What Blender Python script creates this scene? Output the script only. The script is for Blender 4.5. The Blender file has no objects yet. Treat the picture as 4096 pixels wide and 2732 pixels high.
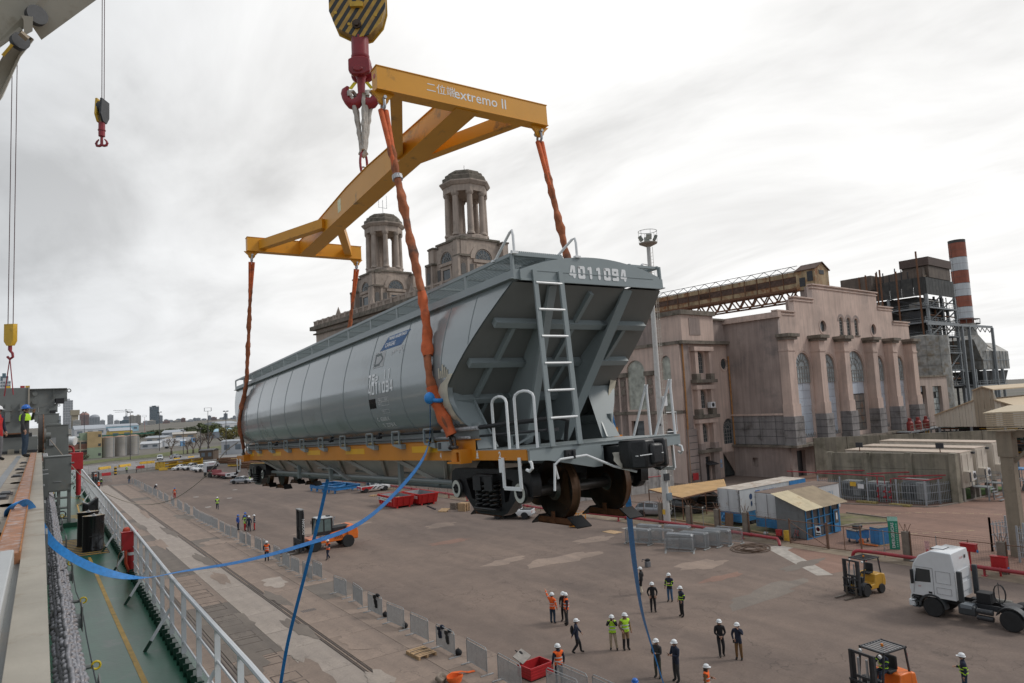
import bpy,math,random
from mathutils import Vector as V,Matrix as Mx
rnd=random.Random(11)
rad=math.radians
S=bpy.context.scene
COL=S.collection
PI=math.pi
cam=bpy.data.cameras.new('camera')
cam.lens=24.0;cam.sensor_width=36.0;cam.sensor_fit='HORIZONTAL'
cam.clip_start=0.1;cam.clip_end=9000
camo=bpy.data.objects.new('camera',cam);COL.objects.link(camo)
YAW,PIT,ROL=rad(35.4374),rad(5.12),rad(2.86)
_f=V((math.sin(YAW)*math.cos(PIT),math.cos(YAW)*math.cos(PIT),math.sin(PIT)))
_r0=V((math.cos(YAW),-math.sin(YAW),0));_u0=_r0.cross(_f)
_r=_r0*math.cos(ROL)-_u0*math.sin(ROL);_u=_u0*math.cos(ROL)+_r0*math.sin(ROL)
camo.matrix_world=Mx(((_r.x,_u.x,-_f.x,0),(_r.y,_u.y,-_f.y,0),(_r.z,_u.z,-_f.z,13.3),(0,0,0,1)))
cam.dof.use_dof=True;cam.dof.focus_distance=13.0;cam.dof.aperture_fstop=4.0
S.camera=camo
SUN_EL,SUN_AZ=rad(44),rad(118)
W=bpy.data.worlds.new('World');S.world=W;W.use_nodes=True
nt=W.node_tree;nt.nodes.clear()
N=nt.nodes.new;L=nt.links.new
out=N('ShaderNodeOutputWorld');bg=N('ShaderNodeBackground');bg.inputs[1].default_value=0.1
sky=N('ShaderNodeTexSky');sky.sky_type='NISHITA';sky.sun_disc=False
sky.sun_elevation=SUN_EL;sky.sun_rotation=SUN_AZ;sky.dust_density=2.0
tc=N('ShaderNodeTexCoord');sep=N('ShaderNodeSeparateXYZ');L(tc.outputs['Generated'],sep.inputs[0])
def mth(op,a,b=None,c=None):
 n=N('ShaderNodeMath');n.operation=op
 for i,q in enumerate((a,b,c)):
  if q is None:continue
  if isinstance(q,(int,float)):n.inputs[i].default_value=q
  else:L(q,n.inputs[i])
 return n.outputs[0]
zc=mth('ADD',mth('MAXIMUM',sep.outputs[2],0.0),0.11)
cx_=mth('DIVIDE',sep.outputs[0],zc);cy_=mth('DIVIDE',sep.outputs[1],zc)
cmb=N('ShaderNodeCombineXYZ');L(cx_,cmb.inputs[0]);L(cy_,cmb.inputs[1])
def noise(vec,sc,det=6,ro=.55,dis=0.0):
 n=N('ShaderNodeTexNoise');n.inputs['Scale'].default_value=sc;n.inputs['Detail'].default_value=det
 n.inputs['Roughness'].default_value=ro;n.inputs['Distortion'].default_value=dis
 L(vec,n.inputs['Vector']);return n.outputs[0]
def ramp(fac,stops):
 n=N('ShaderNodeValToRGB');e=n.color_ramp.elements
 while len(e)<len(stops):e.new(.5)
 for el,(p,c)in zip(e,stops):
  el.position=p;el.color=(c,c,c,1)if isinstance(c,(int,float))else(*c,1)
 L(fac,n.inputs[0]);return n.outputs[0]
def mapped(rot,sc,loc):
 m=N('ShaderNodeMapping');L(cmb.outputs[0],m.inputs[0]);m.inputs['Rotation'].default_value=(0,0,rot)
 m.inputs['Scale'].default_value=sc;m.inputs['Location'].default_value=loc;return m.outputs[0]
SKO=(11.5,7.7,4)
v1=mapped(.62,(1.0,.55,1.0),SKO)
n1=noise(v1,.42,6,.55,.5)
n2=noise(v1,1.25,7,.55,.6)
n3=noise(mapped(.9,(1,.35,1),(22.1,-9.4,4)),.8,7,.6,.4)
soft=ramp(mth('ADD',mth('MULTIPLY',n2,.55),mth('MULTIPLY',n1,.45)),[(.38,1.0),(.47,.95),(.55,.82),(.66,.62)])
belly=ramp(n3,[(.50,1.0),(.58,.88),(.70,.66)])
low_=ramp(sep.outputs[2],[(0.0,.75),(.10,.45),(.30,0.0)])
shade=mth('ADD',mth('MULTIPLY',mth('MULTIPLY',soft,belly),mth('SUBTRACT',1.0,low_)),mth('MULTIPLY',low_,.97))
cover=ramp(mth('ADD',mth('MULTIPLY',n1,.6),mth('MULTIPLY',n3,.4)),[(.35,0.0),(.445,1.0)])
brt=N('ShaderNodeVectorMath');brt.operation='DOT_PRODUCT';L(tc.outputs['Generated'],brt.inputs[0])
brt.inputs[1].default_value=(.70,.63,.33)
glow=ramp(brt.outputs['Value'],[(0.0,.60),(.45,.70),(.75,.83),(.93,.97),(1.0,1.02)])
lum=mth('MULTIPLY',mth('MULTIPLY',shade,glow),11.4)
tint=N('ShaderNodeMixRGB');tint.blend_type='MIX';tint.use_clamp=False
L(ramp(brt.outputs['Value'],[(.4,0.0),(.9,1.0)]),tint.inputs[0])
tint.inputs[1].default_value=(.90,.96,1.03,1);tint.inputs[2].default_value=(1.0,.995,.985,1)
cl=N('ShaderNodeMixRGB');cl.blend_type='MULTIPLY';cl.inputs[0].default_value=1
L(tint.outputs[0],cl.inputs[1]);L(lum,cl.inputs[2])
skb=N('ShaderNodeMixRGB');skb.blend_type='ADD';skb.inputs[0].default_value=1;L(sky.outputs[0],skb.inputs[1]);skb.inputs[2].default_value=(2.6,3.1,3.5,1)
mx=N('ShaderNodeMixRGB');L(cover,mx.inputs[0]);L(skb.outputs[0],mx.inputs[1]);L(cl.outputs[0],mx.inputs[2])
L(mx.outputs[0],bg.inputs[0]);L(bg.outputs[0],out.inputs[0])
sun=bpy.data.lights.new('sun','SUN');sun.energy=1.5;sun.angle=rad(14);sun.color=(1,.96,.9)
suno=bpy.data.objects.new('sun',sun);COL.objects.link(suno)
_sd=V((math.sin(SUN_AZ)*math.cos(SUN_EL),math.cos(SUN_AZ)*math.cos(SUN_EL),math.sin(SUN_EL)))
suno.rotation_euler=_sd.to_track_quat('Z','Y').to_euler();suno.location=_sd*60
S.view_settings.view_transform='Standard';S.view_settings.look='None'
S.view_settings.exposure=0;S.view_settings.gamma=1;S.view_settings.use_curve_mapping=False
S.render.engine='CYCLES'
MATS={}
def mat(name,col,rough=.6,metal=0.0,var=.12,sc=3.0,bump=0.0,bsc=None,dirt=None,damt=.5,dsc=1.2,streak=0.0,coat=0.0,spec=.5):
 0
 if name in MATS:return MATS[name]
 m=bpy.data.materials.new(name);m.use_nodes=True;t=m.node_tree;n=t.nodes.new;l=t.links.new
 b=t.nodes['Principled BSDF'];b.inputs['Roughness'].default_value=rough;b.inputs['Metallic'].default_value=metal
 b.inputs['Coat Weight'].default_value=coat;b.inputs['Specular IOR Level'].default_value=spec;b.inputs['Coat Roughness'].default_value=.15
 tcn=n('ShaderNodeTexCoord');o=tcn.outputs['Object']
 ns=n('ShaderNodeTexNoise');ns.inputs['Scale'].default_value=sc;ns.inputs['Detail'].default_value=5;l(o,ns.inputs['Vector'])
 r=n('ShaderNodeValToRGB');r.color_ramp.elements[0].position=.3;r.color_ramp.elements[1].position=.7
 r.color_ramp.elements[0].color=(*[c*(1-var)for c in col],1);r.color_ramp.elements[1].color=(*[min(1,c*(1+var))for c in col],1)
 l(ns.outputs[0],r.inputs[0]);c=r.outputs[0]
 if dirt:
  d=n('ShaderNodeTexNoise');d.inputs['Scale'].default_value=dsc;d.inputs['Detail'].default_value=9;d.inputs['Roughness'].default_value=.65;l(o,d.inputs['Vector'])
  k=n('ShaderNodeValToRGB');k.color_ramp.elements[0].position=.62-.25*damt;k.color_ramp.elements[1].position=.78-.2*damt;l(d.outputs[0],k.inputs[0])
  x=n('ShaderNodeMixRGB');l(k.outputs[0],x.inputs[0]);l(c,x.inputs[1]);x.inputs[2].default_value=(*dirt,1);c=x.outputs[0]
 if streak:
  mpn=n('ShaderNodeMapping');mpn.inputs['Scale'].default_value=(1.3,1.3,.09);l(o,mpn.inputs[0])
  d=n('ShaderNodeTexNoise');d.inputs['Scale'].default_value=1.6;d.inputs['Detail'].default_value=7;d.inputs['Roughness'].default_value=.6;l(mpn.outputs[0],d.inputs['Vector'])
  k=n('ShaderNodeValToRGB');k.color_ramp.elements[0].position=.42;k.color_ramp.elements[1].position=.72
  k.color_ramp.elements[0].color=(1,1,1,1);k.color_ramp.elements[1].color=(1-streak,1-streak,1-streak*.95,1);l(d.outputs[0],k.inputs[0])
  x=n('ShaderNodeMixRGB');x.blend_type='MULTIPLY';x.inputs[0].default_value=1;l(c,x.inputs[1]);l(k.outputs[0],x.inputs[2]);c=x.outputs[0]
 l(c,b.inputs['Base Color'])
 if bump:
  bn=n('ShaderNodeTexNoise');bn.inputs['Scale'].default_value=bsc or sc*6;bn.inputs['Detail'].default_value=6;l(o,bn.inputs['Vector'])
  bp=n('ShaderNodeBump');bp.inputs['Strength'].default_value=bump;bp.inputs['Distance'].default_value=.02;l(bn.outputs[0],bp.inputs['Height']);l(bp.outputs[0],b.inputs['Normal'])
 MATS[name]=m
 return m
class Geo:
 0
 def __init__(s):s.v=[];s.f=[]
 def add(s,vs,fs,m=None):
  o=len(s.v)
  s.v+=[tuple(m@V(q))for q in vs]if m is not None else[tuple(q)for q in vs]
  s.f+=[[i+o for i in f]for f in fs];return s
 def box(s,c,d,rz=0.0,m=None):
  x,y,z=d[0]/2,d[1]/2,d[2]/2
  vs=[(-x,-y,-z),(x,-y,-z),(x,y,-z),(-x,y,-z),(-x,-y,z),(x,-y,z),(x,y,z),(-x,y,z)]
  M=Mx.Translation(V(c))@(Mx.Rotation(rz,4,'Z')if rz else Mx.Identity(4))
  if m is not None:M=m@M
  return s.add(vs,[[0,3,2,1],[4,5,6,7],[0,1,5,4],[1,2,6,5],[2,3,7,6],[3,0,4,7]],M)
 def bx(s,x0,x1,y0,y1,z0,z1):return s.box(((x0+x1)/2,(y0+y1)/2,(z0+z1)/2),(x1-x0,y1-y0,z1-z0))
 def frame(s,a,b,up=(0,0,1)):
  a,b=V(a),V(b);d=(b-a);ln=d.length;d=d.normalized();up=V(up)
  if abs(d.dot(up))>.98:up=V((0,1,0))if abs(d.y)<.9 else V((1,0,0))
  x=d.cross(up).normalized();z=x.cross(d)
  return Mx(((x.x,d.x,z.x,a.x),(x.y,d.y,z.y,a.y),(x.z,d.z,z.z,a.z),(0,0,0,1))),ln
 def beam(s,a,b,w,h,up=(0,0,1)):
  M,ln=s.frame(a,b,up);return s.box((0,ln/2,0),(w,ln,h),m=M)
 def ibeam(s,a,b,w,h,t=.02,up=(0,0,1)):
  M,ln=s.frame(a,b,up);s.box((0,ln/2,h/2-t/2),(w,ln,t),m=M);s.box((0,ln/2,-h/2+t/2),(w,ln,t),m=M);return s.box((0,ln/2,0),(t,ln,h-2*t),m=M)
 def cyl(s,a,b,r,r2=None,n=10,cap=True):
  M,ln=s.frame(a,b);r2=r if r2 is None else r2;vs=[];fs=[]
  for i in range(n):
   t=2*PI*i/n;vs.append((r*math.cos(t),0,r*math.sin(t)))
  for i in range(n):
   t=2*PI*i/n;vs.append((r2*math.cos(t),ln,r2*math.sin(t)))
  for i in range(n):j=(i+1)%n;fs.append([i,i+n,j+n,j])
  if cap:fs+=[list(range(n)),list(range(2*n-1,n-1,-1))]
  return s.add(vs,fs,M)
 def tube(s,pts,r,n=6,closed=False):
  pts=[V(p)for p in pts];k=len(pts);vs=[];fs=[];rr=r if isinstance(r,(list,tuple))else[r]*k;px=None
  for i,p in enumerate(pts):
   a=pts[(i-1)%k]if closed or i>0 else p;b=pts[(i+1)%k]if closed or i<k-1 else p
   d=(b-a).normalized()
   if px is None:
    up=V((0,0,1))if abs(d.z)<.9 else V((1,0,0));px=d.cross(up).normalized()
   px=(px-d*px.dot(d)).normalized();pz=px.cross(d)
   for j in range(n):
    t=2*PI*j/n;vs.append(p+px*(rr[i]*math.cos(t))+pz*(rr[i]*math.sin(t)))
  for i in range(k if closed else k-1):
   i2=(i+1)%k
   for j in range(n):j2=(j+1)%n;fs.append([i*n+j,i2*n+j,i2*n+j2,i*n+j2])
  if not closed:fs+=[list(range(n-1,-1,-1)),list(range((k-1)*n,k*n))]
  return s.add(vs,fs)
 def ribbon(s,pts,w,side,t=.006):
  0
  pts=[V(p)for p in pts];k=len(pts);vs=[];fs=[]
  for i,p in enumerate(pts):
   sd=V(side[i]if isinstance(side,list)else side).normalized();d=(pts[min(i+1,k-1)]-pts[max(i-1,0)]).normalized()
   nn=d.cross(sd).normalized()*t;ww=w[i]if isinstance(w,list)else w
   vs+=[p-sd*ww/2-nn,p+sd*ww/2-nn,p+sd*ww/2+nn,p-sd*ww/2+nn]
  for i in range(k-1):
   for j in range(4):j2=(j+1)%4;fs.append([i*4+j,i*4+j2,i*4+4+j2,i*4+4+j])
  fs+=[[3,2,1,0],[(k-1)*4+j for j in range(4)]]
  return s.add(vs,fs)
 def prism(s,poly,a,b,axis='y'):
  0
  n=len(poly)
  def pt(p,t):return(p[0],t,p[1])if axis=='y' else((t,p[0],p[1])if axis=='x' else(p[0],p[1],t))
  vs=[pt(p,a)for p in poly]+[pt(p,b)for p in poly]
  fs=[[i,(i+1)%n,(i+1)%n+n,i+n]for i in range(n)]+[list(range(n-1,-1,-1)),list(range(n,2*n))]
  return s.add(vs,fs)
 def lathe(s,prof,n=16,c=(0,0,0),m=None,a0=0.0):
  vs=[];fs=[];k=len(prof)
  for r,z in prof:
   for j in range(n):
    t=2*PI*j/n+a0;vs.append((c[0]+r*math.cos(t),c[1]+r*math.sin(t),c[2]+z))
  for i in range(k-1):
   for j in range(n):j2=(j+1)%n;fs.append([i*n+j,i*n+j2,(i+1)*n+j2,(i+1)*n+j])
  if prof[0][0]>1e-4:fs.append(list(range(n-1,-1,-1)))
  if prof[-1][0]>1e-4:fs.append(list(range((k-1)*n,k*n)))
  return s.add(vs,fs,m)
 def ell(s,c,r,n=10,k=6,m=None):
  if not isinstance(r,(tuple,list)):r=(r,r,r)
  vs=[];fs=[]
  for i in range(k+1):
   p=PI*i/k
   for j in range(n):
    t=2*PI*j/n;vs.append((c[0]+r[0]*math.sin(p)*math.cos(t),c[1]+r[1]*math.sin(p)*math.sin(t),c[2]+r[2]*math.cos(p)))
  for i in range(k):
   for j in range(n):j2=(j+1)%n;fs.append([i*n+j,(i+1)*n+j,(i+1)*n+j2,i*n+j2])
  return s.add(vs,fs,m)
 def poly(s,pts):return s.add(pts,[list(range(len(pts)))])
 def grid(s,rows):
  n=len(rows[0]);vs=[p for r in rows for p in r];fs=[]
  for i in range(len(rows)-1):
   for j in range(n-1):fs.append([i*n+j,i*n+j+1,(i+1)*n+j+1,(i+1)*n+j])
  return s.add(vs,fs)
def mesh_of(name,g,m=None,smooth=True,ang=35):
 me=bpy.data.meshes.new(name);me.from_pydata(g.v,[],g.f);me.validate()
 if m:
  me.materials.append(m)
 if smooth and len(me.polygons):
  me.polygons.foreach_set('use_smooth',[True]*len(me.polygons));me.set_sharp_from_angle(angle=rad(ang))
 me.update();return me
def link(name,me,parent=None,loc=(0,0,0),rot=(0,0,0),label=None,kind=None):
 o=bpy.data.objects.new(name,me);COL.objects.link(o);o.location=loc;o.rotation_euler=rot
 if parent is not None:o.parent=parent
 if label:o['label']=label
 if kind:o['kind']=kind
 return o
def ob(name,g,m,parent=None,loc=(0,0,0),rot=(0,0,0),label=None,kind=None,bev=0,ang=35):
 o=link(name,mesh_of(name,g,m,ang=ang),parent,loc,rot,label,kind)
 if bev:
  b=o.modifiers.new('bevel','BEVEL');b.width=bev;b.segments=2;b.limit_method='ANGLE';b.angle_limit=rad(40)
 return o
def thing(name,label,cat,loc=(0,0,0),rz=0.0,group=None):
 o=bpy.data.objects.new(name,None);COL.objects.link(o);o.location=loc;o.rotation_euler=(0,0,rz)
 o.empty_display_size=.3;o['label']=label;o['category']=cat
 if group:o['group']=group
 return o
def tag(o,label,cat,group=None):
 o['label']=label;o['category']=cat
 if group:o['group']=group
 return o
def struct(o):o['kind']='structure';return o
KIDS={}
def kids(o):
 if o.name not in KIDS:KIDS[o.name]=[c for c in COL.objects if c.parent==o]
 return KIDS[o.name]
def dup(root,loc,rz=None,label=None,group=None,sc=None):
 0
 def cp(o,par):
  c=o.copy();COL.objects.link(c)
  if par is not None:c.parent=par;c.matrix_parent_inverse=o.matrix_parent_inverse
  for ch in kids(o):cp(ch,c)
  return c
 c=cp(root,None);c.location=loc
 if rz is not None:c.rotation_euler=(c.rotation_euler[0],c.rotation_euler[1],rz)
 if sc:c.scale=(sc,)*3 if isinstance(sc,(int,float))else sc
 if label:c['label']=label
 if group:c['group']=group
 return c
def bake(o):
 d=bpy.context.evaluated_depsgraph_get();me=bpy.data.meshes.new_from_object(o.evaluated_get(d));return me
def plate_mesh(outer,holes=(),th=.1):
 0
 c=bpy.data.curves.new('outline','CURVE');c.dimensions='2D';c.fill_mode='BOTH';c.extrude=th/2
 for pl in[outer]+list(holes):
  sp=c.splines.new('POLY');sp.points.add(len(pl)-1);sp.use_cyclic_u=True
  for p,q in zip(sp.points,pl):p.co=(q[0],q[1],0,1)
 o=bpy.data.objects.new('outline',c);COL.objects.link(o);me=bake(o);COL.objects.unlink(o);bpy.data.objects.remove(o);return me
def plate(name,outer,holes,th,M,m,parent=None,kind=None,label=None):
 me=plate_mesh(outer,holes,th);me.transform(M);me.materials.clear();me.materials.append(m)
 return link(name,me,parent,kind=kind,label=label)
def text_mesh(txt,size,sx=1.0,bold=0.0,align='CENTER',sub=None,ext=0.0):
 c=bpy.data.curves.new('lettering','FONT');c.body=txt;c.size=size;c.align_x=align;c.align_y='CENTER';c.offset=bold;c.resolution_u=2;c.extrude=ext
 o=bpy.data.objects.new('lettering',c);COL.objects.link(o);me=bake(o);COL.objects.unlink(o);bpy.data.objects.remove(o)
 if sub:
  import bmesh
  b=bmesh.new();b.from_mesh(me)
  for q in range(sub):
   es=[e for e in b.edges if e.calc_length()>size*.25]
   if es:bmesh.ops.subdivide_edges(b,edges=es,cuts=1);bmesh.ops.triangulate(b,faces=b.faces[:])
  b.to_mesh(me);b.free()
 for v in me.vertices:v.co.x*=sx
 return me
def text(name,txt,size,M,m,parent=None,sx=1.0,bold=0.0,align='CENTER',map=None,sub=None):
 me=text_mesh(txt,size,sx,bold,align,sub)
 if map:
  for v in me.vertices:v.co=map(v.co.x,v.co.y)
 else:me.transform(M)
 me.materials.clear();me.materials.append(m);return link(name,me,parent)
SEGS={'0':'abcdef','1':'i','2':'abged','3':'abgcd','4':'4','5':'afgcd','6':'afgedc','7':'a7','9':'abfgcd'}
def block_digits(txt,h,w,st,gap):
 0
 P=[];x=-(len(txt)*(w+gap)-gap)/2;k=0
 for ch in txt:
  L_,R_,B,T,M_=x,x+w,-h/2,h/2,0;c=st*.35
  def rc(x0,x1,y0,y1):
   cc=min(c,(x1-x0)/2.2,(y1-y0)/2.2);P.append([(x0+cc,y0),(x1-cc,y0),(x1,y0+cc),(x1,y1-cc),(x1-cc,y1),(x0+cc,y1),(x0,y1-cc),(x0,y0+cc)])
  for s in SEGS[ch]:
   if s=='a':rc(L_,R_,T-st,T)
   elif s=='d':rc(L_,R_,B,B+st)
   elif s=='g':rc(L_+c,R_-c,M_-st*.45,M_+st*.45)
   elif s=='b':rc(R_-st,R_,M_-st*.4,T)
   elif s=='c':rc(R_-st,R_,B,M_+st*.4)
   elif s=='f':rc(L_,L_+st,M_-st*.4,T)
   elif s=='e':rc(L_,L_+st,B,M_+st*.4)
   elif s=='i':rc(x+w/2-st*.3,x+w/2+st*.7,B,T);P.append([(x+w/2-st*1.0,T-st*1.3),(x+w/2-st*.3,T-st*1.1),(x+w/2-st*.3,T),(x+w/2-st*1.0,T-st*.5)])
   elif s=='7':P.append([(L_+w*.2,B),(L_+w*.2+st*1.1,B),(R_,T-st*.4),(R_-st*1.1,T-st*.9)])
   elif s=='4':rc(R_-st*1.35,R_-st*.35,B,T);rc(L_,R_,B+h*.2,B+h*.2+st*.9);P.append([(L_,B+h*.2+st*.3),(L_+st*.9,B+h*.2+st*.6),(R_-st*1.0,T),(R_-st*2.0,T)])
  x+=w+gap
 return P
def digits(nm,txt,h,w,st,gap,map,m,parent):
 g=Geo()
 for k,p in enumerate(block_digits(txt,h,w,st,gap)):
  n=len(p);g.add([map(a,b,k%5*.0006)for a,b in p],[list(range(n))])
 return ob(nm,g,m,parent,kind='stuff')
def basis(o,x,y):
 0
 x=V(x).normalized();y=V(y).normalized();z=x.cross(y);o=V(o)
 return Mx(((x.x,y.x,z.x,o.x),(x.y,y.y,z.y,o.y),(x.z,y.z,z.z,o.z),(0,0,0,1)))
def arc(cx,cy,r,a0,a1,n,ry=None):
 ry=r if ry is None else ry
 return[(cx+r*math.cos(rad(a0+(a1-a0)*i/n)),cy+ry*math.sin(rad(a0+(a1-a0)*i/n)))for i in range(n+1)]
def lerp(a,b,t):return a+(b-a)*t
def interp(tab,x):
 for(x0,y0),(x1,y1)in zip(tab,tab[1:]):
  if(x0<=x<=x1)or(x1<=x<=x0):return y0+(y1-y0)*(x-x0)/(x1-x0)if x1!=x0 else y0
 return tab[0][1]if abs(x-tab[0][0])<abs(x-tab[-1][0])else tab[-1][1]
WHITE=mat('white_paint',(.72,.73,.74),.35,var=.04)
BLACK=mat('black_rubber',(.018,.018,.02),.7,var=.2)
DARK=mat('dark_steel',(.035,.036,.04),.5,var=.25,sc=6)
STEEL=mat('galvanised_steel',(.36,.37,.38),.45,.55,var=.12,sc=5)
GLASS=mat('dark_glass',(.03,.04,.045),.06,var=.1,spec=.8)
RED=mat('red_paint',(.42,.02,.025),.4,var=.12,dirt=(.2,.03,.02),damt=.15)
YEL=mat('yellow_paint',(.65,.40,.04),.45,var=.1,dirt=(.3,.18,.04),damt=.3)
ORANGE=mat('orange_paint',(.72,.16,.02),.4,var=.08)
BLUE=mat('blue_paint',(.03,.19,.44),.45,var=.15,dirt=(.12,.1,.08),damt=.15)
RUST=mat('rusty_iron',(.16,.075,.04),.85,var=.35,sc=7,bump=.15)
CONC=mat('weathered_concrete',(.27,.25,.22),.9,var=.2,sc=1.5,bump=.2,bsc=25,dirt=(.12,.11,.085),damt=.35,dsc=.8,streak=.35)
GREY=mat('grey_paint',(.20,.22,.225),.45,var=.06)
TYRE=mat('tyre_rubber',(.022,.022,.023),.85,var=.2)
LAMPG=mat('lamp_glass',(.7,.7,.68),.15,var=.05)
REDL=mat('red_lamp',(.35,.015,.015),.2,var=.05)
def asphalt_mat(name,base,warm,crack=.6):
 m=bpy.data.materials.new(name);m.use_nodes=True;t=m.node_tree;n=t.nodes.new;l=t.links.new;b=t.nodes['Principled BSDF'];b.inputs['Roughness'].default_value=.85;b.inputs['Specular IOR Level'].default_value=.3
 tcn=n('ShaderNodeTexCoord');o=tcn.outputs['Object']
 def nz(sc,det=6,ro=.6,vec=o,dis=0):
  q=n('ShaderNodeTexNoise');q.inputs['Scale'].default_value=sc;q.inputs['Detail'].default_value=det;q.inputs['Roughness'].default_value=ro;q.inputs['Distortion'].default_value=dis;l(vec,q.inputs['Vector']);return q.outputs[0]
 def rp(f,a,b_,ca,cb):
  q=n('ShaderNodeValToRGB');q.color_ramp.elements[0].position=a;q.color_ramp.elements[1].position=b_;q.color_ramp.elements[0].color=(*ca,1);q.color_ramp.elements[1].color=(*cb,1);l(f,q.inputs[0]);return q.outputs[0]
 def mixc(f,a,b_,mode='MIX'):
  q=n('ShaderNodeMixRGB');q.blend_type=mode
  if isinstance(f,float):q.inputs[0].default_value=f
  else:l(f,q.inputs[0])
  for i,c in((1,a),(2,b_)):
   if isinstance(c,tuple):q.inputs[i].default_value=(*c,1)
   else:l(c,q.inputs[i])
  return q.outputs[0]
 c=rp(nz(.055,5,.55,dis=.6),.35,.66,base,warm)
 mp=n('ShaderNodeMapping');mp.inputs['Scale'].default_value=(.35,.05,1);mp.inputs['Rotation'].default_value=(0,0,.18);l(o,mp.inputs[0])
 c=mixc(1.0,c,rp(nz(1.0,6,.6,mp.outputs[0],.8),.33,.67,(.84,.84,.85),(1.14,1.12,1.10)),'MULTIPLY')
 c=mixc(1.0,c,rp(nz(.5,8,.7,dis=1.2),.3,.72,(.86,.86,.86),(1.13,1.12,1.1)),'MULTIPLY')
 c=mixc(1.0,c,rp(nz(9,3,.6),.3,.7,(.9,.9,.9),(1.1,1.1,1.1)),'MULTIPLY')
 c=mixc(rp(nz(.8,9,.7),.66,.78,(0,0,0),(.5,.5,.5)),c,tuple(q*.45 for q in base))
 c=mixc(rp(nz(.33,9,.72,mp.outputs[0],.5),.60,.76,(0,0,0),(.55,.55,.55)),c,tuple(min(1,q*1.75)for q in warm))
 dv=n('ShaderNodeVectorMath');dv.operation='ADD';dn=n('ShaderNodeTexNoise');dn.inputs['Scale'].default_value=.7;dn.inputs['Detail'].default_value=6;l(o,dn.inputs['Vector'])
 sc_=n('ShaderNodeVectorMath');sc_.operation='SCALE';sc_.inputs['Scale'].default_value=2.6;l(dn.outputs['Color'],sc_.inputs[0]);l(o,dv.inputs[0]);l(sc_.outputs[0],dv.inputs[1])
 for s_,w,k in((.19,.006,1.0),(.62,.012,.6)):
  vo=n('ShaderNodeTexVoronoi');vo.feature='DISTANCE_TO_EDGE';vo.inputs['Scale'].default_value=s_;l(dv.outputs[0],vo.inputs['Vector'])
  f=rp(vo.outputs['Distance'],w*.35,w,(crack*k,)*3,(0,0,0));gate=rp(nz(.11,4,.6),.46,.58,(0,0,0),(1,1,1));
  f=mixc(1.0,f,gate,'MULTIPLY');c=mixc(f,c,tuple(q*.38 for q in base))
 l(c,b.inputs['Base Color'])
 bp=n('ShaderNodeBump');bp.inputs['Strength'].default_value=.35;bp.inputs['Distance'].default_value=.01;l(nz(22,5,.7),bp.inputs['Height']);l(bp.outputs[0],b.inputs['Normal'])
 return m
ASPH=asphalt_mat('yard_asphalt',(.155,.120,.103),(.205,.155,.128))
ASPHR=asphalt_mat('red_brown_paving',(.22,.135,.105),(.26,.165,.13),.45)
ROADM=asphalt_mat('grey_road',(.22,.215,.215),(.27,.26,.255),.2)
APR=asphalt_mat('quay_concrete',(.235,.182,.15),(.31,.24,.198),.5)
APR2=asphalt_mat('quay_concrete_pale',(.32,.275,.24),(.37,.32,.285),.35)
APR3=asphalt_mat('patched_concrete',(.155,.132,.116),(.21,.18,.155),.5)
GRASS=mat('short_grass',(.10,.115,.035),.95,var=.45,sc=.6,bump=.5,bsc=6,dirt=(.19,.16,.09),damt=.5,dsc=.35)
EARTH=mat('bare_earth',(.22,.17,.12),.95,var=.25,sc=.5,dirt=(.30,.25,.19),damt=.4)
def sheet(name,pts,z,m,kind='structure'):
 g=Geo();g.poly([(x,y,z)for x,y in pts]);return ob(name,g,m,kind=kind)
sheet('ground',[(-6500,-600),(6500,-600),(6500,7000),(-6500,7000)],-.06,mat('far_ground',(.15,.135,.115),.95,var=.3,sc=.02,dirt=(.08,.085,.06),damt=.5,dsc=.01))
sheet('yard',[(20.6,-30),(140,-30),(140,203),(20.6,203)],0,ASPH)
sheet('yard_far_end',[(6,172),(20.6,172),(20.6,203),(6,203)],.0,ASPH)
ap=struct(ob('quay_apron',Geo().bx(5.5,20.6,-5,172,-.5,-.03),APR3))
SL={}
def slab(x0,x1,y0,y1,m):
 k=(round(x1-x0,2),round(y1-y0,2),m.name)
 if k not in SL:
  w,d=(x1-x0)/2-.012,(y1-y0)/2-.012;SL[k]=mesh_of('concrete_slab',Geo().bx(-w,w,-d,d,-.05,0),m,smooth=False)
 o=link('concrete_slab',SL[k],ap,((x0+x1)/2,(y0+y1)/2,rnd.uniform(-.006,.004)),(0,0,rnd.uniform(-.002,.002)))
COLS=[(5.6,8.66,APR),(9.16,11.95,APR),(11.95,14.15,APR2),(14.33,14.44,APR),(14.62,17.4,APR),(17.4,20.6,APR)]
y=10.0
while y<172:
 d=rnd.choice((3.6,4.2,4.8))
 for x0,x1,m in COLS:
  mm=m
  if m is APR and rnd.random()<.10:mm=APR3
  if x0==9.16 and rnd.random()<.4:mm=APR3
  slab(x0,x1,y,y+d,mm)
 y+=d
RAILM=mat('worn_rail',(.075,.05,.04),.5,.5,var=.3)
for x in(8.80,9.02,14.24,14.53):
 r=ob('quay_rail',Geo().bx(x-.035,x+.035,5,172,-.2,-.008),RAILM,kind='structure')
for k in range(9):
 y0=30+k*4.4
 for q in(0,1.5):
  g=Geo()
  for a,b in(((10.2,y0+q),(11.5,y0+q)),((10.2,y0+q+1.1),(11.5,y0+q+1.1))):g.beam((*a,.006),(*b,.006),.05,.012)
  for x in(10.2,11.5):g.beam((x,y0+q,.006),(x,y0+q+1.1,.006),.05,.012)
  ob('pit_cover_frame',g,RAILM,ap)
g=Geo()
for i in range(8):g.bx(15.2+i*.12,15.26+i*.12,47,47.55,-.002,.01)
tag(ob('drain_grating',g,DARK),'dark iron drain grating set in the quay concrete','drain')
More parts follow.
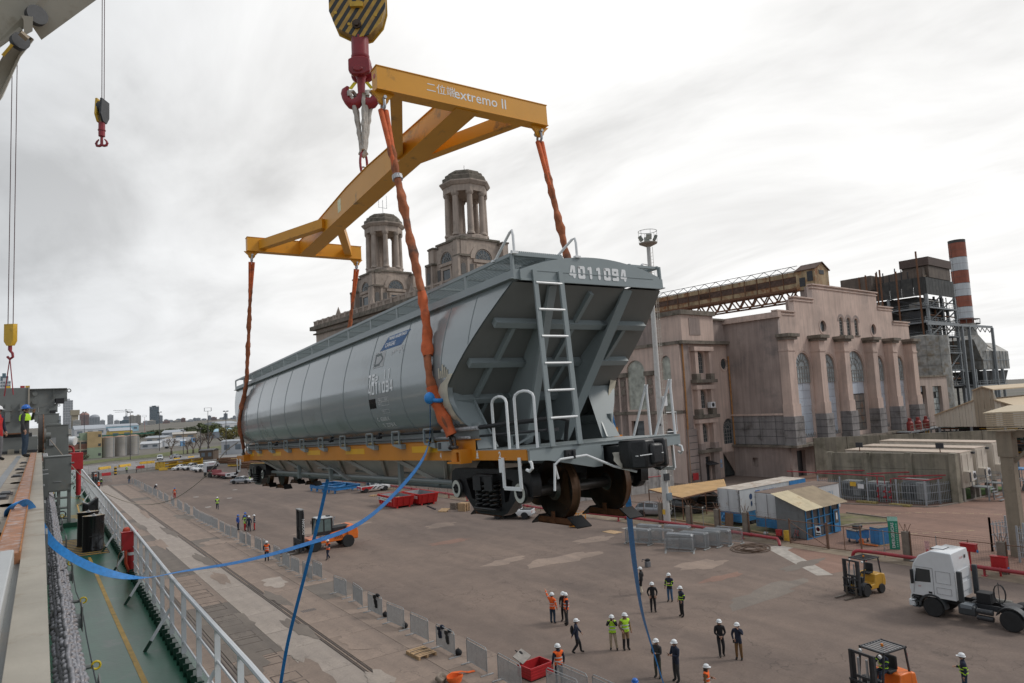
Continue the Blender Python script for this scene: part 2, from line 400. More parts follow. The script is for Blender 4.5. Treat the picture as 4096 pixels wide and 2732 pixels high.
sheet('road',[(-60,214),(14,214),(48,232),(80,262),(200,380),(230,370),(260,400),(120,330),(60,275),(20,262),(-60,236)],.012,ROADM)
sheet('grass_verge',[(-60,250),(14,266),(24,278),(45,285),(75,312),(110,345),(110,380),(60,330),(36,305),(12,288),(-60,275)],.02,GRASS,kind='stuff')
sheet('compound_ground',[(54.5,-30),(150,-30),(150,62),(54.5,62)],.006,ASPHR)
sheet('grass_strip',[(56.0,36.5),(63,36.5),(67.5,34.3),(69.8,35.4),(70.2,39.8),(66,44),(58,62),(56,62)],.02,mat('patchy_grass',(.14,.13,.06),.95,var=.4,sc=.8,bump=.5,bsc=7,dirt=(.22,.17,.12),damt=.6,dsc=.5),kind='stuff')
sheet('lawn_edge',[(85.2,34.6),(98,34.2),(98,38),(85.2,38)],.02,mat('green_grass',(.07,.13,.03),.95,var=.3,sc=2,bump=.5,bsc=9),kind='stuff')
KERB=mat('kerb_stone',(.25,.21,.18),.9,var=.15)
g=Geo()
for pts in([(75.0,45.2),(75.6,43.1),(77.3,37.9),(78.3,35.4),(79.2,34.7),(82.7,34.1),(99,33.2)],[(63,36.4),(65,36.2),(67.6,34.2),(69.9,35.3),(70.3,39.8)]):
 for a,b in zip(pts,pts[1:]):g.beam((*a,.06),(*b,.06),.16,.14)
struct(ob('kerb',g,KERB))
g=Geo();
for a,b in(((70.5,38.0),(75.3,34.2)),((75.3,34.2),(78.4,28.0)),((63,31),(69,27))):
 a,b=V((*a,.012)),V((*b,.012));k=int((b-a).length/1.0)
 for i in range(k):g.beam(lerp(a,b,i/k),lerp(a,b,(i+.6)/k),.12,.002)
ob('lane_paint',g,mat('worn_lane_paint',(.42,.33,.2),.8,var=.3,sc=6),kind='structure')
sheet('dust_strip',[(51.2,36.4),(53.6,36.0),(52.6,34.7),(51.6,34.6),(46.8,27.9),(45.9,28.6)],.006,mat('pale_dust',(.38,.34,.30),.95,var=.2,sc=2,bump=.2))
sheet('gate_paving',[(46.4,28.4),(51.6,35.3),(54.4,36.2),(54.4,29.6),(50.5,27.3)],.003,ASPHR)
sheet('dust_patch',[(49.6,52.2),(51.3,51.6),(50.9,48.8),(50.2,48.2),(49.2,50.2)],.004,MATS['pale_dust'])
sheet('fence_kerb_earth',[(52.6,-30),(54.6,-30),(54.6,30),(53.5,60),(50.4,110),(48,110),(51.8,60),(52.6,36)],.008,EARTH)
def gstain(pts,m):sheet('ground_patch',pts,.004,m)
gstain([(30.4,46.5),(36.5,44.0),(38.2,46.8),(32.6,50.0)],APR2)if False else None
for x,y in((27.2,120.5),(22.2,111.8),(23.5,128.0),(31,133)):
 o=ob('manhole_cover',Geo().lathe([(.45,0),(.45,.012),(.4,.014),(0,.014)],18),mat('pale_iron',(.35,.33,.31),.7));o.location=(x,y,0);tag(o,{27.2:'round manhole cover on the yard between the sedan and the green vest man',22.2:'pale manhole cover just behind the far crowd barriers',23.5:'manhole cover near the orange-vested worker',31:'manhole cover before the parked silver sedan'}[x],'manhole cover')
sheet('water',[(-900,-100),(5.4,-100),(5.4,172),(-900,900)],-.03,mat('river_water',(.09,.08,.06),.12,var=.1,sc=.1,bump=.15,bsc=1.5))
PR=random.Random(21)
def patch_blob(cx,cy,rx,ry,m,z=.008,n=22):
 ph=[PR.uniform(0,6)for _ in range(4)];pts=[]
 for i in range(n):
  a=2*PI*i/n;k=1+.22*math.sin(2*a+ph[0])+.16*math.sin(5*a+ph[1])+.10*math.sin(9*a+ph[2]);pts.append((cx+rx*k*math.cos(a),cy+ry*k*math.sin(a)))
 o=sheet('surface_patch',pts,z,m);return o
for i,(x,y,rx,ry,m)in enumerate(((11.2,48,.8,2.6,APR3),(11.9,36,.7,3.2,APR),(13.9,44,.5,2.5,APR3),(14.9,52,.5,2.4,APR3),(13.2,62,.45,3.0,APR),(16.2,57,1.0,1.6,APR2),(13.7,71,.5,4,APR3),(11.9,84,.4,4,APR),(13.9,92,.4,5,APR3),(16.5,80,1.2,2.0,APR),(15.5,39,.7,1.4,APR),(12.3,40,.5,1.6,APR2),(10.0,40,.7,2.5,APR3),(19.2,63,1.1,2.2,APR3),(11.8,100,.4,5,APR3),(13.9,113,.35,6,APR),(17.6,104,1,3,APR3),(14.4,33,.5,1.5,APR2),(12.2,29,.5,2,APR))):patch_blob(x,y,rx,ry,m,.008+.0005*i)
for x,y,rx,ry,m in((37,46,3.2,1.5,APR),(33,49,2.0,.9,APR),(43,36.5,2.5,1.1,APR),(41,33,1.8,.6,ASPHR),(29,78,5,2.2,APR),(38,69,2.2,1.2,APR),(34,60,2.6,.7,ASPHR),(48,31,2.2,.7,APR3),(40,28.5,4,1.1,APR3),(44,50,2.6,.9,APR)):patch_blob(x,y,rx,ry,m,.002+.0001*int(x))
Rz=Mx.Rotation(-.0363,4,'Z');Rx=Mx.Rotation(-.0416,4,'X');Ry=Mx.Rotation(-.0028,4,'Y')
WM=Mx.Translation((5.6728,7.7448,12.6521))@Rz@Rx@Ry
def wl(v,u,z):return WM@V((v,u,z))
WGREY=mat('wagon_grey_gloss',(.27,.30,.305),.2,var=.03,sc=.8,bump=.10,bsc=1.1,coat=.6,dirt=(.20,.22,.22),damt=.2,dsc=.7)
WG2=mat('wagon_grey_frame',(.27,.305,.31),.38,var=.05,sc=2.0)
SLM=mat('slope_sheet_grey',(.19,.19,.18),.5,var=.06,sc=2)  # end slope sheets: darker, warmer grey than the frame and ribs
WORG=mat('wagon_orange',(.66,.235,.012),.38,var=.05,sc=2)
WYEL=mat('reflective_yellow',(.86,.44,.01),.3,var=.05)
BWHT=mat('bright_white',(.82,.82,.82),.35,var=.03)
CAST=mat('black_cast_steel',(.012,.012,.013),.38,var=.3,sc=8,bump=.2,bsc=40)
TREAD=mat('wheel_steel',(.115,.105,.098),.38,.75,var=.2,sc=6)
TREADR=mat('wheel_tread_brown',(.115,.06,.032),.3,.55,var=.25,sc=5)
TAPE=mat('masking_paper',(.55,.50,.40),.8,var=.12,sc=6,bump=.3)
wag=thing('hopper_wagon','long grey and orange hopper wagon hanging in mid air below the yellow spreader','railway wagon')
wag.matrix_world=WM
LW=19.27
SEC=[(2.43,.03),(2.2,-.06),(1.95,-.145),(1.75,-.20),(1.55,-.245),(1.35,-.272),(1.15,-.28),(.98,-.272),(.82,-.245),(.68,-.20),(.56,-.14),(.45,-.06),(.37,.03),(.31,.12),(.27,.22),(.25,.30)]
def vz(z):return interp(SEC,z)
UE=[(2.43,.04),(1.05,1.70),(.86,1.745),(.64,1.73),(.48,1.69),(.35,1.64),(.25,1.62)]
def ue(z):return interp(UE,z)
ZS=[2.43-.045*i for i in range(49)];ZS=[z for z in ZS if z>=.25]
for side,nm in((0,'left'),(1,'right')):
 g=Geo();rows=[]
 for z in ZS:
  u0=ue(z);v=vz(z);v=3-v if side else v
  rows.append([(v,u0+(LW-2*u0)*k/40,z)for k in range(41)])
 g.grid(rows)
 for e in(0,1):
  rr=[]
  for z in ZS:
   u0=ue(z);u0=u0 if e==0 else LW-u0;v=vz(z);s=1 if not side else-1;v=3-v if side else v
   rr.append([(v,u0,z),(v+s*.09,u0+(.004 if e==0 else-.004),z)])
  g.grid(rr)
 ob('body_shell',g,WGREY,wag,ang=60)
g=Geo()
for u in[1.05,1.9,3.5,5.1,6.6,8.2,9.8,11.4,13.0,14.6,16.2,17.6]:
 pts=[(vz(z)-.004,u,z)for z in ZS if ue(z)<u<LW-ue(z)]
 if len(pts)>2:g.tube(pts,.004,4)
ob('weld_seam',g,WG2,wag,kind='stuff')
def roofz(v):return 2.83-.27*((v-1.55)/1.45)**2
g=Geo();g.grid([[(v,.02+(LW-.04)*k/20,roofz(v))for k in range(21)]for v in[.1+.14*i for i in range(21)]])
ob('roof_sheet',g,WG2,wag,ang=60)
for s in(0,1):
 g=Geo();a=.0 if not s else 2.9
 g.prism([(a,2.42),(a+.1,2.42),(a+.1,2.575),(a,2.56 if not s else 2.575)],0.0,LW)
 if not s:g.bx(-.05,.0,0,LW,2.425,2.44)
 else:g.bx(3.0,3.05,0,LW,2.425,2.44)
 ob('eave_beam',g,WG2,wag)
for e in(0,1):
 u=0 if e==0 else LW
 pl=[(.1,2.41)]+[(2.9,2.41)]+[(2.9-.14*i,roofz(2.9-.14*i))for i in range(21)]
 g=Geo();g.prism(pl,u-.03,u+.03);g.bx(.1,2.9,u-.045 if e==0 else u+.02,u-.02 if e==0 else u+.045,2.40,2.43)
 ob('end_lintel',g,WG2,wag)
 M=basis((0,-.034,0),(1,0,0),(0,0,1))
 if e==0:
  digits('wagon_number','4011094',.20,.138,.048,.034,lambda a,b,e_:V((1.58+a,-.034-e_,2.58+b)),BWHT,wag)
  g=Geo();g.beam((.3,-.034,2.56),(2.75,-.034,2.56),.012,.006,(0,1,0));ob('lintel_seam',g,WG2,wag)
def slz(u):return 2.39-.83*(u-.05)
for e in(0,1):
 T=(lambda p:p)if e==0 else(lambda p:(p[0],LW-p[1],p[2]))
 rows=[]
 for k in range(25):
  u=.05+3.2*k/24;z=slz(u);v=vz(z)if z>.25 else.30+(.25-z)*.5
  rows.append([T((v+.01,u,z)),T((2.99-v,u,z))])
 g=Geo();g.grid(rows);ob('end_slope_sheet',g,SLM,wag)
 for z in(1.93,1.40,.87):
  u=.05+(2.39-z)/.83;v=vz(z)+.13
  for a,b in((v,.95),(.85,2.15),(2.05,3-v)):
   g=Geo();g.box((0,0,0),(b-a,.11,.12),m=Mx.Translation(T(((a+b)/2,u-.02,z-.05)))@Mx.Rotation(-.69 if e==0 else.69,4,'X'));ob('stiffener_rib',g,WG2,wag)
 for v,u0,u1 in((.36,.66,1.2),(.30,1.3,1.82),(1.5,.1,.55),(1.5,.66,1.2),(2.62,.66,1.2),(1.25,1.3,1.82),(1.75,1.3,1.82),(.55,1.95,2.6),(2.45,1.95,2.6),(1.5,1.95,2.6)):
  g=Geo();g.beam(T((v,u0,slz(u0)-.045)),T((v,u1,slz(u1)-.045)),.07,.09);ob('slope_rib',g,WG2,wag)
 for v0,v1 in((.73,1.12),(2.25,1.88)):
  p0=V((v0,.06,2.38));p1=V((v1,1.60,.03));q0=V((v0,.10,2.35));q1=V((v1,2.75,.16))
  g=Geo();g.beam(T(p0),T(p1),.16,.05,(0,-1,.4)if e==0 else(0,1,.4));ob('raking_stringer',g,WG2,wag)
  g=Geo();d=.012
  quad=[p0,p1,V((v1,2.1,.03)),q1,q0]
  g.add([T(p+V((-d,0,0)))for p in quad]+[T(p+V((d,0,0)))for p in quad],[[0,1,2,3,4],[9,8,7,6,5]]+[[i,(i+1)%5,(i+1)%5+5,i+5]for i in range(5)]);ob('stringer_web',g,WG2,wag)
 for s in(0,1):
  X=(lambda v:v)if s==0 else(lambda v:3-v)
  g=Geo();g.poly([T((X(p[0]),p[1],p[2]))for p in([(-.255,1.75,.94),(.24,1.92,.92),(.36,1.38,.01),(.05,1.44,.01),(.12,1.62,.30),(-.02,1.66,.42),(-.14,1.70,.58),(-.23,1.74,.78)]if s==0 else[(-.25,1.73,.95),(.38,1.80,.95),(.43,1.40,.01),(.09,1.31,.01),(.06,1.5,.26),(-.06,1.6,.46),(-.16,1.66,.62),(-.23,1.71,.80)])]);ob('corner_gusset',g,WG2,wag)
  g=Geo();g.beam(T((X(.24),1.90,.92)),T((X(.36),1.36,.01)),.05,.03,(1,0,0));ob('gusset_flange',g,WG2,wag)
for e in(0,1):
 T=(lambda y:y)if e==0 else(lambda y:LW-y)
 a,b=sorted((T(-.03),T(1.5)));g=Geo();g.bx(0.012,2.988,a,b,-.03,0.0);ob('end_platform',g,WG2,wag)
 a,b=sorted((T(-.03),T(.02)));pl=[(.02,-.17),(.35,-.19),(1.15,-.36),(1.32,-.36),(1.32,-.05),(1.85,-.05),(1.85,-.36),(2.0,-.34),(2.75,-.17),(3.0,-.16),(3.0,.0),(0.02,0.0)]
 g=Geo();g.prism(pl,a,b);ob('end_beam',g,WG2,wag)
 a,b=sorted((T(0.0),T(4.0)));g=Geo();g.bx(1.3,1.38,a,b,-.33,-.03).bx(1.8,1.88,a,b,-.33,-.03).bx(1.3,1.88,a,b,-.06,-.032);ob('draft_sill',g,WG2,wag)
 a,b=sorted((T(1.5),T(4.6)));g=Geo();g.bx(.3,2.7,a,b,-.14,-.10);ob('bolster_plate',g,WG2,wag)
for s in(0,1):
 x0=-.0 if s==0 else 2.88;x1=.12 if s==0 else 3.0
 g=Geo();g.bx(x0,x1,.02,1.45,-.16,-.012).bx(x0,x1,LW-1.45,LW-.02,-.16,-.012).bx(x0,x0+.02 if s==0 else x1,1.45,LW-1.45,-.15,.17)
 g.bx(x0,x1,1.45,LW-1.45,.15,.17).bx(x0,x1+.03,1.45,LW-1.45,-.165,-.15);ob('sole_bar',g,WORG,wag)
 g=Geo();
 X=.1 if s==0 else 2.86
 g.bx(X,X+.04,1.45,LW-1.45,.17 if s==0 else-.16,.42);ob('shell_skirt',g,WG2,wag)
for u0,u1,z0 in((2.72,3.78,0.005),(6.2,7.38,0.0),(9.25,10.35,0.0),(13.0,13.95,0.0),(15.3,16.0,0.0),(16.5,17.0,0.0)):
 g=Geo();g.bx(-.004,-.001,u0,u1,z0-.03,z0+.085);ob('reflective_strip',g,WYEL,wag)
for u in(3.0,4.4,5.75,7.4,9.0,10.6,12.2,14.0,15.7,17.1):
 g=Geo();g.prism([(u-.36,.05),(u-.36,.14),(u+.05,.15),(u+.05,.12)],-.1,-.004,'x');ob('step_bracket',g,WG2,wag)
 g=Geo();
 for y in(u-.3,u+.02):g.bx(-.12,-.09,y-.015,y+.015,.15,.39)
 g.bx(-.12,-.09,u-.3,u+.02,.375,.40);ob('pipe_hoop',g,WG2,wag)
 g=Geo();g.cyl((-.06,u-.28,.185),(-.06,u,.185),.022,n=8);ob('pipe_spacer',g,mat('yellow_zinc',(.4,.33,.16),.4,.4),wag)
g=Geo();g.tube([(-.04,1.7,.33),(-.04,17.5,.33)],.022,8);ob('brake_pipe',g,BLACK,wag)
g=Geo();g.tube([(-.07,2.9,.225),(-.07,17.3,.225)],.016,6);ob('brake_rod',g,DARK,wag)
g=Geo();g.cyl((-.055,1.5,.20),(-.055,2.9,.222),.024,n=8);ob('wrapped_rod',g,mat('silver_wrap',(.45,.45,.46),.3,.3,var=.35,sc=30,bump=.6,bsc=60),wag)
g=Geo();g.cyl((-.03,1.25,.34),(-.03,2.45,.335),.036,n=8);ob('pipe_wrap',g,MATS['silver_wrap'],wag)
g=Geo();g.tube([(0.0,1.25,.345),(.05,.8,.36),(.3,.45,.38),(.75,.2,.40),(.95,.25,.36),(1.1,.5,.2),(1.15,.6,.05)],.034,8);ob('brake_hose_pipe',g,BLACK,wag)
g=Geo();g.tube([(.05,1.35,.21),(.3,.9,.22),(.85,.55,.23)],.022,6).box((.85,.55,.23),(.14,.2,.05));ob('brake_lever_bar',g,DARK,wag)
g=Geo();g.bx(.35,.4,.95,1.0,0,.2).bx(.65,.7,.65,.7,0,.22).beam((.37,.97,.2),(.68,.68,.21),.05,.05);g.beam((.38,.97,.0),(.67,.68,.2),.04,.03);ob('lever_stand',g,WG2,wag)
for u in(5.2,8.2,13.3):
 g=Geo();g.box((-.04,u,.33),(.06,.07,.12)).box((-.07,u+.04,.29),(.05,.1,.05));ob('pipe_clamp',g,BLACK,wag)
g=Geo();g.bx(-.09,-.004,2.07,2.56,.005,.155);ob('data_box',g,WG2,wag)
g=Geo();g.bx(-.094,-.091,2.18,2.38,.035,.13);ob('data_plate',g,STEEL,wag)
g=Geo();g.bx(-.093,-.0905,2.42,2.53,.03,.14);ob('card_holder',g,DARK,wag)
for s in(0,1):
 for u in(1.85,LW-1.85):
  X=(lambda v:v)if s==0 else(lambda v:3-v)
  g=Geo();a,b=sorted((X(-.2),X(-.0)));
  g.bx(a,b,u-.28,u+.18,-.20,-.17).bx(a,b,u-.28,u-.24,-.17,0.02).bx(a,b,u-.24,u-.05,-.02,.02)
  pl=[(u-.02,-.17),(u+.16,-.17),(u+.14,.02)]+arc(u+.06,.05,.08,0,180,6)+[(u-.02,.02)]
  a,b=sorted((X(-.13),X(-.09)));g.prism(pl,a,b,'x');ob('lifting_lug',g,WORG,wag)
def wtext(nm,t,size,u,z,**k):
 return text(nm,t,size,basis((-.003,u,z),(0,-1,0),(0,0,1)),BWHT,wag,**k)
wtext('sill_mark','2',.13,.72,-.085,bold=.006);wtext('sill_mark','4',.12,2.63,-.085,bold=.006,sx=.8);wtext('sill_mark','2',.1,18.6,-.09,bold=.004)
g=Geo();
for p in([(1.33,-.13),(1.43,-.13),(1.41,-.11),(1.35,-.11)],[(1.35,-.105),(1.41,-.105),(1.405,-.04),(1.355,-.04)],[(1.365,-.03),(1.395,-.03),(1.395,-.015),(1.365,-.015)]):g.poly([(-.003,a,b)for a,b in p])
ob('jack_mark',g,BWHT,wag)
def smap(u0,z0):
 T=[(0,2.43)];s=0
 for a,b in zip(ZS,ZS[1:]):s+=math.hypot(b-a,vz(b)-vz(a));T.append((s,b))
 s0=interp([(z,q)for q,z in T],z0)
 def f(x,y):
  z=interp(T,s0-y);return V((vz(z)-.007,u0-x,z))
 return f
dg=lambda f:(lambda a,b,e_:f(a,b)-V((e_,0,0)))
digits('marking','75',.20,.15,.05,.04,dg(smap(4.93,1.45)),BWHT,wag);digits('marking','2',.15,.12,.034,.03,dg(smap(4.66,1.42)),BWHT,wag)
digits('marking','11',.19,.10,.032,.11,dg(smap(4.16,1.49)),BWHT,wag)
digits('marking','4011094',.215,.145,.042,.036,dg(smap(4.48,1.25)),BWHT,wag)
text('marking','C  65000 K',.115,None,BWHT,wag,sx=1.12,bold=.002,map=smap(4.61,.645),sub=1)
text('marking','T  22750 K',.115,None,BWHT,wag,sx=1.12,bold=.002,map=smap(4.47,.525),sub=1)
text('marking','P. ALTO',.11,None,mat('faint_white',(.5,.52,.52),.4),wag,sx=1.0,map=smap(2.06,.38),sub=1)
def patch(nm,pl,u0,z0,m,off=.0045,nx=1):
 f=smap(u0,z0);me=plate_mesh(pl,[],.0005)
 import bmesh
 b=bmesh.new();b.from_mesh(me)
 for q in range(3):bmesh.ops.subdivide_edges(b,edges=[e for e in b.edges if e.calc_length()>.07],cuts=1);bmesh.ops.triangulate(b,faces=b.faces[:])
 b.to_mesh(me);b.free()
 for v in me.vertices:c=f(v.co.x,v.co.y);c.x+=.007-off;v.co=c
 me.materials.clear();me.materials.append(m);return link(nm,me,wag)
LBLUE=mat('sign_blue',(.07,.22,.50),.35,var=.06)
patch('operator_sign',[(-.66,-.135),(.38,-.135),(.66,.135),(-.37,.135)],4.09,2.12,LBLUE)
text('marking','TRENES ARGENTINOS',.085,None,BWHT,wag,sx=1.0,bold=.0025,map=smap(4.0,2.195),sub=1)
text('marking','CARGAS',.13,None,BWHT,wag,sx=1.0,bold=.002,map=smap(4.28,2.075),sub=1)
patch('sign_bar',[(-.06,-.115),(-.04,-.115),(.17,.10),(.15,.10)],4.66,2.12,BWHT,.0065)
patch('marking_square',[(-.27,-.16),(.27,-.16),(.27,.16),(-.27,.16)],4.68,1.82,BWHT)
patch('marking_outline',[(-.22,-.13),(.08,-.13),(.08,-.10),(.18,-.04),(.22,.0),(.18,.04),(.08,.10),(.08,.13),(-.22,.13)],4.68,1.82,WG2,.0055)
patch('marking_shape',[(-.15,-.085),(.03,-.08),(.11,-.03),(.15,.01),(.07,.065),(.0,.085),(-.08,.07),(-.15,.085)],4.68,1.82,BWHT,.0068)
cat_=[(-.36,-.06),(-.30,-.02),(-.26,.02),(-.16,.06),(-.02,.075),(.08,.07),(.14,.10),(.20,.115),(.25,.09),(.27,.05),(.22,.045),(.20,.02),(.24,-.02),(.30,-.05),(.29,-.085),(.23,-.06),(.15,-.01),(.10,-.03),(.13,-.08),(.10,-.10),(.05,-.03),(-.06,-.005),(-.13,-.02),(-.22,-.06),(-.31,-.10),(-.33,-.08),(-.24,-.03),(-.27,-.02)]
patch('running_animal_mark',[(x*.9,y*.75)for x,y in cat_],3.80,1.90,BWHT)
patch('black_panel',[(-.17,-.095),(.17,-.095),(.17,.095),(-.17,.095)],4.93,.965,mat('black_panel',(.012,.012,.012),.25))
def gridmark(u0,z0,w,h,cols,rows):
 t=.008
 for i in range(cols+1):x=-w/2+w*i/cols;patch('marking_line',[(x-t/2,-h/2),(x+t/2,-h/2),(x+t/2,h/2),(x-t/2,h/2)],u0,z0,BWHT)
 for i in range(rows+1):y=-h/2+h*i/rows;patch('marking_line',[(-w/2,y-t/2),(w/2,y-t/2),(w/2,y+t/2),(-w/2,y+t/2)],u0,z0,BWHT)
gridmark(4.37,.975,.50,.15,3,2);gridmark(4.35,.785,.36,.07,2,1)
text('marking','RA',.06,None,BWHT,wag,sx=1.2,map=smap(4.53,1.01));text('marking','531',.055,None,BWHT,wag,sx=1.2,map=smap(4.22,1.01));text('marking','ACC',.055,None,BWHT,wag,sx=1.2,map=smap(4.54,.935));text('marking','REV.',.055,None,BWHT,wag,sx=1.2,map=smap(4.43,.785))
g=Geo();rows=[]
for z in[1.22-.05*i for i in range(17)]:
 v=vz(max(z,.3))-.006;e=ue(z);w=.28+.10*math.sin(z*9);rows.append([(v-.004,e-.01,z),(vz(z)-.006,e+w,z+.02*math.sin(z*31))])
g.grid(rows)
for k in range(5):z=1.24;g.poly([(vz(z)-.008,1.66+.07*k,z-.06),(vz(z)-.008,1.71+.07*k,z-.06),(vz(z)-.008,1.71+.07*k,z+.06+.05*(k%3)),(vz(z)-.008,1.66+.07*k,z+.06+.05*(k%3))])
ob('edge_paper',g,TAPE,wag,ang=10)
g=Geo();rows=[]
for z in[1.25-.05*i for i in range(13)]:v=3-vz(z)+.006;rows.append([(v,ue(z)-.012,z),(v-.16,ue(z)-.012-.02,z)])
g.grid(rows);ob('edge_paper',g,TAPE,wag)
g=Geo()
ob('ladder_stile',Geo().beam((.41,-.06,0),(.33,-.06,2.56),.075,.03,(0,1,0)),WG2,wag);ob('ladder_stile',Geo().beam((.90,-.06,0),(.80,-.06,2.56),.08,.04,(0,1,0)),WG2,wag)
for k in range(6):
 z=.40+.394*k;x=lerp(.41,.33,z/2.56);x2=lerp(.90,.80,z/2.56);ob('ladder_rung',Geo().cyl((x,-.07,z),(x2,-.07,z),.018,n=8),BWHT,wag)
for a,b,h in(((.05,.93),(.05,.52),.78),((.10,.38),(.24,.08),.82)):
 g=Geo();a=V((a[0],a[1],0));b=V((b[0],b[1],0));d=(b-a)
 pts=[a]+[a+V((0,0,h-.1))]+[a+d*(.5-.5*math.cos(t*PI/6))+V((0,0,h-.1+.1*math.sin(t*PI/6)))for t in range(1,6)]+[b+V((0,0,h-.1)),b]
 g.tube(pts,.022,8);ob('handrail',g,BWHT,wag)
for a,b,h in(((2.93,.98),(2.99,.62),.86),((2.93,.45),(2.99,.06),.9)):
 g=Geo();a=V((*a,0));b=V((*b,0));c=b+V((0,0,h));m=lerp(a,c,.88)
 g.tube([a,m,lerp(a,c,.97)+V((0,0,.02)),c+V((0,-.02,.0)),b+V((0,0,h-.12)),b],.022,8);ob('handrail',g,BWHT,wag)
def mesh_panel(g,P,du,dv,nu,nv,t=.0045):
 0
 for i in range(-nv,nu):
  for sgn in(1,-1):
   pts=[]
   for k in range(nv+1):
    q=i+k if sgn==1 else i+nv-k
    if 0<=q<=nu:pts.append(P(q/nu,k/nv))
   if len(pts)>1:g.beam(pts[0],pts[-1],t,.012,(0,0,1))
for s in(0,1):
 X=(lambda v:v)if s==0 else(lambda v:3-v)
 for k in range(8):
  u0=.1+k*2.37;u1=u0+2.33;g=Geo()
  mesh_panel(g,lambda a,b:V((X(.03+.60*b),lerp(u0,u1,a),2.80+.0*b)),0,0,30 if s==0 and k<4 else 24,7)
  ob('walkway_mesh',g,WG2,wag,kind='stuff')
  for u in(u0,u0+.8,u0+1.55):
   g=Geo();g.beam((X(.03),u,2.79),(X(.66),u,2.79),.05,.04);ob('walkway_bearer',g,WG2,wag)
 for v in(.02,.65):
  g=Geo();g.bx(min(X(v-.02),X(v+.02)),max(X(v-.02),X(v+.02)),.06,LW-.06,2.765,2.815);ob('walkway_edge',g,WG2,wag)
 for k in range(15):
  u=.04+k*1.37;g=Geo();g.bx(min(X(.005),X(.035)),max(X(.005),X(.035)),u-.03,u+.03,2.56,2.79);ob('walkway_post',g,WG2,wag)
g=Geo();mesh_panel(g,lambda a,b:V((.03+.95*a,.06+.55*b,2.81)),0,0,14,8);ob('walkway_mesh',g,WG2,wag,kind='stuff')
ob('walkway_edge',Geo().bx(.02,.95,.03,.07,2.78,2.83),WG2,wag)
for k in range(32):pass
g=Geo()
for k in range(26):g.box((.03+.036*k,.05,2.84),(.018,.02,.025))
ob('grip_teeth',g,WG2,wag,kind='stuff')
for a,b,h in(((.02,.5,2.80),(.03,-.02,2.80),.34),((1.0,.35,2.83),(1.18,-.03,2.82),.30)):
 a,b=V(a),V(b);g=Geo();t=b+V((0,0,h));g.tube([b,t-V((0,0,.08)),t+V((0,.02,0)),lerp(t,a,.15)+V((0,0,.03)),lerp(t,a,.5)+V((0,0,.02)),a],.02,8);g.box(a,(.1,.06,.03)).box(b,(.1,.06,.03));ob('roof_handle',g,BWHT,wag)
g=Geo();g.tube([(.03,LW-.1,2.8),(.03,LW+.05,2.8),(.03,LW+.05,2.5)],.02,6);ob('roof_handle',g,DARK,wag)
BELLY=mat('hopper_belly',(.46,.44,.41),.5,var=.08)  # paler than the frame: light bounced off the ground put into the colour
for c in(4.0,6.9,9.65,12.4,15.27):
 g=Geo();t=[(.2,c-1.42,-.14),(2.8,c-1.42,-.14),(2.8,c+1.42,-.14),(.2,c+1.42,-.14)];b=[(.72,c-.24,-.60),(2.28,c-.24,-.60),(2.28,c+.24,-.60),(.72,c+.24,-.60)]
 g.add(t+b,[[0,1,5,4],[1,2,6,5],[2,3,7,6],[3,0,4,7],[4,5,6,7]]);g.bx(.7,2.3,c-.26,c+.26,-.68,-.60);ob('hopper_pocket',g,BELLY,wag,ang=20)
 for f in(-.45,.35):
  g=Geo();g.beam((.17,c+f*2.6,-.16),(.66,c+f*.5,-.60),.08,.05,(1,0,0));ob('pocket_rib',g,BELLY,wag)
 g=Geo();g.box((.62,c,-.62),(.1,.16,.14)).cyl((.55,c,-.6),(.75,c,-.6),.05,n=10);ob('gate_crank',g,WG2,wag)
g=Geo();g.cyl((.52,3.0,-.60),(.52,16.2,-.60),.045,n=8);ob('operating_shaft',g,WG2,wag)
g=Geo();g.cyl((.9,3.0,-.52),(.9,16.2,-.52),.03,n=8);ob('operating_shaft',g,WG2,wag)
g=Geo();g.bx(.62,.70,3.1,16.1,-.74,-.70).bx(.62,.64,3.1,16.1,-.74,-.64);ob('outlet_rail',g,WG2,wag)
for u in(9.9,5.4,12.8):
 g=Geo();g.bx(.42,.50,u-.06,u+.06,-.74,-.15);ob('hanger_post',g,WG2,wag)
g=Geo();g.beam((.38,10.6,-.40),(.38,9.4,-.40),.02,.10,(1,0,0)).beam((.38,9.4,-.40),(.38,8.3,-.66),.02,.10,(1,0,0));ob('hand_lever',g,mat('pale_grey',(.42,.44,.44),.4),wag)
g=Geo();g.bx(1.42,1.76,-.5,.3,-.32,-.08);ob('coupler_shank',g,CAST,wag)
g=Geo();pl=[(1.30,-.42),(1.28,-.68),(1.42,-.86),(1.62,-.84),(1.70,-.72),(1.78,-.88),(1.92,-.80),(1.96,-.52),(1.86,-.36)]
g.prism(pl,-.40,.0,'z');ob('coupler_head',g,CAST,wag,bev=.03)
g=Geo();g.bx(1.5,1.74,-.9,-.7,-.36,-.06);ob('coupler_knuckle',g,CAST,wag,bev=.04)
g=Geo();g.bx(1.27,1.29,-.84,-.8,-.22,-.21).beam((1.3,-.865,-.21),(1.72,-.9,-.20),.006,.012);ob('coupler_stripe',g,BWHT,wag)
g=Geo();g.tube([(.5,.0,-.46),(.42,-.05,-.26),(.5,-.08,-.19),(.95,-.12,-.17),(1.3,-.3,-.36),(1.55,-.5,-.46)],.018,8);g.tube([(.42,-.05,-.24),(.40,-.03,-.62)],.018,8);ob('uncoupling_lever',g,BWHT,wag)
g=Geo();g.box((.70,-.06,-.13),(.18,.06,.12)).cyl((.66,-.11,-.13),(.66,-.02,-.13),.02,n=8).bx(.72,.76,-.12,-.06,-.2,-.08);ob('lever_bracket',g,BLACK,wag,bev=.01)
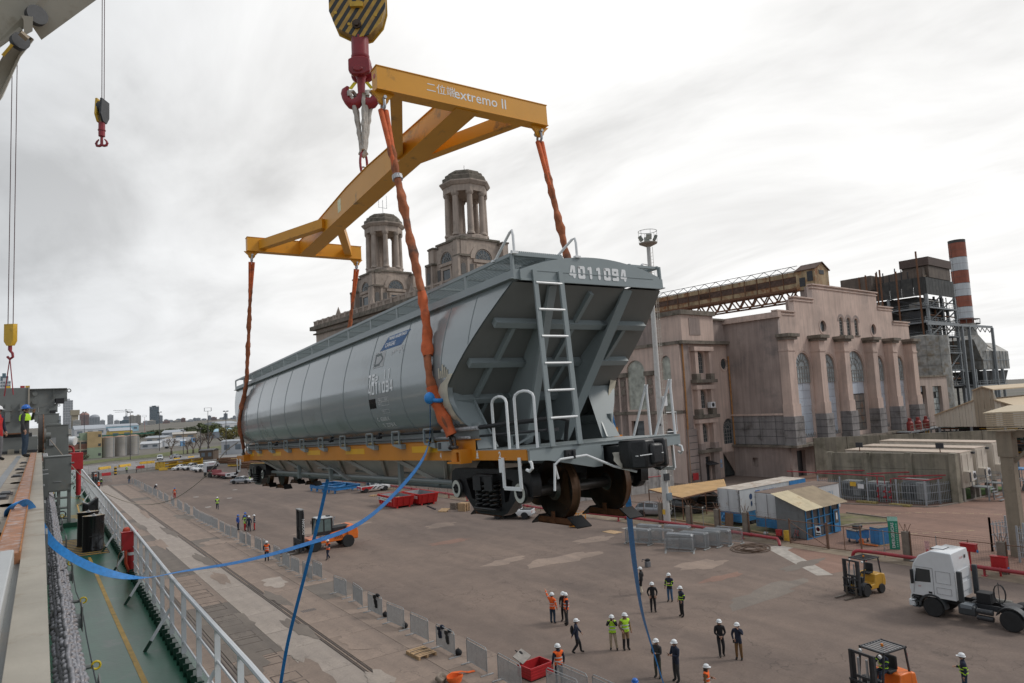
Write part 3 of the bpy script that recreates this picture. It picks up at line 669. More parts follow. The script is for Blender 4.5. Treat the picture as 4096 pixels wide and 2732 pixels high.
g=Geo();g.tube([(2.0,-.1,-.22),(2.02,-.3,-.40),(2.1,-.42,-.46),(2.22,-.42,-.42),(2.27,-.36,-.30),(2.27,-.32,-.22)],.038,8);ob('air_hose',g,BLACK,wag)
g=Geo();g.cyl((2.27,-.32,-.24),(2.27,-.28,-.08),.035,.05,n=8).box((2.27,-.28,-.12),(.13,.06,.08));ob('hose_coupling',g,STEEL,wag)
g=Geo();g.tube([(2.24,-.06,.0),(2.24,-.1,-.04),(2.25,-.2,-.1)],.006,5);ob('hose_chain',g,STEEL,wag)
g=Geo()
rows=[[(1.22+.05*i+.02*math.sin(k*2+i),-.38-.03*k+.03*math.sin(i*2.1+k),-.16-.055*k)for i in range(6)]for k in range(5)];g.grid(rows);ob('rag',g,mat('rag_cloth',(.42,.39,.33),.9,var=.2,sc=12),wag,ang=90)
g=Geo();g.grid([[(2.12+.05*i,-.36-.01*k,-.12-.05*k+.02*i)for i in range(4)]for k in range(3)]);ob('rag',g,MATS['rag_cloth'],wag)
for s in(0,1):
 X=(lambda v:v)if s==0 else(lambda v:3-v)
 for e in(0,1):
  Y=(lambda u:u)if e==0 else(lambda u:LW-u)
  g=Geo()
  for u in(.62,.18):g.beam((X(-.02),Y(u),-.12),(X(-.02),Y(u),-.56),.055,.03,(1,0,0))
  g.beam((X(-.02),Y(.62),-.56),(X(-.02),Y(.18),-.56),.055,.03,(1,0,0));g.beam((X(-.01),Y(.70),-.14),(X(-.01),Y(.70),-.34),.09,.02,(1,0,0));ob('corner_step',g,BWHT,wag,bev=.006)
  g=Geo();g.tube([(X(.05),Y(.04),-.16),(X(.02),Y(-.06),-.2),(X(.02),Y(-.07),-.27),(X(.0),Y(-.02),-.31),(X(0),Y(.04),-.29)],.022,8);ob('rope_hook',g,BWHT,wag)
def helix(c,r,h,turns,wire):
 return[(c[0]+r*math.cos(t*2*PI/8),c[1]+r*math.sin(t*2*PI/8),c[2]+h*t/(8*turns))for t in range(8*turns+1)]
shoe_pos=[]
for e in(0,1):
 Y=(lambda u:u)if e==0 else(lambda u:LW-u)
 bc=Y(1.68)
 for s in(0,1):
  x=.42 if s==0 else 2.58
  def F(pts):return[(p[0],p[1])for p in pts]
  outl=[(.42,-.52),(.45,-.38),(.58,-.33),(2.78,-.33),(2.91,-.38),(2.94,-.52),(2.92,-.72),(2.72,-.74),(2.62,-.66),(2.2,-1.0),(2.05,-1.05),(1.31,-1.05),(1.16,-1.0),(.74,-.66),(.64,-.74),(.44,-.72)]
  h1=[(.95,-.5),(1.22,-.46),(1.22,-.84),(1.12,-.82)];h2=[(2.41,-.5),(2.14,-.46),(2.14,-.84),(2.24,-.82)];h3=[(1.32,-.5),(2.04,-.5),(2.04,-.92),(1.32,-.92)]
  M=Mx(((0,0,1,x),(1 if e==0 else-1,0,0,0 if e==0 else LW),(0,1,0,0),(0,0,0,1)))
  o=plate('bogie_side_frame',outl,[h1,h2,h3],.16,M,CAST,wag);b=o.modifiers.new('bevel','BEVEL');b.width=.03;b.segments=2;b.limit_method='ANGLE'
  xs=x-.1 if s==0 else x+.1
  for k in(-.22,0,.22):
   g=Geo();g.tube(helix((xs,bc+k,-.92),.085,.36,5,.02),.02,6);ob('coil_spring',g,CAST,wag,ang=80)
  ob('bolster_end',Geo().box((xs,bc,-.47),(.16,.56,.14)),CAST,wag,bev=.02);ob('spring_seat',Geo().box((xs,bc,-.95),(.2,.7,.05)),CAST,wag,bev=.02)
  for q in(-.18,.18):ob('bolster_window',Geo().bx(xs-.09*(1 if s==0 else-1)-.01,xs-.09*(1 if s==0 else-1)+.01,bc+q-.12,bc+q+.12,-.66,-.44),mat('cast_edge',(.03,.03,.032),.4),wag)
  for ax in(.69,2.67):
   u=Y(ax);sx=-1 if s==0 else 1
   g=Geo();g.cyl((x-sx*.02,u,-.67),(x+sx*.13,u,-.67),.16,n=18);ob('axle_box',g,CAST,wag,bev=.02)
   g=Geo();prof=arc(0,0,.145,0,360,20)[:-1];q=x+sx*.145
   ring=Geo()
   for i in range(20):
    a=prof[i];b2=prof[(i+1)%20];ring.add([(q,u+a[0],-.67+a[1]),(q,u+b2[0],-.67+b2[1]),(q,u+b2[0]*.58,-.67+b2[1]*.58),(q,u+a[0]*.58,-.67+a[1]*.58)],[[0,1,2,3]])
   rg=ob('axle_cap_ring',ring,mat('cream_plastic',(.62,.62,.56),.5),wag)
   g=Geo();g.cyl((x+sx*.13,u,-.67),(x+sx*.15,u,-.67),.08,n=12)
   for i in range(3):a=i*2.1+.5;g.cyl((x+sx*.15,u+.045*math.cos(a),-.67+.045*math.sin(a)),(x+sx*.175,u+.045*math.cos(a),-.67+.045*math.sin(a)),.016,n=6)
   ob('axle_end_cap',g,CAST,wag)
 for ax in(.69,2.67):
  u=Y(ax);g=Geo();g.cyl((.3,u,-.67),(2.7,u,-.67),.085,n=16);ob('axle',g,TREAD,wag)
  for s in(0,1):
   x=.985 if s==0 else 2.015;d=1 if s==0 else-1
   Mw=Mx(((0,0,d,x),(1,0,0,u),(0,1,0,-.67),(0,0,0,1)))
   pr=[(.085,-.12),(.13,-.12),(.15,-.09),(.25,-.035),(.37,-.05),(.40,-.075),(.462,-.075)]
   g=Geo();g.lathe(pr,40,m=Mw);g.lathe([(.49,.06),(.40,.055),(.37,.02),(.25,.015),(.15,.05),(.13,.07),(.085,.07)],40,m=Mw);ob('wheel_disc',g,TREAD,wag,ang=50)
   g=Geo();g.lathe([(.462,-.075),(.466,-.04),(.47,.02),(.478,.03),(.49,.035),(.494,.048),(.49,.06)],40,m=Mw);ob('wheel_tread',g,TREADR,wag,ang=50)
   shoe_pos.append((x,u))
 g=Geo();g.bx(.5,2.5,bc-.16,bc+.16,-.56,-.36);ob('bogie_bolster',g,CAST,wag)
 for k in(-.5,.5):g=Geo();g.beam((.8,bc+k,-.78),(2.2,bc+k,-.78),.1,.1);ob('brake_beam',g,CAST,wag)
SHOE=mat('rusty_shoe',(.15,.055,.02),.8,var=.35,sc=9)
names=[('first left','under the near outer wheel'),]
LAB={(0,0):'rusty steel wheel shoe below the big near left wheel',(0,1):'rusty steel wheel shoe below the near right wheel beside the blue ribbon',(1,0):'rusty wheel shoe under the sprung near bogie, by the pallets',(1,1):'rusty wheel shoe hidden behind the near bogie',(2,0):'rusty wheel shoe under the outermost wheel of the far bogie',(2,1):'rusty wheel shoe under the far right end wheel',(3,0):'rusty wheel shoe with square black flap under the far bogie wheel',(3,1):'rusty wheel shoe hanging furthest right of the far bogie'}
axs=[.69,2.67,LW-.69,LW-2.67]
for ai,u in enumerate(axs):
 for s in(0,1):
  if(ai,s)==(1,1):continue
  x=.985 if s==0 else 2.015
  t=thing('wheel_shoe',LAB[(ai,s)],'wheel shoe',group='wheel shoes under the wagon');t.matrix_world=WM@Mx.Translation((x,u,-1.165))
  ob('channel',Geo().bx(-.12,.12,-.42,.42,-.03,-.005).bx(-.12,-.10,-.42,.42,-.03,.07).bx(.10,.12,-.42,.42,-.03,.07),SHOE,t)
  for q in(-1,1):ob('rubber_flap',Geo().box((0,0,0),(.27,.26,.02),m=Mx.Translation((0,q*.47,.02))@Mx.Rotation(-q*.55,4,'X')),BLACK,t)
  ob('strap',Geo().bx(-.135,-.12,-.04,.04,-.02,.16),SHOE,t);
BM=Mx.Translation(wl(1.5,9.65,2.5)+V((.0805,-.0352,4.7696)))@Mx.Rotation(-.0495,4,'Z')@Mx.Rotation(-.0469,4,'X')@Mx.Rotation(.0032,4,'Y')
BORG=mat('spreader_yellow',(.71,.315,.018),.38,var=.05,sc=1.5,dirt=(.17,.10,.03),damt=.14,dsc=1.6)
spr=thing('spreader_beam','big yellow H-shaped lifting beam with white lettering above the wagon','lifting beam');spr.matrix_world=BM
g=Geo();st=[(-5.77,-.005),(-4.9,.0),(-.8,.2),(.8,.2),(4.9,0),(5.77,-.005)]
vs=[];fs=[]
for y,z in st:
 vs+=[(-.24,y,-.47),(.24,y,-.47),(.24,y,z),(-.24,y,z)]
for i in range(len(st)-1):
 for j in range(4):j2=(j+1)%4;fs.append([i*4+j,i*4+j2,i*4+4+j2,i*4+4+j])
g.add(vs,fs)
for i in range(len(st)-1):
 a,b=st[i],st[i+1];g.beam((0,a[0],a[1]+.008),(0,b[0],b[1]+.008),.53,.016)
g.bx(-.265,.265,-5.95,5.95,-.486,-.47);ob('main_girder',g,BORG,spr)
for e,y in((0,-5.9),(1,5.9)):
 g=Geo();g.bx(-1.975,1.975,y-.128,y+.128,-.46,.0);g.bx(-1.99,1.99,y-.14,y+.14,-.003,.012).bx(-1.99,1.99,y-.14,y+.14,-.472,-.458);ob('end_beam',g,BORG,spr)
 sg=1 if e==0 else-1
 for s in(-1,1):
  g=Geo();g.beam((s*1.5,y+sg*.1,-.24),(s*.24,y+sg*3.0,-.24),.24,.30);ob('diagonal_brace',g,BORG,spr)
  g=Geo();g.prism([(s*1.82-.24,-.47),(s*1.82+.24,-.47)]+arc(s*1.82,-.60,.11,0,-180,8),y-.03,y+.03);ob('lifting_eye',g,BORG,spr)
g=Geo();g.prism([(-.28,.2),(.28,.2)]+arc(0,.36,.12,0,180,8),-.03,.03,'x');ob('lifting_eye',g,BORG,spr)
text('lettering','extremo II',.31,basis((.30,-6.031,-.215),(1,0,0),(0,0,1)),BWHT,spr,sx=.95,bold=.002)
text('lettering','二位端',.22,basis((-.62,-6.031,-.215),(1,0,0),(0,0,1)),BWHT,spr)
g=Geo();g.bx(-.243,-.241,1.35,1.62,-.30,.08);ob('data_sticker',g,mat('sticker',(.75,.75,.5),.5,var=.2,sc=14),spr)
g=Geo();g.poly([(-1.978,-5.9+.05*math.cos(t*PI/6),-.16+.05*math.sin(t*PI/6))for t in range(12)]);ob('round_sticker',g,RED,spr)
def bl(x,y,z):return BM@V((x,y,z))
SLING=mat('orange_sling',(.36,.115,.05),.9,var=.25,sc=7,bump=.8,bsc=14,dirt=(.10,.06,.045),damt=.4,dsc=2.2)
SLING2=mat('bright_orange_sleeve',(.62,.13,.04),.8,var=.2,sc=7,bump=.7,bsc=16,dirt=(.2,.08,.05),damt=.25,dsc=2.5)
def shackle(label,at,d,size,m,axis):
 0
 t=thing('shackle',label,'shackle',group='shackles of the lifting gear');at=V(at);d=V(d).normalized();ax=V(axis).normalized()
 g=Geo();r=size*.45
 pts=[at+ax*r*.8]+[at+ax*(r*math.cos(a*PI/8)*1.05)+d*(size*.8+r*math.sin(a*PI/8))for a in range(0,9)]+[at-ax*r*.8]
 g.tube(pts,size*.17,8);ob('bow',g,m,t)
 g=Geo();g.cyl(at-ax*size*.75,at+ax*size*.75,size*.19,n=10).cyl(at+ax*size*.55,at+ax*size*.85,size*.3,n=6);ob('pin',g,m,t)
GALV=mat('galvanised_shackle',(.45,.47,.50),.35,.6,var=.15);OLD=mat('oily_shackle',(.07,.06,.055),.4,.6,var=.3)
pos={'near left':(-1.82,-5.9,-.15,1.86,(vz,0)),'near right':(1.82,-5.9,3.15,1.86,0),'far left':(-1.82,5.9,-.15,LW-1.86,0),'far right':(1.82,5.9,3.15,LW-1.86,0)}
SLAB={'near left':('orange sling running down the near left corner past the white number','lit orange sling with blue strap knotted at its foot'),}
lab={'near left':'long grimy orange sling crossing the wagon side beside the markings','near right':'orange sling coming down behind the numbered wagon end','far left':'orange sling at the far left end of the wagon','far right':'short orange sling in front of the left stone tower'}
BX=BM.to_3x3()@V((1,0,0));BY=BM.to_3x3()@V((0,1,0));WY=WM.to_3x3()@V((0,1,0));WX=WM.to_3x3()@V((1,0,0))
for k,(bx_,by_,wv,wu,_)in pos.items():
 top=bl(bx_,by_,-.60);bot=wl(wv,wu,.06)
 d=(bot-top).normalized()
 shackle('silver shackle at the %s eye of the yellow spreader'%k,top,V((0,0,-1)),.17,GALV,BY)
 shackle('oily shackle on the %s lifting lug of the wagon'%k,bot,-d,.15,OLD,WY)
 a=top+V((0,0,-.22));b=bot-d*.2;t=thing('sling',lab[k],'sling',group='orange slings carrying the wagon')
 out=(-WX if wv<1 else WX)
 n=70;ptsA=[];rA=[]
 for i in range(n+1):
  f=i/n;p=lerp(a,b,f)
  q=(WM.inverted()@p);z=q.z;lim=(vz(min(max(z,.25),2.43))if z<2.6 else.03)-(.10 if 'near' in k else.07)
  if wv<1 and z<2.9 and q.x>lim:p=p-WX*(q.x-lim)
  if wv>1 and z<2.9 and q.x<3-lim:p=p+WX*((3-lim)-q.x)
  ptsA.append(p);w=(.066 if f<.25 else.072)*(1 if 'near' in k else.9)
  rA.append(w*(1+.13*math.sin(i*1.9)+.08*math.sin(i*.83+1)))
 for _ in range(26):ptsA=[ptsA[0]]+[(ptsA[i-1]+ptsA[i]*2+ptsA[i+1])/4 for i in range(1,n)]+[ptsA[-1]]
 sl=int(n*.10)
 for o_ in(-.055,.055):
  g=Geo();g.tube([p+BX*o_*(1-i/(sl+8))for i,p in enumerate(ptsA[:sl+8])],.052,8);ob('sling_leg',g,SLING2,t,ang=80)
 def twist(pts,r,m,nm,k0):
  g=Geo();vs=[];fs=[];N_=14
  for i,p in enumerate(pts):
   dd=(pts[min(i+1,len(pts)-1)]-pts[max(i-1,0)]).normalized();x=dd.cross(V((0,1,0))).normalized();y=x.cross(dd)
   for j in range(N_):
    an=2*PI*j/N_;rr=r[i]*(1+.20*math.cos(2*an+(i+k0)*.55)+.09*math.sin(3*an-(i+k0)*.9));vs.append(p+x*rr*math.cos(an)+y*rr*math.sin(an))
  for i in range(len(pts)-1):
   for j in range(N_):j2=(j+1)%N_;fs.append([i*N_+j,i*N_+j2,(i+1)*N_+j2,(i+1)*N_+j])
  g.add(vs,fs);ob(nm,g,m,t,ang=85)
 twist(ptsA[sl+2:int(n*.62)],rA[sl+2:int(n*.62)],SLING,'sling_body',0)
 s1,s2=int(n*.60),int(n*.80)
 twist(ptsA[s1:s2],[r*1.1 for r in rA[s1:s2]],SLING2 if 'near left'==k else SLING,'protective_sleeve',3)
 twist(ptsA[s2-1:],[r*1.0 for r in rA[s2-1:]],SLING2 if s2>int(n*.9)else SLING,'sling_body',5)
 if k=='near left':
  s3=int(n*.88);twist(ptsA[s3:],[r*1.25 for r in rA[s3:]],SLING2,'protective_sleeve',9);KNOT=ptsA[int(n*.91)]
  g=Geo();i0=int(n*.235);g.tube(ptsA[i0:i0+2],.1,8);ob('silver_tape',g,MATS['silver_wrap'],t)
 if k=='near right':KNOT2=ptsA[int(n*.9)]
 if k=='far left':KNOT3=ptsA[int(n*.97)]
HRED=mat('hook_red',(.28,.025,.035),.38,var=.15,dirt=(.08,.02,.02),damt=.2)
HC=bl(0,0,.36);hx=HC.x;hy=HC.y;hz=HC.z
def yellow_stripes():
 m=mat('hazard_stripes',(.55,.33,.05),.5);t=m.node_tree;n=t.nodes.new;l=t.links.new;b=t.nodes['Principled BSDF']
 tcn=n('ShaderNodeTexCoord');mp=n('ShaderNodeMapping');mp.inputs['Rotation'].default_value=(0,rad(-32),0);l(tcn.outputs['Object'],mp.inputs[0])
 sp=n('ShaderNodeSeparateXYZ');l(mp.outputs[0],sp.inputs[0]);f=n('ShaderNodeMath');f.operation='MULTIPLY';f.inputs[1].default_value=4.9;l(sp.outputs[0],f.inputs[0])
 fr=n('ShaderNodeMath');fr.operation='FRACT';l(f.outputs[0],fr.inputs[0]);gt=n('ShaderNodeMath');gt.operation='GREATER_THAN';gt.inputs[1].default_value=.5;l(fr.outputs[0],gt.inputs[0])
 ns=n('ShaderNodeTexNoise');ns.inputs['Scale'].default_value=5;ns.inputs['Detail'].default_value=8;l(tcn.outputs['Object'],ns.inputs['Vector'])
 r=n('ShaderNodeValToRGB');r.color_ramp.elements[0].position=.35;r.color_ramp.elements[1].position=.75;r.color_ramp.elements[0].color=(.60,.36,.05,1);r.color_ramp.elements[1].color=(.36,.20,.05,1);l(ns.outputs[0],r.inputs[0])
 x=n('ShaderNodeMixRGB');l(gt.outputs[0],x.inputs[0]);l(r.outputs[0],x.inputs[1]);x.inputs[2].default_value=(.03,.032,.034,1);l(x.outputs[0],b.inputs['Base Color']);return m
HAZ=yellow_stripes()
hb=thing('main_hook_block','large yellow and black striped hook block with red swivel at the top of the picture','hook block',(hx,hy,hz),rz=rad(-33))
pl=[(-.80,6.6),(-.80,5.1),(-.62,4.62),(-.02,4.30),(.34,4.40),(.66,4.78),(.78,5.2),(.78,6.6)]
for y,m in((-.22,HAZ),(.22,YEL)):g=Geo();g.prism(pl,y-.02,y+.02);ob('cheek_plate',g,m,hb)
g=Geo();g.cyl((0,-.17,6.2),(0,.17,6.2),.7,n=28);ob('sheave',g,DARK,hb)
g=Geo();g.prism([(p[0]*.96,p[1]+.05 if p[1]<6 else p[1])for p in pl],-.2,.2);ob('block_body',g,mat('block_yellow_dirty',(.32,.2,.05),.6,var=.3,sc=5),hb)
g=Geo();g.cyl((-.03,-.30,4.68),(-.03,.3,4.68),.13,n=14).cyl((-.03,-.36,4.68),(-.03,-.24,4.68),.08,n=6);ob('pivot_pin',g,mat('greasy_brown',(.07,.045,.03),.5,.3),hb)
ob('bracket',Geo().box((-.02,-.28,5.25),(.36,.1,.14)),YEL,hb);ob('bracket',Geo().box((.02,-.27,5.9),(.32,.06,.25)),YEL,hb)
for x,z in((-.62,5.05),(.5,4.95),(.62,5.6),(-.25,4.7),(-.7,5.75)):g=Geo();g.cyl((x,-.255,z),(x,-.235,z),.045,n=10);ob('bolt',g,YEL,hb)
g=Geo();g.lathe([(.0,3.42),(.22,3.42),(.26,3.5),(.26,3.62),(.245,3.64),(.245,4.4),(0,4.4)],20);ob('swivel_barrel',g,HRED,hb)
g=Geo();g.prism([(-.3,2.72),(-.2,2.52),(.14,2.52),(.30,2.68),(.30,3.28),(.12,3.42),(-.12,3.42),(-.3,3.28)],-.3,-.12).prism([(-.3,2.72),(-.2,2.52),(.14,2.52),(.30,2.68),(.30,3.28),(.12,3.42),(-.12,3.42),(-.3,3.28)],.12,.3).bx(-.29,.29,-.13,.13,3.2,3.41);g.cyl((-.03,-.34,2.78),(-.03,.34,2.78),.14,n=14);ob('clevis',g,HRED,hb,bev=.03)
g=Geo();g.lathe([(0,1.75),(.1,1.75),(.11,2.1),(.12,2.5),(.16,2.62),(0,2.62)],14)
for s in(-1,1):
 pts=[(0,0,1.72)]+[(s*(.22-.22*math.cos(t*PI/8)),0,1.72-.28*math.sin(t*PI/8))for t in range(1,8)]+[(s*.46,0,1.78),(s*.45,0,1.98),(s*.38,0,2.14)]
 g.tube(pts,[.13,.13,.14,.15,.15,.15,.14,.13,.12,.10,.05],10)
ob('ramshorn_hook',g,HRED,hb,ang=60)
for s in(-1,1):g=Geo();g.beam((s*.16,-.05,2.3),(s*.30,-.05,1.98),.10,.02,(0,1,0));ob('latch_tag',g,mat('tag_yellow',(.75,.62,.02),.5),hb)
ROPE=mat('wire_rope',(.09,.06,.06),.6,.3,var=.2)
g=Geo()
for x in(-.55,-.2,.2,.55):g.tube([(x,0,6.2),(x*.9,0,40)],.022,6)
ob('hoist_rope',g,ROPE,hb)
WSL=mat('white_sling',(.50,.47,.43),.9,var=.15,sc=9,bump=.7,bsc=16,dirt=(.25,.22,.19),damt=.3,dsc=4)
ws=thing('white_sling','bundle of off-white round slings hanging from the red ramshorn hook','sling',(hx,hy,hz),rz=rad(-33))
for sx_,yy,xl in((-.27,-.07,-.03),(-.20,.08,-.05),(.08,-.12,.02),(.16,-.05,.04),(.30,.05,.05),(.26,.12,.02)):
 g=Geo();pts=[(lerp(sx_*1.15,xl,min(1,(k/14)**.8)),lerp(yy,yy*.4,k/14)+.008*math.sin(k*3),lerp(1.68,.52,k/14)-.0)for k in range(15)];g.tube(pts,[.06+.012*math.sin(k*2.3+xl*90)for k in range(15)],8);ob('sling_strand',g,WSL,ws,ang=80)
for s in(-1,1):g=Geo();g.tube([(s*.25-.07,-.1,1.62),(s*.25-.07,-.13,1.78),(s*.25,0,1.90),(s*.25+.07,.13,1.78),(s*.25+.07,.1,1.62)],.065,8);ob('sling_bight',g,WSL,ws,ang=80)
g=Geo();g.tube([(-.09,0,.50),(0,0,.42),(.09,0,.50)],.08,8);ob('sling_bight',g,WSL,ws)
lk=thing('master_link','red oval link between the white slings and the girder','lifting link',(hx,hy,hz),rz=rad(20))
g=Geo();g.tube([(.13*math.cos(t*PI/10),0,.32+(.30 if math.sin(t*PI/10)>0 else.30)*math.sin(t*PI/10))for t in range(20)],.035,8,closed=True);ob('link',g,HRED,lk)
shackle('silver shackle on the centre eye of the yellow girder',(hx,hy,hz-.02),V((0,0,1)),.17,GALV,BX)
_T=[(0,0),(.52,.66),(1.40,2.02),(1.68,2.28),(2.62,2.82),(3.42,3.30),(4.3,3.86),(6.6,6.16),(40,40)]
for o in(hb,ws):
 for c in[c for c in COL.objects if c.parent==o]:
  for v in c.data.vertices:v.co.z=interp(_T,v.co.z)
for c in[c for c in COL.objects if c.parent==lk]:
 for v in c.data.vertices:v.co.z=v.co.z*1.15-.08
DECKZ=9.5;SK=.0125
def sx(l,y):return l+SK*y
DGREEN=mat('deck_green',(.028,.125,.078),.3,var=.18,sc=1.3,bump=.12,bsc=14,dirt=(.10,.14,.115),damt=.28,dsc=1.6)
DG2=mat('dark_green_edge',(.006,.045,.025),.4,var=.2)
SHIPG=mat('ship_grey',(.155,.165,.16),.45,var=.12,sc=2,dirt=(.20,.16,.12),damt=.15)
COAM=mat('worn_coaming_top',(.33,.30,.25),.75,var=.12,sc=2.5,bump=.15,dirt=(.2,.15,.1),damt=.25,dsc=2)
RSTRIP=mat('rusty_seal_bar',(.30,.13,.06),.6,var=.35,sc=4,bump=.35,bsc=25,dirt=(.40,.36,.36),damt=.55,dsc=7)
LINE=mat('worn_deck_line',(.50,.30,.045),.55,var=.2,sc=5,dirt=(.2,.16,.06),damt=.2,dsc=4)
CREAM=mat('cream_ship_paint',(.50,.47,.40),.45,var=.06,sc=1,dirt=(.35,.3,.23),damt=.2)
def sheer(g,y0,y1,l0,l1,z0,z1):
 vs=[];
 for y in(y0,y1):
  for l,z in((l0,z0),(l1,z0),(l1,z1),(l0,z1)):vs.append((sx(l,y),y,z))
 return g.add(vs,[[3,2,1,0],[4,5,6,7],[0,1,5,4],[1,2,6,5],[2,3,7,6],[3,0,4,7]])
deck=struct(ob('ship_deck',sheer(Geo(),2,75,-.2,2.06,9.0,DECKZ),DGREEN))
hull=struct(ob('ship_hull',sheer(Geo(),2,75,1.62,2.04,-3,8.98),mat('hull_paint',(.05,.10,.075),.5,var=.15)))
co=thing('hatch_coaming','long grey hatch coaming with a rusty brown bar along its top','coaming',(0,0,0))
ob('coaming_wall',sheer(Geo(),2.5,75,-.25,.035,DECKZ,12.195),SHIPG,co)
ob('coaming_top',sheer(Geo(),2.6,75,-.125,.045,12.2,12.23),COAM,co)
y=5.3
g=Geo();sheer(g,7.0,33,-.30,-.125,12.19,12.285);ob('seal_bar',g,RSTRIP,co)
g=Geo();sheer(g,7.0,33,-.30,-.29,12.285,12.295);sheer(g,7.0,33,-.135,-.125,12.285,12.295);ob('seal_bar_edge',g,mat('orange_rust',(.33,.13,.03),.8,var=.3,sc=6),co)
g=Geo();sheer(g,2.5,6.9,-.26,-.165,12.19,12.33);ob('end_plate',g,mat('pale_ship_grey',(.40,.41,.41),.4,var=.06),co,bev=.01)
for k in range(6):
 y0=9+k*3.6;g=Geo();sheer(g,y0,y0+.5,.055,.075,11.6,12.15);ob('coaming_stay',g,SHIPG,co)
g=Geo()
for y0 in(19.0,20.8):sheer(g,y0,y0+.25,.03,.16,11.7,12.21)
ob('notched_plate',g,SHIPG,co,kind='stuff')
hf=struct(ob('hatch_top',sheer(Geo(),2.5,60,-6,-.30,12.05,12.20),mat('hatch_beige',(.33,.28,.22),.75,var=.12,sc=1.5,dirt=(.17,.13,.10),damt=.35,dsc=2.2,bump=.1)))
g=Geo();sheer(g,7,33,-.74,-.60,12.20,12.205);ob('hatch_gutter',g,mat('gutter_grey',(.2,.21,.22),.5),hf)
for i,(l,y0)in enumerate(((-.42,26.0),(-.44,22.2),(-.44,19.2),(-.47,14.4),(-.50,13.6),(-.47,9.9))):
 t=thing('lashing_pocket',['black lashing pocket nearest the man in blue helmet','black lashing pocket second from the man, left of the rusty bar','third black lashing pocket along the rusty bar','farther of the two touching lashing pockets','nearer of the two touching lashing pockets','black lashing pocket cut by the left picture edge'][i],'lashing pocket',(sx(l,y0),y0,12.2),group='lashing pockets on the hatch')
 ob('cover',Geo().box((0,0,.02),(.13,.42,.04)),DARK,t,bev=.01);ob('rim',Geo().box((0,0,.004),(.19,.6,.012)),mat('grimy',(.06,.05,.045),.8,var=.3),t)
for i,y0 in enumerate((24,20.6,17,12.3,9.0)):
 o=ob('drain_hole',Geo().lathe([(.11,.003),(0,.003)],14),mat('stain_dark',(.05,.04,.03),.9));o.parent=hf;o.location=(sx(-.40,y0),y0,12.203);o.scale=(.8,2.2,1)
hs=thing('hatch_cover_stack','big grey steel hatch cover block behind the two men at the left','hatch cover',(0,36,12.2))
def hx_(l):return sx(l,36)
ob('upper_cover',Geo().bx(-6,hx_(-.42),0,6,.82,2.78),SHIPG,hs,bev=.01);ob('lower_cover',Geo().bx(-6,hx_(-.1),.1,6,.10,.68),SHIPG,hs);
ob('dark_gap',Geo().bx(-6,hx_(-.3),.25,6,.66,.84),DARK,hs)
ob('cover_lip',Geo().bx(-6,hx_(-.38),-.06,.02,.82,.87),RUST,hs)
for x in(-1.15,-.65,):ob('hinge_bracket',Geo().bx(hx_(x)-.09,hx_(x)+.09,-.14,0,1.35,2.1).bx(hx_(x)-.14,hx_(x)+.14,-.16,0,1.8,1.86),SHIPG,hs)
ob('edge_angle',Geo().bx(hx_(-.46),hx_(-.40),-.05,6,.8,2.8),COAM,hs);
for i,x in enumerate((-1.15,-.66,-.48)):ob('top_fitting',Geo().bx(hx_(x)-.08,hx_(x)+.08,.1,.4,2.78,2.87),YEL if i!=1 else RED,hs)
ob('base_slot',Geo().bx(-6,hx_(-.1),.0,.1,.0,.12),DARK,hs)
for i,(x,q)in enumerate(((-1.02,0),(-.62,0))):ob('roller_block',Geo().box((hx_(x),-.25,.09),(.22,.3,.2)).cyl((hx_(x),-.42,.1),(hx_(x),-.38,.1),.06,n=10),mat('beige_block',(.38,.34,.27),.6,var=.15),hs)
def arm(y0,label,l1=.955,s=1.0,top=14.98):
 t=thing('cantilever_bracket',label,'hatch arm',(0,y0,0),group='arms of the hatch covers');b=top-14.98
 X=lambda l:sx(l,y0)
 pl=[(X(-.42),14.9+b),(X(l1),14.9+b),(X(l1),14.50+b),(X(.50),14.48+b),(X(.26),14.22+b),(X(.06),14.12+b),(X(-.12),14.1+b),(X(-.2),13.9+b),(X(-.42),13.9+b)]
 ob('web',Geo().prism(pl,-.03,.03),SHIPG,t);g=Geo();g.bx(X(-.42),X(l1),-.16,.16,14.9+b,14.93+b);
 for a_,c_ in zip(pl[2:6],pl[3:7]):g.beam((a_[0],0,a_[1]),(c_[0],0,c_[1]),.3,.03,(0,1,0))
 ob('flange',g,SHIPG,t,ang=20);g=Geo();g.bx(X(.45),X(.47),-.15,.15,14.5+b,14.9+b);ob('web_stiffener',g,SHIPG,t)
 g=Geo();g.tube([(X(l1)+.07+.07*math.cos(a*PI/6),0,14.82+b+.07*math.sin(a*PI/6))for a in range(12)],.022,6,closed=True);ob('eye',g,SHIPG,t)
 ob('rubber_pad',Geo().bx(X(.53),X(.84),-.2,.2,14.25+b,14.48+b),BLACK,t)
 for z in(14.35,14.72):ob('pin_boss',Geo().cyl((X(-.22),-.09,z+b),(X(-.22),.03,z+b),.1,n=12),SHIPG,t)
arm(36.2,'nearest and largest grey hatch arm reaching out to the right with a black pad');arm(57,'second grey hatch arm seen just below the largest one',top=14.85);arm(69,'third grey hatch arm down the row',top=14.75);arm(108,'smallest and farthest grey hatch arm',top=14.75)
wh=thing('drum_wheel','large rusty dark drum wheel on the hatch edge right of the blue helmet man','drum wheel',(sx(.09,34.6),34.6,12.99))
ob('wheel_rim',Geo().cyl((-.17,0,0),(.0,0,0),.78,n=32),mat('dark_rubber_rust',(.05,.045,.042),.6,var=.3),wh);ob('wheel_edge',Geo().cyl((-.02,0,0),(.02,0,0),.8,n=32),RUST,wh);ob('hub',Geo().cyl((0,0,-.1),(.1,0,-.1),.3,n=20).cyl((.1,0,-.1),(.26,0,-.1),.14,n=14),SHIPG,wh)
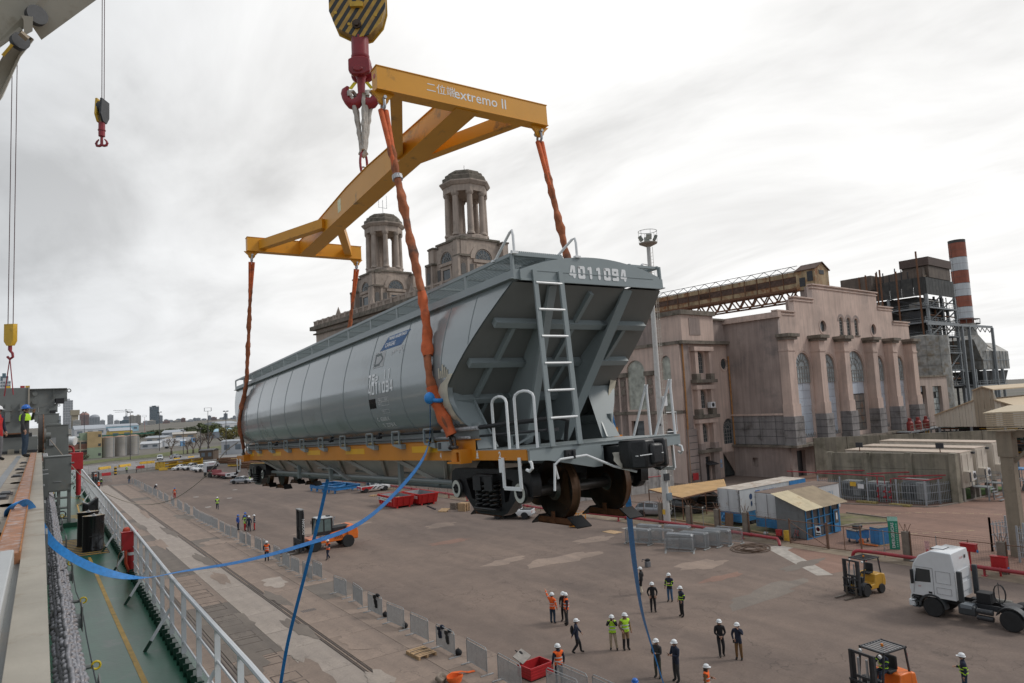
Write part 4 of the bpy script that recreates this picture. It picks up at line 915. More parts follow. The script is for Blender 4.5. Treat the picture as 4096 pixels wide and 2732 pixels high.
def locker(nm,label,l,y,w,d,h,z,m=SHIPG,extra=None):
 t=thing(nm,label,'locker',(sx(l,y),y,z));ob('case',Geo().bx(-w/2,w/2,-d/2,d/2,0,h),m,t,bev=.01)
 ob('door',Geo().bx(-w/2+.04,w/2-.04,-d/2-.012,-d/2-.001,.05,h-.05),m,t);ob('lid_edge',Geo().bx(-w/2-.02,w/2+.02,-d/2-.02,d/2+.02,h+.002,h+.03),m,t)
 ob('door_handle',Geo().bx(-.12,.12,-d/2-.03,-d/2-.015,h*.28,h*.30),STEEL,t)
 for z_ in(.2,.8):ob('hinge',Geo().cyl((w/2-.02,-d/2-.03,h*z_),(w/2+.09,-d/2-.03,h*z_),.035,n=8),SHIPG,t)
 return t
t=locker('hose_locker','grey hinged box on a pipe frame standing over the green deck',.53,31.3,.86,.9,1.28,11.2-.35)
for x in(-.3,.05,.38):
 for y_ in(-.35,.35):ob('frame_leg',Geo().bx(x-.045,x+.045,y_-.045,y_+.045,-1.35,0),SHIPG,t)
for z_ in(-.25,-.62,-1.0):ob('cross_pipe',Geo().cyl((-.4,-.35,z_),(.4,-.35,z_),.04,n=8),SHIPG,t)
ob('valve',Geo().cyl((-.12,-.4,-.95),(-.12,-.4,-.5),.09,n=10).ell((-.12,-.4,-.45),(.1,.1,.1)),mat('chrome',(.5,.5,.5),.15,.9),t);ob('valve_wheel',Geo().tube([(.15+.12*math.cos(a),-.42,-.85+.12*math.sin(a))for a in[i*PI/5 for i in range(10)]],.025,6,closed=True),DARK,t)
ob('green_tray',Geo().bx(-.85,.62,-.6,.7,-1.35,-1.17),DG2,t)
t=locker('tall_locker','tall grey steel locker beyond the hinged box',.62,38.5,.9,.9,2.2,11.1);ob('blue_panel',Geo().bx(-.02,.42,-.475,-.455,-.25,.45),mat('grey_blue',(.19,.30,.31),.45),t);ob('yellow_post',Geo().bx(-.2,-.08,-.5,-.4,-1.2,.4),YEL,t)
ob('cable_box',Geo().bx(-.3,-.05,-.53,-.46,1.3,1.65),STEEL,t)
locker('rear_locker','grey hinge housing with a flat lid further up the ship side',.45,50,.9,1.2,2.0,12.0)
t=thing('winch_housing','stepped grey machinery housing beside the hatch arms','machinery',(sx(.55,44),44,12.0));ob('casing',Geo().bx(-.3,.35,-.4,.4,0,1.4),SHIPG,t,bev=.02);ob('side_drum',Geo().cyl((-.3,-.2,1.0),(.3,-.2,1.0),.3,n=14),SHIPG,t);ob('pipe_stub',Geo().tube([(.3,-.4,.4),(.45,-.45,.5),(.45,-.45,1.3)],.07,8),COAM,t)
t=thing('floodlight','white floodlight on a red hooped bracket above the ship rail','floodlight',(sx(1.33,47),47,12.35));ob('lamp_head',Geo().cyl((-.25,0,.1),(.3,-.3,.02),.2,.26,n=14),WHITE,t);ob('lamp_face',Geo().cyl((.3,-.3,.02),(.31,-.305,.018),.22,n=14),LAMPG,t)
ob('hoop',Geo().tube([(-.2,0,-1.6),(-.2,0,-.5)]+[(.02-.22*math.cos(a*PI/6),0,-.5+.22*math.sin(a*PI/6))for a in range(1,6)]+[(.24,0,-.5),(.24,0,-1.6)],.06,8),RED,t)
t=thing('hydrant_box','red hydrant box at the head of the ship rail','hydrant box',(sx(1.6,44),44,10.5));ob('box',Geo().bx(-.3,.3,-.2,.2,.4,1.3),RED,t,bev=.01);ob('pipe',Geo().cyl((.1,0,-.98),(.1,0,.4),.12,n=10),RED,t)
t=thing('hose_reel','white coiled hose on a bracket at the coaming','hose',(sx(.15,37),37,11.6))
for k in range(4):ob('hose_loop',Geo().tube([(-.05+.04*k,-.05,.5),(.0+.05*k,-.1,.1),(.08+.06*k,-.1,-.5),(.14+.05*k,-.08,-.9)],.035,6),mat('white_hose',(.6,.6,.62),.5),t)
ob('bracket',Geo().box((0,0,.6),(.3,.1,.1)),SHIPG,t)
rl=thing('ship_railing','long white three bar railing along the green ship deck','railing')
ST=[(4,1.87),(8,1.89),(12.5,1.86),(20,1.93),(28,1.96),(40,2.0),(50,2.06),(60,2.1),(66,2.06)]
RX=lambda y:sx(interp(ST,y),y)
ys=[4+1.0*k for k in range(62)]
RW=mat('rail_white',(.66,.68,.70),.35,var=.05,dirt=(.4,.42,.42),damt=.1)
ob('top_rail',Geo().tube([(RX(y)+.0,y,10.62)for y in ys],.034,8),RW,rl)
for z in(9.86,10.22):ob('mid_rail',Geo().tube([(RX(y),y,z)for y in ys],.019,6),RW,rl)
pm=mesh_of('post',Geo().bx(-.035,.035,-.009,.009,0,.92),RW);bm_=mesh_of('brace',Geo().beam((0,0,.6),(-.3,-.06,.15),.05,.014,(0,1,0)),RW);bf=mesh_of('brace_foot',Geo().beam((-.298,-.06,.153),(-.40,-.08,0),.052,.016,(0,1,0)),DG2);kn=mesh_of('bracket',Geo().bx(-.06,.02,-.008,.008,-.02,.17).bx(-.06,.06,-.02,.02,.17,.186),DG2)
k=0;y=6.0
while y<62:
 link('post',pm,rl,(RX(y),y,9.69))
 if k%3==0:
  b=link('brace',bm_,rl,(RX(y)-.02,y+.05,9.5));link('brace_foot',bf,b)
 for q in range(4):
  if y<45:link('deck_bracket',kn,rl,(RX(y)-.03,y+.1+q*.3,9.5))
 y+=1.2;k+=1
ob('sheer_strake',Geo().add([(RX(y)+dx,y,z)for y in ys for dx,z in((-.06,9.47),(.08,9.47),(.08,9.56),(-.06,9.56))],[[i*4+j,i*4+(j+1)%4,i*4+4+(j+1)%4,i*4+4+j]for i in range(len(ys)-1)for j in range(4)]),DG2,rl)
g=Geo()
YL=[(6,1.33),(11.67,1.29),(16.5,1.23),(23.4,1.18)]
for a,b in zip(YL,YL[1:]):g.beam((sx(a[1],a[0]),a[0],9.504),(sx(b[1],b[0]),b[0],9.504),.075,.004)
for a,b in(((1.40,34.8),(1.47,39)),((1.47,39.0),(1.79,39.6)),((1.79,39.6),(1.82,41.8)),((1.82,41.8),(1.34,43.2)),((1.34,43.2),(1.38,50)),((.75,31),(1.36,31.6)),((1.36,31.6),(1.42,34.8)),((1.2,27.5),(1.34,33.4))):g.beam((sx(a[0],a[1]),a[1],9.504),(sx(b[0],b[1]),b[1],9.504),.06,.004)
ob('deck_line',g,LINE,deck)
g=Geo()
for k in range(11):y0=24.0+k*.33;g.beam((sx(.50,y0),y0,9.506),(sx(1.70,y0-.15),y0-.15,9.506),.10,.004,(0,0,1))
for k in range(4):y0=33.4+k*.4;g.beam((sx(.75,y0),y0,9.506),(sx(1.35,y0),y0,9.506),.12,.004)
ob('hazard_mat',g,LINE,deck)
sheetg=Geo();sheetg.poly([(sx(.5,23.9),23.9,9.502),(sx(1.72,23.7),23.7,9.502),(sx(1.72,27.4),27.4,9.502),(sx(.5,27.6),27.6,9.502)]);ob('mat_base',sheetg,mat('mat_dark',(.06,.06,.055),.7),deck)
LID=mat('lid_stripes',(.5,.42,.18),.5,var=.1)
def vent(label,l,y,h):
 t=thing('deck_vent',label,'deck vent',(sx(l,y),y,9.5),group='black oval deck vents')
 g=Geo();n=28;pr=[(1.0,0),(1.03,.03),(.98,.05),(1.0,h-.1),(1.05,h-.06),(1.05,h-.02)]
 vs=[];fs=[]
 for r,z in pr:
  for j in range(n):a=2*PI*j/n;vs.append((.285*r*math.cos(a)+.02*(z/h),.19*r*math.sin(a),z))
 for i in range(len(pr)-1):
  for j in range(n):j2=(j+1)%n;fs.append([i*n+j,i*n+j2,(i+1)*n+j2,(i+1)*n+j])
 g.add(vs,fs);ob('casing',g,mat('gloss_black',(.008,.008,.009),.16,var=.2,coat=.3),t,ang=50)
 g=Geo();g.poly([(.30*math.cos(2*PI*j/n)+.02,.20*math.sin(2*PI*j/n),h-.02)for j in range(n)]);ob('lid',g,mat('lid_grey',(.30,.30,.30),.4),t)
 for a0 in(20,110,200,290):
  for q in range(3):
   g=Geo();aa=rad(a0+q*22);bb=rad(a0+q*22+11);g.poly([(.19*math.cos(aa)+.02,.12*math.sin(aa),h-.016),(.295*math.cos(aa)+.02,.197*math.sin(aa),h-.016),(.295*math.cos(bb)+.02,.197*math.sin(bb),h-.016),(.19*math.cos(bb)+.02,.12*math.sin(bb),h-.016)]);ob('lid_stripe',g,LINE,t)
 ob('lid_catch',Geo().bx(-.01,.05,-.03,.03,h-.015,h+.01).tube([(-.02,0,h),(.02,0,h+.03),(.06,0,h)],.01,5),STEEL,t)
 ob('side_handle',Geo().tube([(-.1,-.185,.44),(-.1,-.215,.44),(.12,-.215,.44),(.12,-.185,.44)],.012,6),BLACK,t);ob('drain_plug',Geo().cyl((.02,-.19,.12),(.02,-.215,.12),.03,n=8),BLACK,t)
vent('nearest tall black oval vent with striped lid on the deck',1.33,24.6,1.06);vent('black oval vent standing just behind the nearest one',1.24,25.7,1.07)
t=thing('fairlead','black saddle-shaped fairlead roller against the rail behind the black vents','fairlead',(sx(1.62,31),31,9.5))
g=Geo();pl=[(-.3,0),(.22,0),(.22,1.0),(.1,.95),(-.1,.78),(-.26,.86),(-.3,.8)];g.prism(pl,-.25,.25);ob('casting',g,MATS['gloss_black'],t,bev=.04);ob('roller',Geo().cyl((0,-.26,.62),(0,.26,.62),.13,n=14).ell((.02,-.1,.80),(.07,.07,.07)),BLACK,t)
t=thing('fire_hose_box','red fire hose box with a red cylinder hanging on the ship rail','fire box',(sx(1.88,19.7)-.02,19.75,9.55));ob('box',Geo().bx(-.19,.15,-.09,.09,.60,1.02),RED,t,bev=.008);ob('lid',Geo().bx(-.2,.16,-.1,.1,1.02,1.04),RED,t);ob('cylinder',Geo().cyl((.03,-.02,.06),(.03,-.02,.6),.09,n=14),RED,t);ob('white_band',Geo().cyl((.03,-.02,.47),(.03,-.02,.54),.093,n=14),WHITE,t);ob('hose_pipe',Geo().tube([(-.1,-.05,.6),(-.1,-.07,.3),(-.04,-.07,.12)],.035,8),mat('orange_red',(.55,.07,.03),.5),t);ob('float_cap',Geo().ell((-.06,.2,1.04),(.09,.07,.09)),MATS['orange_red'],t)
ob('cord',Geo().tube([(-.13,-.08,.8),(-.26,-.1,.5),(-.3,-.1,.2),(-.2,-.1,.06),(.05,-.12,.12)],.008,5),mat('brown_cord',(.2,.12,.08),.9),t)
CHN=mat('chain_grey',(.30,.30,.325),.5,.35,var=.2,sc=14,dirt=(.20,.13,.08),damt=.3,dsc=6)
lkv=Geo();
def linkmesh(turn):
 g=Geo();pts=[]
 for a in range(12):
  t=a*2*PI/12;p=(.036*math.cos(t),.055*math.sin(t),0)
  pts.append(tuple(1.5*q for q in(p if not turn else(0,p[1],p[0]))))
 g.tube(pts,.030,6,closed=True);return mesh_of('chain_link',g,CHN,ang=80)
LK=[linkmesh(0),linkmesh(1)]
chl=['anchor chain strand closest to the coaming','middle and highest strand of the grey anchor chains','outer strand of grey anchor chain beside the green deck']
for c,(l,zz,y0)in enumerate(((.215,10.56,7.6),(.29,10.68,6.2),(.37,10.60,6.6))):
 t=thing('anchor_chain',chl[c],'chain',group='grey anchor chains along the coaming')
 y=y0;n=0;stuff=Geo()
 while y<52:
  q=(y-8.4)/3.7;sag=-.045*(math.sin((q%1)*PI));
  p=(sx(l,y)+.006*math.sin(y*7+c),y,zz+sag+.006*math.sin(y*11+c*2))
  if n<300:link('chain_link',LK[(n+c)%2],t,p,(rnd.uniform(-.1,.1),rnd.uniform(-.25,.25),-SK+rnd.uniform(-.08,.08)))
  elif n%2==0:stuff.tube([(p[0]+.036*math.cos(a*PI/3),p[1]+.085*math.sin(a*PI/3),p[2])for a in range(6)],.018,4,closed=True)
  y+=.105;n+=1
 ob('chain_run',stuff,CHN,t,kind='stuff')
for k in range(8):
 y=8.55+k*3.7;t=thing('chain_bracket',['nearest','second','third','fourth','fifth','sixth','seventh','farthest'][k]+' U-shaped steel bracket holding the anchor chains, counted from the camera','bracket',(sx(.06,y),y,10.35),group='chain brackets on the coaming')
 ob('seat_plate',Geo().bx(0,.46,-.16,.16,.0,.14),SHIPG,t,bev=.006);ob('side_plate',Geo().prism([(-.18,-.05),(.18,-.05),(.18,.25),(.06,.36),(-.18,.3)],.46,.475,'x'),SHIPG,t);ob('side_plate',Geo().prism([(-.18,-.05),(.18,-.05),(.18,.25),(-.18,.34)],.1,.115,'x'),SHIPG,t)
 ob('wall_pad',Geo().bx(-.02,.0,-.3,.3,-.3,.3),SHIPG,t)
wr=tag(ob('guard_wire',Geo().tube([(sx(.545+.012*math.sin(k*1.3),6.5+k),6.5+k,10.42+.03*math.sin(k*2.1))for k in range(26)],.008,5),mat('dark_wire',(.05,.06,.07),.5,.4)),'thin dark guard wire running past the chain brackets','wire')
for i,(y,l)in enumerate(((9.9,.50),(13.6,.53),(17.4,.47),(26.5,.52),(33,.55))):
 t=thing('yellow_ring',['yellow ring on a stub pipe closest to the camera','small yellow ring half hidden by a chain bracket','yellow ring on the wire near the striped mat','yellow ring near the grey pipe frame','yellow ring farthest along the guard wire'][i],'ring',(sx(l,y),y,10.42),group='yellow rings on the guard wire')
 g=Geo();g.tube([(.075+.045*math.cos(a*PI/6),0,.045*math.sin(a*PI/6))for a in range(12)],.014,6,closed=True);ob('ring',g,mat('ring_yellow',(.62,.46,.02),.45),t);ob('stub_pipe',Geo().cyl((-.1,0,0),(.02,0,0),.028,n=8),SHIPG,t)
cr=thing('ship_crane','cream box girder crane boom with pulleys at the top left corner','crane')
def quadbox(nm,pts,depth,m):
 g=Geo();a=[V(p)for p in pts];n_=(a[1]-a[0]).cross(a[2]-a[0]).normalized();
 if n_.dot(_f)<0:n_=-n_
 k=len(a);g.add(a+[p+n_*depth for p in a],[list(range(k)),list(range(2*k-1,k-1,-1))]+[[i,(i+1)%k,(i+1)%k+k,i+k]for i in range(k)]);return ob(nm,g,m,cr)
quadbox('upper_boom',[(-1.77,29.91,29.38),(1.24,29.20,30.68),(2.15,29.58,29.92),(0.26,30.61,28.11),(-0.09,30.39,28.55),(-1.80,31.15,26.81)],1.4,CREAM)
quadbox('boom_side',[(0.26,31.71,29.48),(0.83,31.59,29.70),(2.65,30.63,31.25),(1.29,30.49,31.63),(-0.24,31.51,29.87)],1.0,CREAM)
quadbox('boom_head',[(-0.38,29.57,28.39),(-0.01,29.55,28.43),(-0.02,29.78,27.97),(-0.28,29.88,27.77),(-0.30,29.64,28.26)],.9,CREAM)
quadbox('boom_flange',[(-1.51,30.43,26.98),(-0.41,29.94,28.11),(-0.33,29.97,28.04),(-1.51,30.50,26.83)],.9,CREAM)
quadbox('lower_jib',[(-1.43,32.26,25.43),(-1.43,31.84,26.51),(-0.58,31.08,28.27),(-0.36,30.99,28.47),(-0.03,31.05,28.33),(-0.47,31.38,27.64),(-1.03,32.01,26.12)],.8,CREAM)
quadbox('jib_flange',[(-0.46,31.10,27.51),(-0.03,30.78,28.20),(0.02,30.80,28.17),(-0.39,31.11,27.50),(-1.02,31.79,25.86),(-1.07,31.76,25.94)],1.0,CREAM)
for c,r,m in((V((0.09,29.88,28.67)),.36,DARK),(V((-0.40,29.80,27.47)),.30,DARK)):
 g=Geo();ax=(_r*.75-_f*.5+_u*.1).normalized();g.cyl(c-ax*.12,c+ax*.12,r,n=22);ob('sheave',g,m,cr)
g=Geo();c=V((-0.26,29.38,27.43));g.beam(V((-0.39,29.30,27.58)),V((-0.16,29.38,27.43)),.25,.1);ob('sheave_guard',g,mat('guard_cream',(.45,.36,.26),.6),cr)
g=Geo();g.tube([V((-0.62,29.59,27.20)),V((-0.73,29.66,27.04)),V((-0.90,29.78,26.79))],.05,6);ob('yellow_fitting',g,YEL,cr)
hk=thing('small_hook','small red double hook under a yellow block on twin ropes in the left sky','hook');hp=V((2.09,28.16,23.44))
def hq(dx,dz):return hp+_r0*dx+V((0,0,dz))
MPU=30/1567
for s in(-2.2,2.2):
 a=hq(s*MPU+.04,84*MPU);ob('rope',Geo().tube([a,a+V((0,0,9))],.014,5),mat('purple_brown_rope',(.10,.05,.055),.6),hk)
g=Geo();y0=hq(0,44*MPU);nrm=(_r0*.55+_f*.84);
for s,m in((-.09,YEL),(.09,DARK)):
 c0=y0+_r0*s;g=Geo();pts=[c0+_f*a+V((0,0,b))for a,b in((-.12,0),(.1,-.05),(.26,.2),(.26,.8),(-.2,.86),(-.26,.25))];n_=_r0*.035;k=len(pts);g.add([p-n_ for p in pts]+[p+n_ for p in pts],[list(range(k)),list(range(2*k-1,k-1,-1))]+[[i,(i+1)%k,(i+1)%k+k,i+k]for i in range(k)]);ob('cheek_plate',g,m,hk)
ob('block_sheave',Geo().cyl(y0+V((0,0,.55))-_r0*.08,y0+V((0,0,.55))+_r0*.08,.24,n=16),DARK,hk)
g=Geo();g.cyl(hq(0,16*MPU),hq(0,43*MPU),.11,n=10);g.cyl(hq(0,27*MPU),hq(0,29*MPU),.13,n=10);ob('swivel',g,HRED,hk)
g=Geo();g.cyl(hq(0,0),hq(0,18*MPU),.05,n=8)
for s in(-1,1):g.tube([hq(0,.02)]+[hq(s*(.10-.10*math.cos(t*PI/6))*1.0+s*.0,.02-.10*math.sin(t*PI/6)*.7)for t in range(1,4)]+[hq(s*.17,-.04),hq(s*.205,.04),hq(s*.17,.12),hq(s*.1,.2)],[.05,.05,.05,.05,.05,.045,.035,.02],8)
ob('double_hook',g,HRED,hk)
h2=thing('left_hook_block','yellow hook block with red hook hanging at the left picture edge','hook block');hp=V((-0.62,33.85,16.47));MPU=34/1567
a=hq(-9*MPU,44*MPU);
for s in(-9,10):a=hq(s*MPU*.5,44*MPU);ob('rope',Geo().tube([a,a+V((0,0,18))],.016,5),MATS['purple_brown_rope'],h2)
g=Geo();pts=[(-.17,.2),(-.06,.02),(.1,.02),(.2,.2),(.2,.9),(-.17,.9)];c=hq(0,4*MPU)
k=len(pts);A=[c+_r0*p[0]+V((0,0,p[1]))for p in pts];g.add([p-_f*.12 for p in A]+[p+_f*.12 for p in A],[list(range(k)),list(range(2*k-1,k-1,-1))]+[[i,(i+1)%k,(i+1)%k+k,i+k]for i in range(k)]);ob('block',g,YEL,h2)
g=Geo();g.cyl(hq(0,-4*MPU),hq(0,6*MPU),.07,n=8).tube([hq(0,-4*MPU),hq(.1,-9*MPU),hq(.12,-16*MPU),hq(0,-20*MPU),hq(-.1,-15*MPU)],.05,6);ob('hook',g,HRED,h2)
p0=hq(0,-18*MPU);ob('hook_sling',Geo().tube([p0,hq(-.2,-88*MPU)],.02,5),HRED,h2);ob('hook_sling',Geo().tube([p0,hq(.16,-86*MPU)],.02,5),HRED,h2)
BST=mat('blue_webbing',(.03,.25,.66),.5,var=.15,sc=18,bump=.25,bsc=70)
K=KNOT+V((-.11,-.02,0))if True else None
tl=thing('blue_strap','long blue tie-down strap swooping from the wagon sling across the deck to the left','strap')
def cat3(P,n=8):
 P=[V(p)for p in P];out=[]
 for i in range(len(P)-1):
  p0,p1,p2,p3=P[max(i-1,0)],P[i],P[i+1],P[min(i+2,len(P)-1)]
  for k in range(n):
   t=k/n;out.append(.5*((2*p1)+(p2-p0)*t+(2*p0-5*p1+4*p2-p3)*t*t+(3*p1-p0-3*p2+p3)*t**3))
 return out+[P[-1]]
path=cat3([V((-0.45,11.11,11.99)),V((-0.21,11.23,12.05)),V((sx(-.3,10.6),10.65,12.31)),V((sx(-.13,10.9),10.95,12.31)),V((0.34,12.47,11.54)),V((0.88,12.67,11.06)),V((1.49,12.77,10.79)),V((2.15,12.88,10.76)),V((3.13,12.88,10.76)),V((4.11,12.53,10.94)),V((4.88,11.98,11.24)),V((5.36,11.31,11.82)),V((5.71,10.76,12.54)),K],7)
n=len(path);side=[];wid=[]
for i,p in enumerate(path):
 t=i/n;a=(0.2 if t<.2 else lerp(.2,1.2,(t-.2)/.15)if t<.35 else lerp(1.2,-.1,(t-.35)/.12)if t<.47 else lerp(-.1,1.3,(t-.47)/.53));side.append(V((.35,.3,0))*math.cos(a)*2+V((0,0,1))*math.sin(a));wid.append(.13)
ob('webbing',Geo().ribbon(path,wid,side,.002),BST,tl,ang=60)
kn_=Geo();kn_.ell(K+V((-.01,0,0)),(.09,.1,.10),8,6);kn_.tube([KNOT+V((math.cos(a)*.13,math.sin(a)*.13,.05*math.sin(a)))for a in[i*PI/6 for i in range(12)]],.035,6,closed=True);ob('knot',kn_,BST,tl,ang=80)
t2=thing('blue_strap','blue strap hanging straight down from the far middle of the wagon to the quay','strap',group=None)
P=cat3([V((6.98,19.18,11.40)),V((6.83,19.44,10.42)),V((6.52,19.96,8.69)),V((6.19,20.53,6.82)),V((6.00,20.78,5.47))],6);ob('webbing',Geo().ribbon(P,[.10]*len(P),[V((.7,-.6,0))]*len(P),.003),BST,t2)
t3=thing('blue_strap','blue strap dropping from the near right wheel to the people on the yard','strap')
P=cat3([KNOT2,V((9.12,9.38,11.54)),V((9.64,9.88,10.93)),V((11.59,11.80,9.36)),V((14.18,14.28,7.31)),V((16.83,16.66,5.28)),V((18.09,17.36,3.28))],6);W_=[.11]*len(P)
for i in range(len(P)):W_[i]=.11 if i<len(P)*.5 else lerp(.10,.03,(i-len(P)*.5)/(len(P)*.5))
ob('webbing',Geo().ribbon(P,W_,[V((.8,-.6,.1))]*len(P),.003),BST,t3)
kk=Geo();kk.ell(KNOT2+V((.1,0,0)),(.1,.1,.12),8,6);ob('knot',kk,BST,t3,ang=80)
rp=thing('tag_rope','thin pale rope drooping from the far wagon end to the ship locker','rope')
P=cat3([KNOT3+V((-.1,.2,-.05)),V((6.43,29.27,11.87)),V((6.47,33.28,10.68)),V((5.56,35.38,9.66)),V((4.45,36.53,9.43)),V((3.14,35.71,10.01)),V((1.94,34.87,11.05)),V((0.76,34.49,12.72))],8);ob('rope_line',Geo().tube(P,.018,5),mat('hemp_rope',(.36,.31,.26),.9),rp)
BA=rad(3.0);BO=V((95.2,60.9,0))
def bw(e1,e2,z=0):return BO+V((e1*math.cos(BA)-e2*math.sin(BA),e1*math.sin(BA)+e2*math.cos(BA),z))
BMx=Mx.Translation(BO)@Mx.Rotation(BA,4,'Z')
PINK=mat('pink_plaster',(.57,.435,.37),.9,var=.14,sc=.25,bump=.15,bsc=3,dirt=(.46,.36,.31),damt=.4,dsc=.22,streak=.25)
PGREY=mat('dark_plaster',(.345,.275,.245),.9,var=.16,sc=.3,bump=.15,bsc=3,dirt=(.23,.195,.18),damt=.45,dsc=.25,streak=.28)  # darker, greyer plaster than the facade, with random stains and streaks
STONE=mat('grey_base_stone',(.25,.235,.23),.9,var=.15,sc=.6,bump=.2,bsc=5,dirt=(.10,.09,.08),damt=.35,dsc=.5,streak=.3)
CORN=mat('mossy_cornice',(.20,.17,.14),.95,var=.25,sc=.8,dirt=(.09,.085,.06),damt=.5,dsc=.9,streak=.3)
TOWR=mat('tower_stone',(.42,.345,.29),.9,var=.16,sc=.3,bump=.15,bsc=4,dirt=(.24,.20,.17),damt=.35,dsc=.35,streak=.28)
DKST=mat('dark_tower_stone',(.13,.125,.12),.9,var=.15)
METP=mat('pale_metal_sheet',(.55,.60,.67),.45,.2,var=.12,sc=.5,bump=.1,bsc=2,dirt=(.30,.32,.35),damt=.3,dsc=.5)
WGL=mat('dusty_window_glass',(.33,.37,.38),.22,var=.35,sc=1.1,spec=.6)
WDK=mat('dark_window_glass',(.06,.07,.075),.12,var=.4,sc=1.5,spec=.7)
MUNT=mat('window_bars',(.26,.25,.235),.6,var=.1)
DOORM=mat('dark_door',(.035,.037,.04),.6,var=.3,sc=1)
RUSTP=mat('rust_stained_panels',(.17,.155,.14),.7,var=.3,sc=.6,dirt=(.2,.1,.05),damt=.35,dsc=.6)
def sub(root):return root
def Mf(e2):return BMx@Mx(((1,0,0,0),(0,0,-1,e2),(0,1,0,0),(0,0,0,1)))
def Ms(e1):return BMx@Mx(((0,0,1,e1),(-1,0,0,0),(0,1,0,0),(0,0,0,1)))
def archpl(x0,x1,z0,zs):
 r=(x1-x0)/2;return[(x0,z0),(x1,z0)]+arc((x0+x1)/2,zs,r,0,180,14)
def arched_window(par,x0,x1,z0,zs,M,glass=WGL,nx=6,dz=.9,t=.09,rings=2,name='arched_window',depth=-.35):
 0
 r=(x1-x0)/2;cx=(x0+x1)/2;pl=archpl(x0,x1,z0,zs)
 w=plate(name,pl,[],.06,M@Mx.Translation((0,0,depth)),glass,par)
 g=Geo();
 def bar(a,b,q=t):g.beam((a[0],a[1],depth+.07),(b[0],b[1],depth+.07),q,.08,(0,0,1))
 for i in range(nx+1):x=lerp(x0,x1,i/nx);bar((x,z0),(x,zs))
 z=z0
 while z<zs-.2:bar((x0,z),(x1,z));z+=dz
 bar((x0,zs),(x1,zs),t*1.3)
 for q in range(1,rings+1):
  p=arc(cx,zs,r*q/rings*.97,0,180,14)
  for a,b in zip(p,p[1:]):bar(a,b)
 for a in range(1,8):bar((cx+r*.33*math.cos(a*PI/8),zs+r*.33*math.sin(a*PI/8)),(cx+r*.96*math.cos(a*PI/8),zs+r*.96*math.sin(a*PI/8)),t*.8)
 me=mesh_of('window_bars',g,MUNT);me.transform(M);link('window_bars',me,w,kind='stuff');return w
ps=thing('power_station_hall','pinkish old power station hall with five tall arched bays and stepped gable','building',BO)
def pob(nm,g,m,par=None,**k):
 me=mesh_of(nm,g,m,ang=k.pop('ang',35));me.transform(BMx);return _fix(link(nm,me,par or ps,kind=k.get('kind')),par)
def _fix(o,par):return o
ps.location=(0,0,0)
outl=[(-2.3,4.8),(44.8,4.8),(44.8,24.9),(38.0,24.9),(38.0,27.5),(32.0,27.5),(32.0,30.0),(9.0,30.0),(9.0,27.6),(2.9,27.6),(2.9,25.2),(-2.3,25.2)]
bays=[(2.0,6.4,16.7),(10.1,14.3,16.6),(18.1,24.7,16.0),(28.5,32.6,16.4),(36.9,41.0,16.4)]
holes=[archpl(a,b,5.6,z)for a,b,z in bays]
sm=[(17.1,18.6,22.0,24.3),(19.7,21.2,22.0,24.3),(22.5,24.0,22.0,24.3)]
holes+=[archpl(a,b,c,d)for a,b,c,d in sm]+[arc(11.5,23.3,1.0,0,360,20)[:-1],arc(29.7,23.2,1.0,0,360,20)[:-1]]
plate('facade_wall',outl,holes,.9,Mf(.0)@Mx.Translation((0,0,-.45)),PINK,ps)
for(a,b,zs),zt in zip(bays,(14.15,14.15,14.0,14.0,13.95)):
 big=b-a>5
 arched_window(ps,a,b,zt,zs,Mf(0),nx=8 if big else 6,dz=.75,rings=3 if big else 2)
 lo=5.6 if not big else 11.9
 nz=7 if not big else 1
 for c in range(2 if not big else 3):
  for r_ in range(nz):
   x0=lerp(a,b,c/(2 if not big else 3));x1=lerp(a,b,(c+1)/(2 if not big else 3));z0=lerp(lo,zt,r_/nz);z1=lerp(lo,zt,(r_+1)/nz)
   pob('metal_panel',Geo().box(((x0+x1)/2,.42+rnd.uniform(-.03,.03),(z0+z1)/2),(x1-x0-.03,.04,z1-z0-.03)),METP)
 if big:
  for c in range(4):
   for r_ in range(5):
    x0=lerp(a,b,c/4);x1=lerp(a,b,(c+1)/4);z0=lerp(5.6,11.8,r_/5);z1=lerp(5.6,11.8,(r_+1)/5)
    pob('door_panel',Geo().box(((x0+x1)/2,.5,(z0+z1)/2),(x1-x0-.12,.05,z1-z0-.12)),RUSTP)
  pob('door_back',Geo().bx(a,b,.55,.6,5.6,11.8),DARK)
 g=Geo();p=arc((a+b)/2,zs,(b-a)/2+.25,0,180,16);q=arc((a+b)/2,zs,(b-a)/2+.75,0,180,16)
 g.prism(p+q[::-1],-.06,.0);pob('archivolt',g,PINK)
 g=Geo();g.bx(a-.28,a-.02,-.07,0,5.6,zs).bx(b+.02,b+.28,-.07,0,5.6,zs);pob('window_jamb',Geo().bx(a-.28,a-.02,-.07,0,5.6,zs),PINK);pob('window_jamb',Geo().bx(b+.02,b+.28,-.07,0,5.6,zs),PINK)
 if not big:
  g=Geo()
  for i in range(7):
   x=lerp(a,b,i/6);x2=lerp(a,b,(6-i)/6)
   g.beam((x,.1,5.0),(x,.1,6.3),.05,.05)
   if i<6:
    xx=lerp(a,b,(i+1)/6);g.beam((x,.1,5.0),(xx,.1,6.3),.05,.05).beam((xx,.1,5.0),(x,.1,6.3),.05,.05)
  pob('balcony_grille',g,MUNT,kind='stuff')
